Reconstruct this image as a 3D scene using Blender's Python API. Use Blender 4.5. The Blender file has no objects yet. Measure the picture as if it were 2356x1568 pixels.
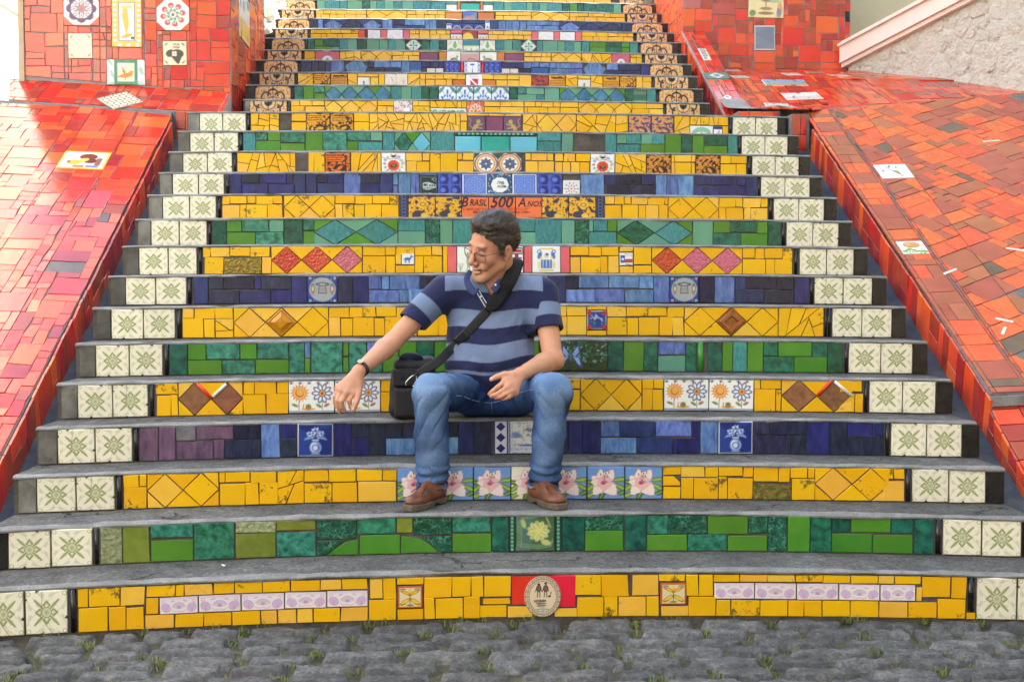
import bpy, bmesh, math, random
import numpy as np
from mathutils import Vector, Matrix
from mathutils.bvhtree import BVHTree
R = math.radians
rng = random.Random(7)
scene = bpy.context.scene
COL = scene.collection

# ------------------------------------------------------------------ camera
CAM_POS = np.array([-0.123, -4.151, 1.20]); YAW = 0.054; PITCH = 0.043; FPX = 2727.0
cam_d = bpy.data.cameras.new("Camera"); cam = bpy.data.objects.new("Camera", cam_d); COL.objects.link(cam)
cam.location = CAM_POS; cam.rotation_euler = (math.pi / 2 - PITCH, 0, -YAW)
cam_d.sensor_fit = 'HORIZONTAL'; cam_d.sensor_width = 36.0; cam_d.lens = FPX / 2356.0 * 36.0
cam_d.clip_start = 0.05; cam_d.clip_end = 3000
scene.camera = cam

# ------------------------------------------------------------------ sky, sun, exposure
SUN_EL = R(50); SUN_AZ = math.atan2(0.97, 0.25)        # from behind the stairs, over the house on the right
world = bpy.data.worlds.new("World"); scene.world = world; world.use_nodes = True
wn = world.node_tree.nodes; wl = world.node_tree.links
bg = wn["Background"]; sky = wn.new("ShaderNodeTexSky"); sky.sky_type = 'NISHITA'; sky.sun_disc = False
sky.sun_elevation = SUN_EL; sky.sun_rotation = SUN_AZ
sky.air_density = 1.0; sky.dust_density = 2.0; sky.ozone_density = 0.5; sky.altitude = 0
wl.new(sky.outputs[0], bg.inputs[0]); bg.inputs[1].default_value = 0.15
sun_d = bpy.data.lights.new("Sun", 'SUN'); sun_d.energy = 4.0; sun_d.angle = R(0.53); sun_d.color = (1.0, 0.95, 0.87)
sun = bpy.data.objects.new("Sun", sun_d); COL.objects.link(sun); sun.location = (6, 8, 20)
sdir = Vector((math.sin(SUN_AZ) * math.cos(SUN_EL), math.cos(SUN_AZ) * math.cos(SUN_EL), math.sin(SUN_EL)))
sun.rotation_euler = sdir.to_track_quat('Z', 'Y').to_euler()
vs = scene.view_settings; scene.display_settings.display_device = 'sRGB'
vs.view_transform = 'Standard'; vs.look = 'None'; vs.gamma = 1.0; vs.use_curve_mapping = False
vs.exposure = 2.6
vs.use_white_balance = True; vs.white_balance_temperature = 6750; vs.white_balance_tint = 4
scene.cycles.use_denoising = True
scene.cycles.max_bounces = 6; scene.cycles.diffuse_bounces = 4; scene.cycles.glossy_bounces = 3
scene.cycles.sample_clamp_indirect = 6.0

# ------------------------------------------------------------------ survey helpers (2356-px wide sight grid <-> world)
def sight(x, y):
    a = (x - 1178) / FPX; b = -(y - 784) / FPX
    c, s = math.cos(PITCH), math.sin(PITCH); yy = c + b * s; zz = -s + b * c
    c, s = math.cos(YAW), math.sin(YAW)
    return np.array([a * c + yy * s, -a * s + yy * c, zz])
def on_y(x, y, Y): r = sight(x, y); return CAM_POS + r * ((Y - CAM_POS[1]) / r[1])
def on_x(x, y, X): r = sight(x, y); return CAM_POS + r * ((X - CAM_POS[0]) / r[0])
def on_plane(x, y, p, n): r = sight(x, y); return CAM_POS + r * (np.dot(np.array(p) - CAM_POS, n) / np.dot(r, n))
def vproj(P):
    X = np.asarray(P, float) - CAM_POS; c, s = math.cos(YAW), math.sin(YAW)
    x = X[..., 0] * c - X[..., 1] * s; y = X[..., 0] * s + X[..., 1] * c; z = X[..., 2]
    c, s = math.cos(PITCH), math.sin(PITCH); d = y * c - z * s; u = y * s + z * c
    return np.stack([1178 + FPX * x / d, 784 - FPX * u / d], -1)

# ------------------------------------------------------------------ object helpers
def tag(o, label=None, cat=None, group=None, kind=None):
    if label: o["label"] = label
    if cat: o["category"] = cat
    if group: o["group"] = group
    if kind: o["kind"] = kind
    return o
def link(name, me, mats=None, parent=None, loc=None):
    o = bpy.data.objects.new(name, me); COL.objects.link(o)
    if mats is not None and me is not None and not me.materials:
        for m in (mats if isinstance(mats, (list, tuple)) else [mats]): me.materials.append(m)
    if parent is not None: o.parent = parent
    if loc is not None: o.location = loc
    return o
def empty(name, loc=(0, 0, 0)):
    o = bpy.data.objects.new(name, None); COL.objects.link(o); o.location = loc; o.empty_display_size = 0.05; return o
def pymesh(name, v, f, smooth=False, fmat=None):
    me = bpy.data.meshes.new(name); me.from_pydata([tuple(map(float, p)) for p in v], [], [tuple(map(int, q)) for q in f])
    if fmat is not None: me.polygons.foreach_set("material_index", np.asarray(fmat, np.int32))
    if smooth: me.polygons.foreach_set("use_smooth", np.ones(len(me.polygons), bool))
    me.update(); return me
def npmesh(name, v, quads, smooth=True, col=None):
    me = bpy.data.meshes.new(name); v = np.asarray(v, np.float32); q = np.asarray(quads, np.int32); n = q.shape[1]
    me.vertices.add(len(v)); me.vertices.foreach_set("co", v.ravel())
    me.loops.add(q.size); me.loops.foreach_set("vertex_index", q.ravel())
    me.polygons.add(len(q)); me.polygons.foreach_set("loop_start", np.arange(0, q.size, n, dtype=np.int32))
    me.update(calc_edges=True)
    if smooth: me.polygons.foreach_set("use_smooth", np.ones(len(q), bool))
    if col is not None:
        at = me.color_attributes.new("Col", 'FLOAT_COLOR', 'POINT')
        c4 = np.ones((len(v), 4), np.float32); c4[:, :3] = col; at.data.foreach_set("color", c4.ravel())
    me.validate(); return me
def s2l(c):
    c = np.asarray(c, float) / 255.0
    return np.where(c <= 0.04045, c / 12.92, ((c + 0.055) / 1.055) ** 2.4)
def tube(pts, rad, nseg=8, closed=False, cap=True):
    """verts, quads of a swept tube; rad scalar or list"""
    P = np.asarray(pts, float); n = len(P); rad = np.broadcast_to(np.asarray(rad, float), (n,))
    T = np.gradient(P, axis=0) if not closed else np.roll(P, -1, 0) - np.roll(P, 1, 0)
    T /= np.linalg.norm(T, axis=1)[:, None] + 1e-12
    up = np.array([0, 0, 1.0]) if abs(T[0][2]) < 0.9 else np.array([1.0, 0, 0])
    V = []; a = np.cross(T[0], up); a /= np.linalg.norm(a)
    for i in range(n):
        a = a - T[i] * np.dot(a, T[i]); a /= np.linalg.norm(a) + 1e-12; b = np.cross(T[i], a)
        for j in range(nseg):
            t = 2 * math.pi * j / nseg; V.append(P[i] + rad[i] * (math.cos(t) * a + math.sin(t) * b))
    F = []
    for i in range(n if closed else n - 1):
        for j in range(nseg):
            k = (i + 1) % n; j2 = (j + 1) % nseg
            F.append((i * nseg + j, i * nseg + j2, k * nseg + j2, k * nseg + j))
    if cap and not closed:
        F.append(tuple(range(nseg - 1, -1, -1))); F.append(tuple((n - 1) * nseg + j for j in range(nseg)))
    return V, F
def box_vf(x0, x1, y0, y1, z0, z1):
    v = [(x0, y0, z0), (x1, y0, z0), (x1, y1, z0), (x0, y1, z0), (x0, y0, z1), (x1, y0, z1), (x1, y1, z1), (x0, y1, z1)]
    f = [(0, 3, 2, 1), (4, 5, 6, 7), (0, 1, 5, 4), (1, 2, 6, 5), (2, 3, 7, 6), (3, 0, 4, 7)]
    return v, f
def merge(parts):
    V = []; F = []
    for v, f in parts:
        o = len(V); V += [tuple(p) for p in v]; F += [tuple(i + o for i in q) for q in f]
    return V, F
def catmull(P, n=8):
    P = [np.array(p, float) for p in P]; P = [2 * P[0] - P[1]] + P + [2 * P[-1] - P[-2]]; out = []
    for i in range(1, len(P) - 2):
        for j in range(n):
            t = j / n; a, b, c, d = P[i - 1:i + 3]
            out.append(0.5 * ((2 * b) + (c - a) * t + (2 * a - 5 * b + 4 * c - d) * t * t + (3 * b - a - 3 * c + d) * t ** 3))
    out.append(P[-2]); return np.array(out)

# ------------------------------------------------------------------ materials
MATS = {}
class NT:
    def __init__(s, name):
        s.m = bpy.data.materials.new(name); s.m.use_nodes = True; s.t = s.m.node_tree; s.n = s.t.nodes; s.l = s.t.links
        s.b = s.n["Principled BSDF"]
    def new(s, typ, **kw):
        n = s.n.new(typ)
        for k, v in kw.items():
            if k.startswith('i_'): n.inputs[int(k[2:])].default_value = v
            else: setattr(n, k, v)
        return n
    def link(s, a, b): s.l.new(a, b)
    def noise(s, scale, detail=4, rough=0.55, vec=None, dist=0.0):
        n = s.new("ShaderNodeTexNoise"); n.inputs["Scale"].default_value = scale; n.inputs["Detail"].default_value = detail
        n.inputs["Roughness"].default_value = rough; n.inputs["Distortion"].default_value = dist
        if vec is not None: s.link(vec, n.inputs["Vector"])
        return n.outputs["Fac"]
    def ramp(s, fac, stops):
        r = s.new("ShaderNodeValToRGB"); e = r.color_ramp.elements
        while len(e) < len(stops): e.new(0.5)
        for q, (p, c) in zip(e, stops): q.position = p; q.color = (*c, 1) if len(c) == 3 else c
        s.link(fac, r.inputs[0]); return r.outputs[0]
    def mix(s, fac, a, b, typ='MIX'):
        m = s.new("ShaderNodeMix", data_type='RGBA', blend_type=typ)
        for sock, v in ((m.inputs[0], fac), (m.inputs[6], a), (m.inputs[7], b)):
            if hasattr(v, 'is_output'): s.link(v, sock)
            elif isinstance(v, (int, float)): sock.default_value = v
            else: sock.default_value = (*v, 1)
        return m.outputs[2]
    def math(s, op, a, b=0.0, c=0.0):
        m = s.new("ShaderNodeMath", operation=op)
        for i, v in enumerate((a, b, c)):
            if hasattr(v, 'is_output'): s.link(v, m.inputs[i])
            else: m.inputs[i].default_value = v
        return m.outputs[0]
    def hsv(s, col, h=0.5, sat=1.0, val=1.0):
        m = s.new("ShaderNodeHueSaturation")
        for i, v in ((0, h), (1, sat), (2, val)):
            if hasattr(v, 'is_output'): s.link(v, m.inputs[i])
            else: m.inputs[i].default_value = v
        if hasattr(col, 'is_output'): s.link(col, m.inputs[4])
        else: m.inputs[4].default_value = (*col, 1)
        return m.outputs[0]
    def coords(s, which="Object"): return s.new("ShaderNodeTexCoord").outputs[which]
    def rand(s): return s.new("ShaderNodeObjectInfo").outputs["Random"]
    def shifted(s, amt=40.0):
        """object coords moved by a per-object random offset so that no two pieces share a pattern"""
        a = s.new("ShaderNodeVectorMath", operation='ADD'); s.link(s.coords(), a.inputs[0])
        c = s.new("ShaderNodeCombineXYZ"); r = s.rand(); s.link(s.math('MULTIPLY', r, amt), c.inputs[0]); s.link(s.math('MULTIPLY', r, -1.7 * amt), c.inputs[1])
        s.link(c.outputs[0], a.inputs[1]); return a.outputs[0]
    def bump(s, h, strength=0.2, dist=0.01):
        b = s.new("ShaderNodeBump"); b.inputs["Strength"].default_value = strength; b.inputs["Distance"].default_value = dist
        s.link(h, b.inputs["Height"]); s.link(b.outputs[0], s.b.inputs["Normal"])
    def base(s, c):
        if hasattr(c, 'is_output'): s.link(c, s.b.inputs["Base Color"])
        else: s.b.inputs["Base Color"].default_value = (*c, 1)
    def set(s, rough=0.5, spec=0.5, metal=0.0, coat=0.0):
        if hasattr(rough, 'is_output'): s.link(rough, s.b.inputs["Roughness"])
        else: s.b.inputs["Roughness"].default_value = rough
        s.b.inputs["Specular IOR Level"].default_value = spec; s.b.inputs["Metallic"].default_value = metal; s.b.inputs["Coat Weight"].default_value = coat
        return s.m

def glaze(name, lo, hi, scale=22, var=0.18, hue=0.012, rough=0.16, streak=False, rings=False, pebble=False, wear=0.0, flat=False, spec=0.5):
    """fired glaze: two tones mottled by noise, each piece a little different"""
    t = NT(name); v = t.shifted(); r = t.rand()
    if streak:
        mp = t.new("ShaderNodeMapping"); mp.inputs["Scale"].default_value = (3.0, 1.0, 0.45); t.link(v, mp.inputs[0]); v2 = mp.outputs[0]
    else: v2 = v
    if flat: fac = t.math('MULTIPLY', t.noise(9, 3, 0.6, v2), 1.0)
    else: fac = t.noise(scale, 6, 0.62, v2, 0.4)
    col = t.ramp(fac, [(0.34 if not flat else 0.25, lo), (0.66 if not flat else 0.75, hi)])
    if rings:
        vo = t.new("ShaderNodeTexVoronoi", feature='DISTANCE_TO_EDGE'); vo.inputs["Scale"].default_value = 62; t.link(v, vo.inputs["Vector"])
        edge = t.ramp(vo.outputs[0], [(0.02, (1, 1, 1)), (0.09, (0, 0, 0))])
        msk = t.ramp(t.noise(30, 2, 0.5, v), [(0.42, (0, 0, 0)), (0.58, (1, 1, 1))])
        fac2 = t.math('MULTIPLY', edge, msk); col = t.mix(t.math('MULTIPLY', fac2, 0.75), col, tuple(min(1, 2.2 * c + 0.06) for c in hi))
    h2 = t.math('ADD', t.math('MULTIPLY', t.math('SUBTRACT', r, 0.5), 2 * hue), 0.5)
    r2 = t.math('FRACT', t.math('MULTIPLY', r, 7.31))
    val = t.math('ADD', t.math('MULTIPLY', t.math('SUBTRACT', r2, 0.5), 2 * var), 1.0)
    col = t.hsv(col, h2, 1.0, val)
    # rubbed dirt and bare clay, stronger on some pieces
    if wear > 0:
        n1 = t.noise(55, 5, 0.7, v); n2 = t.noise(9, 2, 0.5, v); r3 = t.math('FRACT', t.math('MULTIPLY', r, 3.77))
        d = t.math('ADD', t.math('ADD', t.math('MULTIPLY', n1, 0.55), t.math('MULTIPLY', n2, 0.6)), t.math('MULTIPLY', r3, 0.10))
        msk = t.ramp(d, [(0.735, (0, 0, 0)), (0.80, (1, 1, 1))])
        col = t.mix(t.math('MULTIPLY', msk, wear), col, (0.06, 0.035, 0.02))
    t.base(col)
    ro = t.math('ADD', t.math('MULTIPLY', t.noise(14, 3, 0.6, v), 0.16), rough - 0.06)
    t.set(ro, spec)
    if rings or pebble:
        vo = t.new("ShaderNodeTexVoronoi"); vo.inputs["Scale"].default_value = 60 if rings else 75; t.link(v, vo.inputs["Vector"])
        t.bump(vo.outputs[0], 0.6 if rings else 0.9, 0.004)
    else: t.bump(t.noise(26, 2, 0.5, v), 0.16, 0.004)
    MATS[name] = t.m; return t.m

Y = glaze('glaze_yellow', (0.80, 0.41, 0.005), (0.86, 0.475, 0.008), var=0.05, hue=0.006, rough=0.22, wear=0.85, flat=True)
Y2 = glaze('glaze_pale_yellow', (0.82, 0.44, 0.035), (0.88, 0.52, 0.075), var=0.05, hue=0.008, rough=0.20, wear=0.4, flat=True)
glaze('glaze_green', (0.055, 0.20, 0.016), (0.095, 0.26, 0.030), var=0.10, rough=0.14, flat=True)
glaze('glaze_mottled_green', (0.010, 0.075, 0.045), (0.06, 0.30, 0.20), scale=30, var=0.22, hue=0.02)
glaze('glaze_deep_green', (0.008, 0.045, 0.035), (0.02, 0.17, 0.10), scale=26, var=0.28, hue=0.02)
glaze('glaze_ringed_green', (0.006, 0.05, 0.03), (0.016, 0.12, 0.07), scale=26, var=0.25, rings=True)
glaze('glaze_olive', (0.14, 0.19, 0.02), (0.24, 0.26, 0.045), scale=14, var=0.15)
glaze('glaze_pebbled_olive', (0.16, 0.19, 0.08), (0.36, 0.36, 0.20), scale=60, pebble=True)
glaze('glaze_teal', (0.025, 0.17, 0.18), (0.075, 0.30, 0.28), scale=26, var=0.16, hue=0.02, streak=True)
glaze('glaze_sea_green', (0.10, 0.29, 0.19), (0.14, 0.34, 0.23), var=0.12, hue=0.02, flat=True)
glaze('glaze_aqua', (0.11, 0.44, 0.58), (0.17, 0.50, 0.63), var=0.06, flat=True, rough=0.1)
glaze('glaze_emerald', (0.02, 0.32, 0.25), (0.05, 0.40, 0.33), var=0.06, flat=True, rough=0.1)
glaze('glaze_indigo', (0.013, 0.017, 0.075), (0.028, 0.040, 0.175), scale=9, var=0.25, hue=0.015, streak=True, rough=0.13)
glaze('glaze_navy', (0.010, 0.011, 0.028), (0.028, 0.036, 0.085), scale=14, var=0.3, hue=0.02, streak=True, rough=0.15)
glaze('glaze_sky_blue', (0.055, 0.11, 0.31), (0.16, 0.28, 0.54), scale=12, var=0.2, hue=0.02, streak=True, rough=0.14)
glaze('glaze_purple', (0.09, 0.05, 0.09), (0.20, 0.11, 0.18), scale=9, var=0.15, hue=0.02, streak=True)
glaze('glaze_grey', (0.10, 0.09, 0.10), (0.20, 0.19, 0.21), scale=14)
glaze('glaze_petrol', (0.03, 0.12, 0.22), (0.07, 0.24, 0.37), scale=22, var=0.15)
glaze('glaze_scarlet', (0.70, 0.022, 0.016), (0.76, 0.035, 0.022), var=0.05, flat=True)
glaze('glaze_rough_red', (0.48, 0.03, 0.018), (0.62, 0.06, 0.032), scale=60, var=0.05, pebble=True)
glaze('glaze_pink', (0.72, 0.11, 0.15), (0.80, 0.16, 0.20), var=0.06, flat=True)
glaze('glaze_rough_pink', (0.50, 0.10, 0.14), (0.64, 0.17, 0.22), scale=60, var=0.08, pebble=True)
glaze('glaze_plum', (0.19, 0.055, 0.12), (0.24, 0.075, 0.15), var=0.08, flat=True)
glaze('glaze_orange', (0.55, 0.17, 0.03), (0.66, 0.24, 0.05), var=0.08, flat=True)
glaze('terracotta', (0.17, 0.055, 0.022), (0.34, 0.13, 0.055), scale=24, rough=0.5)
glaze('glaze_amber', (0.50, 0.17, 0.008), (0.62, 0.25, 0.012), var=0.03, flat=True, rough=0.1)
glaze('glaze_chestnut', (0.22, 0.06, 0.014), (0.36, 0.11, 0.03), scale=20, rough=0.12)
glaze('glaze_mustard', (0.18, 0.11, 0.008), (0.42, 0.26, 0.025), scale=55, pebble=True)
glaze('glaze_moss', (0.05, 0.085, 0.02), (0.30, 0.20, 0.03), scale=40, pebble=True)
glaze('glaze_white', (0.74, 0.73, 0.68), (0.82, 0.81, 0.77), var=0.03, flat=True)
glaze('glaze_black_trim', (0.006, 0.005, 0.006), (0.02, 0.017, 0.017), scale=14, rough=0.12)
glaze('glaze_green_trim', (0.04, 0.22, 0.03), (0.07, 0.30, 0.05), flat=True, rough=0.1)
glaze('glaze_grey_end', (0.075, 0.072, 0.062), (0.20, 0.19, 0.165), scale=10, var=0.5, rough=0.4, wear=0.6)
glaze('glaze_dark_end', (0.008, 0.007, 0.007), (0.024, 0.021, 0.02), scale=12, var=0.25, rough=0.2)
glaze('glaze_red', (0.58, 0.030, 0.012), (0.72, 0.055, 0.018), scale=8, var=0.10, hue=0.008, rough=0.13, flat=True, spec=.8)
glaze('glaze_vermilion', (0.70, 0.075, 0.018), (0.80, 0.105, 0.030), scale=8, var=0.07, hue=0.008, rough=0.13, flat=True, spec=.8)
glaze('glaze_brick', (0.34, 0.030, 0.018), (0.46, 0.055, 0.028), scale=8, var=0.12, hue=0.01, rough=0.14, flat=True, spec=.8)
glaze('glaze_taupe', (0.10, 0.065, 0.05), (0.16, 0.11, 0.085), scale=8, flat=True)

def print_mat(name, rough=0.2, spec=0.5, dirt=0.35):
    t = NT(name); a = t.new("ShaderNodeVertexColor", layer_name="Col"); v = t.shifted()
    d = t.ramp(t.math('ADD', t.math('MULTIPLY', t.noise(60, 5, 0.7, v), 0.6), t.math('MULTIPLY', t.noise(7, 2, 0.5, v), 0.45)), [(0.60, (0, 0, 0)), (0.74, (1, 1, 1))])
    n = t.hsv(a.outputs[0], 0.5, 1.0, t.math('ADD', t.math('MULTIPLY', t.rand(), 0.10), 0.92))
    t.base(t.mix(t.math('MULTIPLY', d, dirt), n, (0.16, 0.11, 0.06)))
    t.bump(t.noise(26, 2, 0.5, v), 0.12, 0.004)
    MATS[name] = t.set(rough, spec); return t.m
PRINT = print_mat('painted_glaze'); PRINT_OLD = print_mat('old_painted_glaze', 0.24, 0.5, 0.75)

def rough_mat(name, stops, scale, bump=0.5, dist=0.006, rough=0.85, fine=220, coords="Object", spec=0.3, spots=None, each=0.0):
    t = NT(name); v = t.coords(coords) if not each else t.shifted(); a = t.noise(scale, 6, 0.65, v); b = t.noise(fine, 3, 0.6, v)
    f = t.math('ADD', t.math('MULTIPLY', a, 0.65), t.math('MULTIPLY', b, 0.35)); c = t.ramp(f, stops)
    if spots:
        vo = t.new("ShaderNodeTexVoronoi"); vo.inputs["Scale"].default_value = spots[0]; t.link(v, vo.inputs["Vector"])
        m = t.ramp(vo.outputs[0], [(spots[1], (1, 1, 1)), (spots[1] + 0.06, (0, 0, 0))]); c = t.mix(t.math('MULTIPLY', m, spots[3]), c, spots[2])
    if each: c = t.hsv(c, t.math('ADD', t.math('MULTIPLY', t.math('FRACT', t.math('MULTIPLY', t.rand(), 5.3)), .04), .48), t.math('ADD', t.math('MULTIPLY', t.rand(), .8), .4), t.math('ADD', t.math('MULTIPLY', t.math('FRACT', t.math('MULTIPLY', t.rand(), 9.7)), each), 1 - each / 2))
    t.base(c); t.bump(f, bump, dist); MATS[name] = t.set(rough, spec); return t.m
MORTAR = rough_mat('mortar', [(0.3, (0.045, 0.036, 0.030)), (0.7, (0.16, 0.135, 0.115))], 18)
def tread_mat():
    t = NT('tread_screed'); v = t.coords(); a = t.noise(2.6, 4, .6, v); b = t.noise(75, 6, .75, v); c = t.noise(14, 5, .7, v)
    col = t.ramp(t.math('ADD', t.math('MULTIPLY', a, .45), t.math('MULTIPLY', c, .55)), [(.34, (.078, .075, .070)), (.5, (.13, .125, .118)), (.66, (.20, .192, .18))])
    col = t.mix(1.0, col, t.ramp(b, [(.30, (.35, .35, .35)), (.5, (1, 1, 1)), (.70, (1.7, 1.68, 1.64))]), 'MULTIPLY')
    vo = t.new("ShaderNodeTexVoronoi", feature='DISTANCE_TO_EDGE'); vo.inputs["Scale"].default_value = 1.7; ad = t.new("ShaderNodeVectorMath", operation='ADD'); nz = t.new("ShaderNodeTexNoise"); nz.inputs["Scale"].default_value = 9; nz.inputs["Detail"].default_value = 6; t.link(v, nz.inputs["Vector"]); sc = t.new("ShaderNodeVectorMath", operation='SCALE'); sc.inputs[3].default_value = .22; t.link(nz.outputs["Color"], sc.inputs[0]); t.link(v, ad.inputs[0]); t.link(sc.outputs[0], ad.inputs[1]); t.link(ad.outputs[0], vo.inputs["Vector"])
    crack = t.math('MULTIPLY', t.ramp(vo.outputs[0], [(.004, (1, 1, 1)), (.010, (0, 0, 0))]), t.ramp(t.noise(3.1, 2, .5, v), [(.5, (0, 0, 0)), (.56, (1, 1, 1))]))
    col = t.mix(t.math('MULTIPLY', crack, .8), col, (.03, .028, .025)); col = t.mix(t.ramp(t.noise(5.5, 5, .7, v), [(.60, (0, 0, 0)), (.70, (.6, .6, .6))]), col, (.075, .070, .062))
    t.base(col); t.bump(t.math('SUBTRACT', b, t.math('MULTIPLY', crack, 1.5)), 1.0, .006); MATS['tread_screed'] = t.set(.95, .12); return t.m
TREAD = tread_mat()
NOSE = rough_mat('nosing_cement', [(0.30, (0.12, 0.115, 0.108)), (0.5, (0.22, 0.213, 0.203)), (0.68, (0.35, 0.34, 0.325))], 9, 0.8, 0.005, fine=120, spec=.15)
GUTTER = rough_mat('gutter_cement', [(0.3, (0.028, 0.034, 0.040)), (0.7, (0.11, 0.125, 0.14))], 12, 0.9, 0.008, fine=120, rough=0.7)
GROUT = rough_mat('pale_grout', [(0.3, (0.22, 0.20, 0.19)), (0.7, (0.40, 0.37, 0.35))], 20, 0.6, 0.005)
GROUT_D = rough_mat('grey_grout', [(0.3, (0.10, 0.095, 0.09)), (0.7, (0.24, 0.23, 0.225))], 20, 0.6, 0.005)
CONC = rough_mat('old_concrete', [(0.3, (0.16, 0.15, 0.135)), (0.7, (0.33, 0.31, 0.285))], 10, 0.7, 0.006)
COLC = dict(y='glaze_yellow', i='glaze_pale_yellow', g='glaze_green', m='glaze_mottled_green', q='glaze_deep_green', k='glaze_ringed_green', o='glaze_olive',
    u='glaze_pebbled_olive', t='glaze_teal', a='glaze_sea_green', A='glaze_aqua', G='glaze_emerald', b='glaze_indigo', d='glaze_navy', l='glaze_sky_blue',
    p='glaze_purple', w='glaze_grey', h='glaze_petrol', R='glaze_scarlet', r='glaze_rough_red', P='glaze_pink', j='glaze_rough_pink', V='glaze_plum', O='glaze_orange',
    n='terracotta', N='glaze_amber', X='glaze_chestnut', M='glaze_mustard', z='glaze_moss', W='glaze_white', c='glaze_grey_end', D='glaze_dark_end', s='glaze_black_trim', S='glaze_green_trim', T='glaze_scarlet')

# ------------------------------------------------------------------ flat pieces (tiles)
def clip_poly(P, n, d):
    """keep the part of polygon P where dot(p,n) <= d"""
    out = []
    for i in range(len(P)):
        a, b = P[i], P[(i + 1) % len(P)]; da = a[0] * n[0] + a[1] * n[1] - d; db = b[0] * n[0] + b[1] * n[1] - d
        if da <= 0: out.append(a)
        if (da < 0 < db) or (db < 0 < da): t = da / (da - db); out.append((a[0] + t * (b[0] - a[0]), a[1] + t * (b[1] - a[1])))
    return out
def area(P): return 0.5 * sum(P[i][0] * P[(i + 1) % len(P)][1] - P[(i + 1) % len(P)][0] * P[i][1] for i in range(len(P)))
def clean(P, eps=0.002):
    out = []
    for p in P:
        if not out or math.hypot(p[0] - out[-1][0], p[1] - out[-1][1]) > eps: out.append(p)
    while len(out) > 1 and math.hypot(out[0][0] - out[-1][0], out[0][1] - out[-1][1]) <= eps: out.pop()
    return out
def inset(P, d):
    P = clean(P)
    if len(P) < 3: return []
    if area(P) < 0: P = P[::-1]
    Q = list(P)
    for i in range(len(P)):
        a, b = P[i], P[(i + 1) % len(P)]; ex, ey = b[0] - a[0], b[1] - a[1]; L = math.hypot(ex, ey)
        n = (ey / L, -ex / L); Q = clip_poly(Q, n, n[0] * a[0] + n[1] * a[1] - d)
        if len(Q) < 3: return []
    return clean(Q, 0.0012)
def wobble(P, amt, r, sub=0.07):
    """break long edges and nudge the points: hand-cut edges"""
    out = []
    for i in range(len(P)):
        a, b = P[i], P[(i + 1) % len(P)]; L = math.hypot(b[0] - a[0], b[1] - a[1])
        out.append((a[0] + r.uniform(-amt, amt) * 0.6, a[1] + r.uniform(-amt, amt) * 0.6))
        k = int(L / sub)
        for j in range(1, min(k, 3)):
            t = j / min(k, 3); out.append((a[0] + t * (b[0] - a[0]) + r.uniform(-amt, amt) * 0.3, a[1] + t * (b[1] - a[1]) + r.uniform(-amt, amt) * 0.3))
    return out
def prism_mesh(name, P, thick, bevel, lift=0.0):
    """local x,y polygon; z = outward. front at +lift, back at lift-thick"""
    n = len(P); cx = sum(p[0] for p in P) / n; cy = sum(p[1] for p in P) / n
    ins = []
    for p in P:
        dx, dy = cx - p[0], cy - p[1]; L = math.hypot(dx, dy) or 1; ins.append((p[0] + dx / L * bevel * 1.2, p[1] + dy / L * bevel * 1.2))
    v = [(x, y, lift) for x, y in ins] + [(x, y, lift - bevel) for x, y in P] + [(x, y, lift - thick) for x, y in P]
    f = [tuple(range(n))] + [(n + i, n + (i + 1) % n, (i + 1) % n, i) for i in range(n)] + [(2 * n + i, 2 * n + (i + 1) % n, n + (i + 1) % n, n + i) for i in range(n)]
    return pymesh(name, v, f)
def frame(o, U, V, N):
    m = Matrix.Identity(4)
    for i in range(3): m[i][0] = U[i]; m[i][1] = V[i]; m[i][2] = N[i]; m[i][3] = o[i]
    return m
def piece(name, P, fr, mat, parent, r, gap=0.0035, jit=0.0014, thick=0.011, lift=0.007, bevel=0.0014, tilt=0.006, uneven=0.0013, label=None):
    """one laid tile: polygon P in the plane frame fr (origin,U,V,N)"""
    Q = inset(P, gap)
    if len(Q) < 3 or abs(area(Q)) < 1.0e-4: return None
    Q = wobble(Q, jit, r)
    cx = sum(p[0] for p in Q) / len(Q); cy = sum(p[1] for p in Q) / len(Q)
    me = prism_mesh(name, [(p[0] - cx, p[1] - cy) for p in Q], thick, bevel); me.materials.append(mat)
    o = bpy.data.objects.new(name, me); COL.objects.link(o); o.parent = parent
    loc = Matrix.Translation((cx, cy, lift + r.uniform(-uneven, uneven)))
    rot = Matrix.Rotation(r.gauss(0, tilt), 4, 'X') @ Matrix.Rotation(r.gauss(0, tilt), 4, 'Y')
    o.matrix_local = fr @ loc @ rot
    if label: o["label"] = label
    return o
def split_rand(P, n, r):
    """broken pottery: keep cutting the largest piece"""
    L = [P]
    while len(L) < n:
        L.sort(key=lambda q: -abs(area(q))); q = L.pop(0); cx = sum(p[0] for p in q) / len(q); cy = sum(p[1] for p in q) / len(q)
        xs = [p[0] for p in q]; ys = [p[1] for p in q]; w = max(xs) - min(xs); h = max(ys) - min(ys)
        th = (0 if w > h else math.pi / 2) + r.gauss(0, 0.45); nn = (math.cos(th), math.sin(th))
        d = nn[0] * (cx + r.uniform(-.18, .18) * w) + nn[1] * (cy + r.uniform(-.18, .18) * h)
        a = clip_poly(q, nn, d); b = clip_poly(q, (-nn[0], -nn[1]), -d)
        if len(a) < 3 or len(b) < 3: L.append(q); break
        L += [a, b]
    return L
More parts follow.
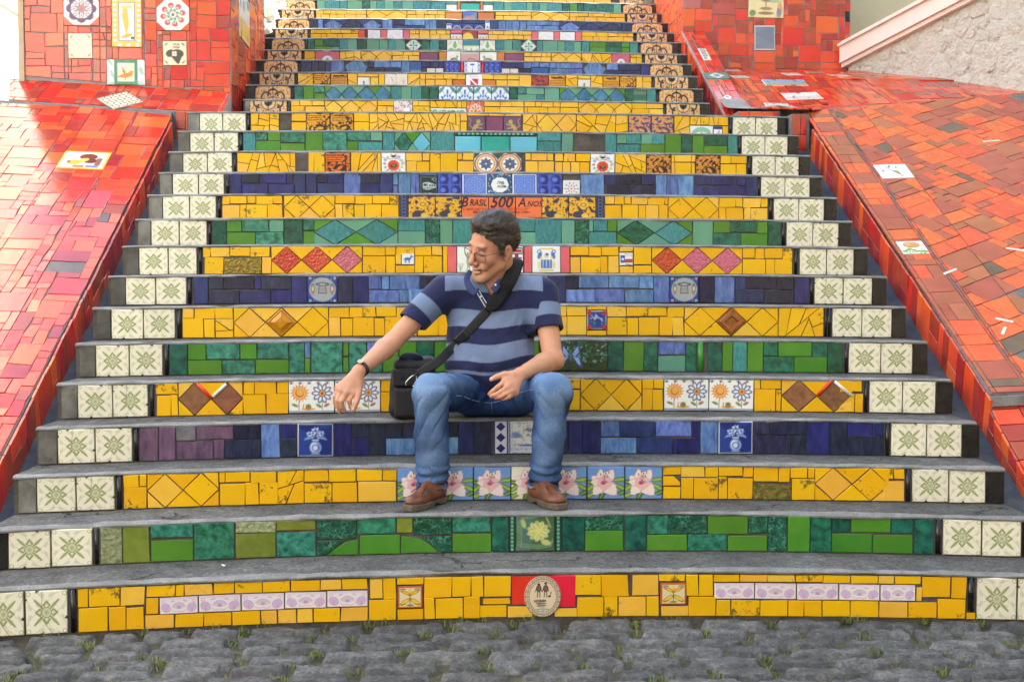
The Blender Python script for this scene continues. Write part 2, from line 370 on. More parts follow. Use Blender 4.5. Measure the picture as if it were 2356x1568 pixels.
# ------------------------------------------------------------------ painted tiles: small hand-drawn prints held as point colours
class Cv:
    def __init__(s, n, bg, aspect=1.0):
        s.nx = max(6, int(round(n * max(1, aspect)))); s.ny = max(6, int(round(n * max(1, 1 / aspect)))); s.asp = aspect
        x = np.linspace(0, 1, s.nx + 1); y = np.linspace(0, 1, s.ny + 1); s.X, s.Y = np.meshgrid(x, y)
        s.X = s.X * aspect; s.px = 0.7 * aspect / s.nx
        s.c = np.zeros(s.X.shape + (3,)); s.c[:] = bg; s.r = np.random.RandomState(abs(hash(str(bg))) % 9999)
    def put(s, d, col, a=1.0):
        m = np.clip(0.5 - d / (2 * s.px), 0, 1)[..., None] * a; s.c = s.c * (1 - m) + np.array(col, float) * m; return s
    def loc(s, x, y, rot): 
        dx, dy = s.X - x, s.Y - y; c, q = math.cos(rot), math.sin(rot); return dx * c + dy * q, -dx * q + dy * c
    def disc(s, x, y, r, col, a=1): return s.put(np.hypot(s.X - x, s.Y - y) - r, col, a)
    def ring(s, x, y, r, w, col, a=1): return s.put(abs(np.hypot(s.X - x, s.Y - y) - r) - w / 2, col, a)
    def ell(s, x, y, rx, ry, rot, col, a=1):
        u, v = s.loc(x, y, rot); return s.put((np.hypot(u / rx, v / ry) - 1) * min(rx, ry), col, a)
    def ellr(s, x, y, rx, ry, rot, w, col, a=1):
        u, v = s.loc(x, y, rot); return s.put(abs((np.hypot(u / rx, v / ry) - 1) * min(rx, ry)) - w / 2, col, a)
    def rect(s, x0, x1, y0, y1, col, a=1):
        d = np.maximum(np.maximum(x0 - s.X, s.X - x1), np.maximum(y0 - s.Y, s.Y - y1)); return s.put(d, col, a)
    def frm(s, m, w, col, a=1):
        d = np.minimum(np.minimum(s.X, s.asp - s.X), np.minimum(s.Y, 1 - s.Y)); return s.put(abs(d - m) - w / 2, col, a)
    def line(s, x0, y0, x1, y1, w, col, a=1):
        ax, ay = x1 - x0, y1 - y0; t = np.clip(((s.X - x0) * ax + (s.Y - y0) * ay) / (ax * ax + ay * ay + 1e-9), 0, 1)
        return s.put(np.hypot(s.X - x0 - t * ax, s.Y - y0 - t * ay) - w / 2, col, a)
    def path(s, pts, w, col, a=1):
        for p, q in zip(pts[:-1], pts[1:]): s.line(*p, *q, w, col, a)
        return s
    def poly(s, P, col, a=1):
        P = [p for p in P]; d = None
        if area(P) < 0: P = P[::-1]
        for i in range(len(P)):
            x0, y0 = P[i]; x1, y1 = P[(i + 1) % len(P)]; L = math.hypot(x1 - x0, y1 - y0); e = ((s.X - x0) * (y1 - y0) - (s.Y - y0) * (x1 - x0)) / L
            d = e if d is None else np.maximum(d, e)
        return s.put(d, col, a)
    def kite(s, x, y, L, w, rot, col, a=1, root=0.3):
        c, q = math.cos(rot), math.sin(rot); f = lambda u, v: (x + u * c - v * q, y + u * q + v * c)
        return s.poly([f(0, 0), f(L * root, -w), f(L, 0), f(L * root, w)], col, a)
    def blot(s, scale, thr, col, a=1, seed=1):
        r = np.random.RandomState(seed); f = np.zeros_like(s.X)
        for i in range(14):
            th = r.uniform(0, 6.28); k = scale * r.uniform(.5, 1.6); f += np.sin((s.X * math.cos(th) + s.Y * math.sin(th)) * k + r.uniform(0, 6.28))
        m = np.clip((f / 3.7 - thr) * 2.5 + .5, 0, 1)[..., None] * a; s.c = s.c * (1 - m) + np.array(col) * m; return s
    def scribble(s, x0, x1, y0, y1, rows, col, a=.8, seed=3, w=None):
        r = np.random.RandomState(seed); h = (y1 - y0) / rows; w = w or h * .28
        for i in range(rows):
            y = y1 - (i + .5) * h; x = x0
            while x < x1 - h * .5:
                L = min(r.uniform(.6, 2.2) * h, x1 - x); s.line(x, y + r.uniform(-.12, .12) * h, x + L, y + r.uniform(-.2, .2) * h, w, col, a); x += L + h * .55
        return s
E_ = lambda *c: c
INK = (28, 30, 50)
def m_star(var=0):
    c = Cv(72, (240, 232, 208)); g = (138, 146, 92); g2 = (168, 172, 122); k = (120, 126, 84)
    for i in range(4):
        a = math.pi / 4 + i * math.pi / 2; u, v = math.cos(a), math.sin(a)
        c.kite(.5 + .1 * u, .5 + .1 * v, .36, .055, a, (205, 204, 160), .9, .45); c.line(.5 + .1 * u, .5 + .1 * v, .5 + .40 * u, .5 + .40 * v, .042, g, .9)
        c.ellr(.5 + .33 * u, .5 + .33 * v, .33, .17, a, .007, g2, .8)
        c.ring(.5 + .62 * u, .5 + .62 * v, .05, .02, g2, .8)
    for i in range(4):
        a = i * math.pi / 2; u, v = math.cos(a), math.sin(a)
        c.kite(.5 + .08 * u, .5 + .08 * v, .21, .105, a, g, .95, .38); c.kite(.5 + .10 * u, .5 + .10 * v, .13, .055, a, (215, 214, 175), .9, .42); c.disc(.5 + .155 * u, .5 + .155 * v, .02, (228, 224, 190))
        for sg in (-1, 1):
            p, q = -v * sg, u * sg; c.ring(.5 + .40 * u + .09 * p, .5 + .40 * v + .09 * q, .022, .009, g2, .8); c.ring(.5 + .43 * u + .16 * p, .5 + .43 * v + .16 * q, .018, .008, g2, .7)
            c.path([(.5 + .36 * u + .05 * p, .5 + .36 * v + .05 * q), (.5 + .40 * u + .12 * p, .5 + .40 * v + .12 * q), (.5 + .46 * u + .13 * p, .5 + .46 * v + .13 * q)], .008, g2, .7)
    c.disc(.5, .5, .115, (226, 222, 186)); c.ring(.5, .5, .115, .010, k)
    for i in range(16):
        a = i * math.pi / 8; c.line(.5 + .04 * math.cos(a), .5 + .04 * math.sin(a), .5 + .11 * math.cos(a), .5 + .11 * math.sin(a), .007, k, .7)
    c.disc(.5, .5, .03, g2); r = np.random.RandomState(40 + var); br = (74, 60, 48)
    for _ in range(var * 2):      # chipped corners and edges, hairline cracks
        e = r.randint(4); t = r.rand(); x, y = ((t, 1), (t, 0), (0, t), (1, t))[e]; s_ = r.uniform(.015, .05)
        for _ in range(4): c.ell(x + r.normal(0, s_), y + r.normal(0, s_ * .5), s_ * r.uniform(.6, 1.4), s_ * .7, r.rand() * 3, br, .95)
    if var >= 2: x, y = r.uniform(.2, .8), 1.0; c.path([(x, y), (x + r.normal(0, .06), .7), (x + r.normal(0, .12), .4), (x + r.normal(0, .2), 0)], .010, (120, 104, 80), .9)
    if var == 3: c.blot(9, 1.3, (110, 100, 78), .55, 3); c.blot(40, 1.7, (70, 60, 48), .7, 5)
    return c
def m_flower(top):
    """one quarter of the big black-lobed flower; its heart sits in the tile's lower right (top) or upper right corner"""
    c = Cv(56, (226, 188, 134)); c.blot(42, .30, (200, 118, 56), .9, 5); x0, y0 = (1.0, .06) if top else (1.0, .94); f = 1 if top else -1; k = (38, 36, 48)
    for i, a in enumerate((0, 45, 90)):
        t = math.radians(90 + a); u, v = math.cos(t), f * math.sin(t); d = np.hypot(c.X - (x0 + .52 * u), c.Y - (y0 + .52 * v)); o = np.hypot(c.X - x0, c.Y - y0)
        c.put(np.maximum(abs(d - .27) - .042, .48 - o + .02 * i), k); 
    c.ring(x0, y0, .38, .055, (84, 84, 104)); c.ring(x0, y0, .38, .02, (190, 170, 150), .5); c.disc(x0, y0, .30, (240, 200, 140)); c.blot(60, .75, (220, 150, 80), .4, 8)
    for i in range(5):
        a = math.radians(98 + i * 20); c.kite(x0, y0, .24, .045, f * a if top else -a, k, 1, .6)
    c.disc(0, 1 if top else 0, .13, k); c.ring(0, 1 if top else 0, .12, .02, (120, 120, 130)); return c
def m_lily():
    c = Cv(44, (228, 212, 170)); c.frm(.03, .09, (196, 92, 40))
    for sg in (-1, 1):
        c.ell(.5 + sg * .17, .70, .20, .055, sg * .5, (236, 190, 40)); c.ellr(.5 + sg * .17, .70, .20, .055, sg * .5, .02, (180, 100, 30)); c.ell(.5 + sg * .2, .30, .22, .075, -sg * .6, (236, 200, 60)); c.ellr(.5 + sg * .2, .30, .22, .075, -sg * .6, .02, (190, 120, 30))
    c.ell(.5, .77, .05, .12, 0, (240, 200, 50)); c.line(.5, .62, .5, .2, .02, (60, 60, 40)); c.ell(.5, .14, .14, .04, 0, (110, 140, 40))
    for sg in (-1, 1): c.line(.5 + sg * .2, .2, .5 + sg * .36, .14, .025, (40, 40, 30)); c.line(.5 + sg * .2, .86, .5 + sg * .38, .88, .025, (40, 40, 30))
    return c
def m_lilac():
    c = Cv(48, (236, 224, 220), 2.0); k = (186, 150, 188); c.rect(0, 2, .94, 1, (214, 186, 214)); c.rect(0, 2, 0, .05, (218, 192, 216)); c.rect(0, 2, .88, .9, k, .6)
    for x, sg in ((.32, 1), (1.68, -1)):
        c.ell(x, .38, .22, .27, sg * .5, (216, 184, 214)); c.ellr(x, .38, .22, .27, sg * .5, .022, k)
        for i in range(5): c.line(x, .15, x + (i - 2) * .09, .55, .012, k, .8)
        c.ring(x - sg * .12, .76, .08, .02, k); c.ell(x + sg * .35, .78, .11, .045, sg * .3, (210, 178, 210))
    for i in range(7):
        a = math.radians(20 + i * 23.5); c.ellr(1 + .16 * math.cos(a), .36 + .16 * math.sin(a), .17, .065, a, .018, k)
    c.path([(.62, .25), (.8, .12), (1, .18), (1.2, .12), (1.38, .25)], .018, k); return c
def m_oval():
    c = Cv(90, (226, 204, 170), .74); k = (62, 46, 40); cx, cy = .37, .5
    u, v = (c.X - cx) / .37, (c.Y - cy) / .5; rr = np.hypot(u, v); th = np.arctan2(v, u)
    c.put((abs(rr - .965) - .012) * .4, k); c.put((abs(rr - .74) - .010) * .4, k)
    for i in range(20):
        a = i * math.pi / 10; c.ring(cx + .37 * .86 * math.cos(a), cy + .5 * .86 * math.sin(a), .024, .009, k); a += math.pi / 20; c.ring(cx + .37 * .84 * math.cos(a), cy + .5 * .86 * math.sin(a), .016, .008, k, .8)
    for x, h in ((.29, .0), (.43, .02)):      # a couple standing side by side
        c.disc(x, .80 + h, .026, k); c.ell(x, .70, .045, .075, 0, (120, 98, 84)); c.ellr(x, .70, .045, .075, 0, .01, k); c.line(x - .02, .63, x - .03, .49, .014, k); c.line(x + .02, .63, x + .02, .49, .014, k); c.line(x - .04, .73, x - .07, .62, .012, k); c.line(x + .04, .73, x + .06, .63, .012, k)
    c.disc(.50, .51, .024, k); c.line(.52, .5, .54, .62, .012, k)
    for i in range(6): a = i * math.pi / 3; c.disc(.37 + .035 * math.cos(a), .195 + .035 * math.sin(a), .022, (150, 180, 205))
    c.disc(.37, .195, .02, (220, 170, 60)); c.ell(.28, .195, .04, .018, .3, (150, 170, 110)); c.ell(.46, .195, .04, .018, -.3, (150, 170, 110)); return c
def m_peony():
    c = Cv(60, (72, 104, 74)); c.blot(6, .1, (92, 120, 118), .7, 4); p = (196, 198, 120); d = (140, 150, 84)
    for k in range(3):
        q = .06 + .045 * k; c.path([(q, .15), (q, .82), (q + .1, .95), (.42 + q, .97)], .02, (128, 156, 110)); c.path([(.12, .06 + q), (.6, .02 + q), (.9, .08 + q), (.95, .4 - q)], .02, (128, 156, 110))
    for i in range(11):
        a = i * 2 * math.pi / 11; c.ell(.58 + .15 * math.cos(a), .57 + .15 * math.sin(a), .15, .075, a, p if i % 2 else (210, 210, 140)); c.line(.58, .57, .58 + .27 * math.cos(a), .57 + .27 * math.sin(a), .012, d)
    c.disc(.58, .57, .07, (214, 210, 130)); c.ell(.2, .78, .06, .13, .3, (176, 186, 120)); c.ell(.78, .25, .13, .08, -.3, (190, 192, 120)); c.line(.78, .98, .9, .68, .04, (150, 170, 110)); return c
def m_beads():
    c = Cv(40, (28, 62, 44), .16)
    for i in range(9): c.ell(.08, (i + .5) / 9, .045, .038, 0, (110, 176, 140)); c.line(.03, i / 9, .13, i / 9, .014, (90, 150, 120))
    return c
def m_beadrow():
    c = Cv(10, (30, 66, 52), 16.0)
    for i in range(17): c.rect(.6 + i * .88, 1.2 + i * .88, .2, .85, (84, 160, 128)); c.rect(.7 + i * .88, .95 + i * .88, .4, .75, (170, 215, 195))
    return c
def m_azalea(bg=(112, 152, 206)):
    c = Cv(72, bg); c.blot(6, .3, tuple(int(v * .94 + 12) for v in bg), .6, 3); g = (140, 166, 66); g2 = (86, 124, 56)
    c.path([(.5, .15), (.75, .19), (1, .15)], .03, (110, 50, 40)); c.path([(0, .17), (.12, .14)], .025, (110, 50, 40))
    for x, y, a, L in ((.9, .60, .12, .2), (.9, .36, -.55, .2), (.08, .34, .7, .18), (.08, .12, .5, .2), (.40, .13, 1.15, .17), (.06, .52, -.2, .14), (.95, .2, .5, .14)):
        c.ell(x, y, L, .075, a, (64, 96, 44)); c.ell(x, y, L * .92, .06, a, g if L > .17 else g2); c.line(x - L * math.cos(a), y - L * math.sin(a), x + L * math.cos(a), y + L * math.sin(a), .014, (196, 206, 130))
    for x, y, a, L, wd in ((.40, .50, 2.55, .36, .15), (.42, .55, 1.75, .38, .15), (.50, .56, 1.05, .40, .16), (.42, .46, 4.05, .42, .17), (.48, .46, 5.45, .46, .20), (.36, .5, 3.05, .28, .12)):
        u, v = c.loc(x, y, a); t = np.clip(u / L, 0, 1); half = wd * np.sin(np.pi * np.clip(t, 0, 1) ** .62) ** .7 + .012 * np.sin(u * 70 + v * 30) * t
        d = np.maximum(np.abs(v) - half, np.maximum(-u, u - L)); c.put(d, (222, 140, 148)); c.put(d + .012, (244, 226, 214)); c.put(np.maximum(d + .03, np.abs(np.sin(v * 55)) * .03 - .006), (234, 176, 172), .40)
        c.put(np.maximum(d + .02, u - L * .34), (228, 140, 146), .45)
    c.ell(.44, .51, .085, .065, .5, (214, 110, 124)); c.ell(.43, .49, .045, .035, .5, (176, 70, 90))
    for x, y in ((.36, .76), (.43, .84), (.50, .78), (.58, .82), (.47, .70), (.55, .70)): c.line(.44, .55, x, y, .010, (190, 120, 124), .7); c.ell(x, y, .013, .028, .2, (70, 76, 50))
    return c
def m_sun():
    c = Cv(60, (244, 242, 234), 1.36)
    for i in range(5): c.rect(.27 * i, .27 * i + .14, .9, 1, (186, 216, 222)); c.disc(.07 + .27 * i, .93, .032, (150, 60, 60))
    for i in range(16):
        a = i * math.pi / 8; c.kite(.32 + .12 * math.cos(a), .62 + .12 * math.sin(a), .17, .045, a, (226, 120, 60)); c.kite(.32 + .12 * math.cos(a), .62 + .12 * math.sin(a), .12, .03, a, (238, 200, 110))
    c.disc(.32, .62, .135, (222, 120, 50)); c.disc(.33, .64, .10, (238, 178, 96))
    for i in range(10):
        a = i * math.pi / 5; x, y = 1.0 + .19 * math.cos(a), .61 + .19 * math.sin(a); c.ell(x, y, .115, .075, a, (190, 210, 210)); c.ellr(x, y, .105, .055, a, .022, (86, 70, 120)); c.ell(x, y, .07, .025, a, (246, 246, 250))
    c.disc(1.0, .61, .085, (236, 190, 80)); c.disc(1.0, .61, .05, (206, 70, 40))
    for x in (.3, 1.0): c.line(x, .1, x, .36, .02, (120, 130, 70))
    c.ell(.18, .24, .10, .04, -.4, (130, 140, 70)); c.ell(.9, .22, .10, .045, -.6, (140, 145, 80)); c.ell(1.13, .24, .09, .045, .5, (170, 120, 110))
    c.ell(.58, .12, .2, .04, 0, (230, 170, 80)); c.disc(.58, .19, .085, (110, 100, 50)); c.ring(.58, .19, .05, .02, (190, 180, 110)); c.line(.42, .14, .44, .26, .03, (220, 130, 80))
    c.rect(0, 1.36, .03, .045, (70, 90, 150)); c.rect(0, 1.36, .055, .065, (70, 90, 150)); return c
def m_vase():      # blue and white vase of flowers (plain stand-in)
    c = Cv(56, (24, 44, 118)); c.blot(5, 0, (46, 80, 160), .6, 9); w = (214, 222, 236); m = (130, 156, 206); c.frm(.012, .035, (236, 236, 230))
    c.ell(.5, .27, .17, .19, 0, m); c.ell(.46, .29, .10, .15, 0, w, .9); c.rect(.42, .58, .42, .50, m); c.rect(.40, .60, .49, .52, w); c.rect(.38, .62, .06, .1, m); c.ring(.5, .26, .09, .02, (40, 60, 140))
    for x, y, r in ((.5, .78, .11), (.34, .68, .09), (.66, .69, .09), (.42, .62, .07), (.59, .61, .07)):
        for i in range(7): a = i * .9; c.ell(x + r * .6 * math.cos(a), y + r * .6 * math.sin(a), r * .5, r * .3, a, w if i % 2 else m)
        c.disc(x, y, r * .28, (40, 60, 140))
    for x, a in ((.26, .6), (.74, 2.5), (.3, .1), (.7, 3)): c.ell(x, .55, .09, .03, a, m)
    return c
def m_diamonds():
    c = Cv(48, (222, 222, 226), .46); b = (34, 38, 118); c.rect(.0, .03, 0, 1, b); c.rect(.38, .43, 0, 1, (60, 76, 150))
    for i in range(3): y = .17 + i * .33; c.poly([(.06, y), (.20, y - .14), (.34, y), (.20, y + .14)], b)
    return c
def m_ship():
    c = Cv(56, (222, 220, 216)); b = (96, 122, 182); c.frm(.05, .03, (150, 170, 205), .7)
    c.blot(20, .9, b, .3, 3); c.ell(.15, .58, .12, .1, 0, b, .7); c.rect(.1, .32, .48, .62, b, .5); c.rect(0, 1, .1, .2, (170, 186, 214), .7)
    c.ell(.55, .26, .32, .035, 0, b); c.path([(.2, .30), (.4, .24), (.75, .24), (.95, .34)], .02, (70, 96, 160)); c.line(.6, .28, .78, .72, .014, b); c.line(.74, .28, .82, .95, .01, b, .6); c.blot(40, 1.0, b, .4, 6)
    c.line(.46, .55, .5, .6, .02, INK); c.line(.5, .6, .54, .55, .02, INK); return c
def m_butterfly():
    c = Cv(88, (40, 66, 40), 2.05); r = np.random.RandomState(4)
    P = r.rand(260, 2) * [2.05, 1]; cols = [(44, 92, 50), (34, 70, 36), (56, 110, 84), (100, 150, 140), (128, 164, 150), (50, 84, 44)]
    d1 = np.full(c.X.shape, 9.); d2 = d1.copy(); idx = np.zeros(c.X.shape, int)
    for i, (x, y) in enumerate(P):
        d = np.hypot(c.X - x, c.Y - y); m = d < d1; d2 = np.where(m, d1, np.minimum(d2, d)); d1 = np.where(m, d, d1); idx = np.where(m, i, idx)
    cc = np.array([cols[k] for k in r.randint(0, 6, 260)], float); cc[P[:, 1] < .3] = (40, 74, 34); c.c = cc[idx]; c.put(d2 - d1 - .012, (40, 44, 36))
    for bx, wing, edge in ((.30, (214, 90, 50), (120, 50, 40)), (.93, (150, 190, 226), (66, 76, 150))):
        for sg in (-1, 1):
            c.poly([(bx + sg * .02, .55), (bx + sg * .26, .93), (bx + sg * .30, .62), (bx + sg * .12, .42)], edge); c.poly([(bx + sg * .05, .56), (bx + sg * .22, .83), (bx + sg * .25, .64), (bx + sg * .12, .47)], wing)
            c.poly([(bx + sg * .02, .52), (bx + sg * .30, .45), (bx + sg * .38, .10), (bx + sg * .26, .12)], edge); c.poly([(bx + sg * .06, .5), (bx + sg * .25, .44), (bx + sg * .31, .2), (bx + sg * .24, .22)], wing)
            for k in range(4): c.line(bx + sg * .04, .52, bx + sg * (.1 + .07 * k), .25 + .17 * k, .010, (70, 80, 110), .7)
        c.ell(bx, .52, .028, .2, 0, (96, 110, 118)); c.line(bx, .7, bx - .06, .9, .01, (60, 60, 60)); c.line(bx, .7, bx + .06, .9, .01, (60, 60, 60))
    return c
def m_fish():
    c = Cv(60, (52, 66, 140)); 
    for x in (.08, .92):
        for y in (.08, .92): c.disc(x, y, .05, (150, 190, 210)); c.disc(x, y, .02, (210, 120, 80)); c.disc(x * .7 + .15, y, .025, (120, 150, 90))
    c.disc(.5, .5, .46, (96, 160, 200)); c.disc(.5, .5, .435, (168, 170, 172)); c.blot(60, .9, (140, 140, 144), .6, 2); k = (62, 64, 70)
    c.poly([(.30, .70), (.5, .82), (.70, .70), (.62, .63), (.38, .63)], (126, 150, 170)); c.ellr(.5, .70, .2, .06, 0, .02, k); c.disc(.46, .70, .03, (220, 190, 90)); c.disc(.55, .70, .03, (220, 190, 90))
    c.poly([(.39, .60), (.61, .60), (.64, .36), (.36, .36)], (178, 178, 176))
    for i in range(5): c.line(.37, .38 + .05 * i, .63, .38 + .05 * i, .012, k)
    c.path([(.39, .62), (.36, .36), (.64, .36), (.61, .62)], .016, k)
    for x in (.17, .83): c.ell(x, .54, .055, .15, 0, (220, 190, 150)); c.ellr(x, .54, .055, .15, 0, .016, k); c.poly([(x - .05, .32), (x + .05, .32), (x, .44)], (190, 110, 90)); c.disc(x, .62, .015, k)
    return c
def m_bluefloral():
    c = Cv(44, (40, 52, 140)); c.frm(.02, .06, (196, 196, 206)); 
    for x in (.12, .88):
        for y in (.12, .88): c.disc(x, y, .12, (190, 50, 60))
    c.disc(.5, .5, .40, (34, 60, 140)); c.ring(.5, .5, .4, .02, (110, 130, 190)); r = np.random.RandomState(3)
    for i in range(26):
        a = r.uniform(0, 6.28); d = .34 * math.sqrt(r.rand()); x, y = .5 + d * math.cos(a), .5 + d * math.sin(a); c.disc(x, y, .045, (200, 206, 216) if y > .42 else (90, 140, 110)); c.disc(x, y, .018, (70, 90, 150))
    return c
def m_donkey():
    c = Cv(36, (236, 236, 230)); b = (70, 106, 186); c.ell(.46, .5, .24, .13, 0, b); c.poly([(.6, .5), (.74, .8), (.84, .72), (.72, .45)], b); c.ell(.82, .72, .11, .055, -.5, b)
    for x in (.28, .36, .56, .64): c.line(x, .45, x - .01, .16, .05, b)
    c.line(.74, .8, .70, .93, .04, b); c.line(.24, .54, .17, .35, .03, b); return c
def m_sprout():
    c = Cv(48, (238, 238, 232)); g = (150, 172, 130); c.ell(.55, .42, .1, .24, .1, g); c.ell(.52, .7, .06, .07, 0, g); c.line(.5, .22, .46, .05, .05, g); c.line(.6, .22, .62, .05, .05, g); c.line(.48, .55, .4, .75, .04, g)
    for i in range(6): c.line(.15, .05, .02 + .06 * i, .35, .012, (140, 160, 110))
    return c
def m_doublet():
    c = Cv(48, (236, 236, 238)); k = (34, 34, 44)
    for y0, y1, x0, x1 in ((.70, .95, .12, .96), (.40, .58, .2, .9)):
        c.rect(x0, x1, y0, y1, k); c.rect(x0 + .04, x1 - .04, y0 + .04, y1 - .04, (240, 240, 240)); c.rect(x0 + .08, x1 - .08, y0 + .07, y1 - .07, (190, 50, 60))
    c.rect(.42, .66, .1, .7, k); c.rect(.47, .61, .14, .72, (190, 50, 60)); return c
def m_crest():
    c = Cv(52, (238, 238, 236)); b = (82, 118, 190); y = (226, 208, 120); c.rect(.25, .75, .06, .14, y); c.rect(.25, .75, .88, .95, y)
    c.rect(.30, .70, .17, .50, b)
    for x in (.38, .5, .62): c.line(x, .22, x, .46, .02, (228, 232, 240)); c.disc(x, .47, .025, y)
    for sg in (-1, 1): c.ell(.5 + sg * .24, .66, .07, .14, sg * .3, b); c.ring(.5 + sg * .26, .80, .06, .035, b); c.ell(.5 + sg * .18, .58, .05, .05, 0, y); c.ell(.5 + sg * .27, .3, .05, .14, 0, y, .8)
    c.ell(.5, .65, .09, .10, 0, (200, 204, 212)); c.ell(.52, .7, .05, .05, 0, (90, 100, 130)); return c
def m_flagstar():
    c = Cv(40, (238, 238, 236)); b = (52, 84, 170); c.rect(.06, .40, .22, .78, b); c.rect(.40, .98, .5, .78, (236, 236, 236)); c.rect(.40, .98, .22, .5, (206, 64, 66)); c.rect(.06, .98, .205, .22, (60, 60, 80)); c.rect(.06, .98, .78, .795, (60, 60, 80))
    for i in range(5): a = math.radians(90 + 72 * i); c.kite(.23, .5, .17, .045, a, (244, 244, 244), 1, .25)
    c.disc(.23, .5, .06, (244, 244, 244)); c.scribble(.4, .95, .84, .96, 1, (90, 90, 110)); return c
def m_woodcut(fg, bgc, seed, text=True):
    c = Cv(56, bgc); c.blot(26, .35, fg, 1, seed); c.blot(60, .75, fg, .9, seed + 7); c.blot(44, .8, bgc, .9, seed + 3)
    r = np.random.RandomState(seed); c.ell(.62, .32, .24, .15, r.uniform(-.5, .5), fg); c.ell(.58, .30, .15, .07, r.uniform(-1, 1), bgc); c.disc(.76, .55, .10, fg); c.disc(.75, .53, .05, bgc)
    if text: c.rect(.04, .66, .60, .95, bgc); c.scribble(.07, .64, .62, .93, 3, fg, .95, seed, .035)
    c.frm(.0, .03, fg, .9); return c
def m_verse(fg=(60, 40, 40), bgc=(232, 160, 40), seed=2):
    c = Cv(48, bgc); c.scribble(.08, .92, .05, .74, 8, fg, .85, seed, .03); c.scribble(.2, .9, .78, .95, 1, fg, 1, seed + 1, .07); c.frm(0, .03, fg); return c
def m_birds():
    c = Cv(52, (232, 234, 236)); c.ring(.5, .48, .36, .012, (140, 150, 170)); r = np.random.RandomState(2)
    for i in range(14): a = i * .45; c.ell(.5 + .38 * math.cos(a), .5 + .38 * math.sin(a), .07, .05, a, ((150, 190, 150), (220, 190, 110), (130, 160, 210), (220, 130, 120))[i % 4])
    c.disc(.5, .42, .24, (226, 74, 44)); c.ell(.5, .40, .14, .10, 0, (70, 60, 56)); c.ell(.5, .42, .08, .06, 0, (150, 120, 90)); c.ell(.5, .83, .08, .05, 0, INK); c.rect(.42, .58, .80, .83, INK)
    c.path([(.0, .8), (.35, .7), (.6, .75), (.95, .55)], .012, (60, 60, 60)); c.path([(.1, .1), (.4, .3), (.7, .9)], .010, (60, 60, 60)); return c
def m_octa():
    c = Cv(52, (240, 232, 214)); k = (44, 58, 110); o = (214, 130, 70)
    for i in range(4): c.poly([[(0, 0), (.28, 0), (0, .28)], [(1, 0), (1, .28), (.72, 0)], [(1, 1), (.72, 1), (1, .72)], [(0, 1), (0, .72), (.28, 1)]][i], (60, 76, 70))
    c.ring(.5, .5, .40, .13, o); c.ring(.5, .5, .40, .05, (236, 206, 160)); c.ring(.5, .5, .475, .03, k)
    c.disc(.5, .5, .31, (236, 236, 230))
    for i in range(8): a = i * math.pi / 4; c.kite(.5, .5, .30, .07, a, k, 1, .6); c.line(.5 + .1 * math.cos(a), .5 + .1 * math.sin(a), .5 + .22 * math.cos(a), .5 + .22 * math.sin(a), .02, (150, 170, 210))
    c.disc(.5, .5, .05, (220, 200, 140)); return c
def m_tram():
    c = Cv(44, (40, 54, 58), .92); w = (190, 204, 204); c.frm(.04, .015, (120, 140, 140)); c.poly([(.14, .36), (.14, .66), (.40, .72), (.84, .58), (.84, .40), (.40, .30)], w); c.line(.40, .3, .40, .72, .015, (40, 54, 58))
    for i in range(3): c.rect(.48 + .12 * i, .56 + .12 * i, .48, .58, (60, 74, 78))
    c.rect(.18, .36, .5, .62, (60, 74, 78)); c.rect(.14, .84, .38, .41, (60, 74, 78)); c.ring(.76, .84, .08, .015, w); c.scribble(.25, .7, .08, .18, 1, w, .8); return c
def m_bosses(n=2):
    c = Cv(40, (72, 96, 190))
    for i in range(n):
        for j in range(n):
            x, y = (i + .5) / n, (j + .5) / n; q = .5 / n; c.poly([(x - q * .62, y - q * .9), (x + q * .62, y - q * .9), (x + q * .9, y), (x + q * .62, y + q * .9), (x - q * .62, y + q * .9), (x - q * .9, y)], (52, 70, 160)); c.poly([(x - q * .2, y - q * .85), (x + q * .62, y - q * .85), (x + q * .8, y), (x + q * .62, y + q * .85), (x - q * .2, y + q * .85)], (34, 44, 118)); c.disc(x - q * .15, y, q * .42, (92, 120, 206))
    return c
def m_lace(round_=True):
    c = Cv(52, (96, 126, 208)); w = (150, 178, 230); c.frm(.02, .07, (216, 222, 238)); c.frm(.085, .02, (60, 90, 180)); c.frm(.12, .015, w)
    for r_ in ((.14, .24, .34) if round_ else ()): c.ring(.5, .48, r_, .015, w)
    for i in range(8):
        a = i * math.pi / 4; c.line(.5, .48, .5 + .4 * math.cos(a), .48 + .4 * math.sin(a), .012, w, .8); c.ring(.5 + .3 * math.cos(a), .48 + .3 * math.sin(a), .10, .012, w, .8)
    return c
def m_shalom():
    c = Cv(60, (50, 84, 128)); r = np.random.RandomState(5)
    for i in range(70): x, y = r.rand(2); c.disc(x, y, .03, ((120, 160, 190), (206, 150, 80), (90, 130, 100), (170, 200, 220))[i % 4])
    for i in range(10): a = i * math.pi / 5; c.disc(.5 + .22 * math.cos(a), .5 + .20 * math.sin(a), .15, (232, 236, 236))
    c.ell(.5, .5, .33, .30, 0, (236, 238, 236)); return c
def m_rope():
    c = Cv(48, (34, 40, 66), .32)
    for i in range(7): y = (i + .5) / 7; c.ellr(.16, y, .09, .09, .7 if i % 2 else -.7, .02, (100, 116, 160)); c.ellr(.16, y, .05, .1, .3, .015, (76, 90, 140))
    c.rect(0, .025, 0, 1, (80, 90, 120)); c.rect(.295, .32, 0, 1, (80, 90, 120)); return c
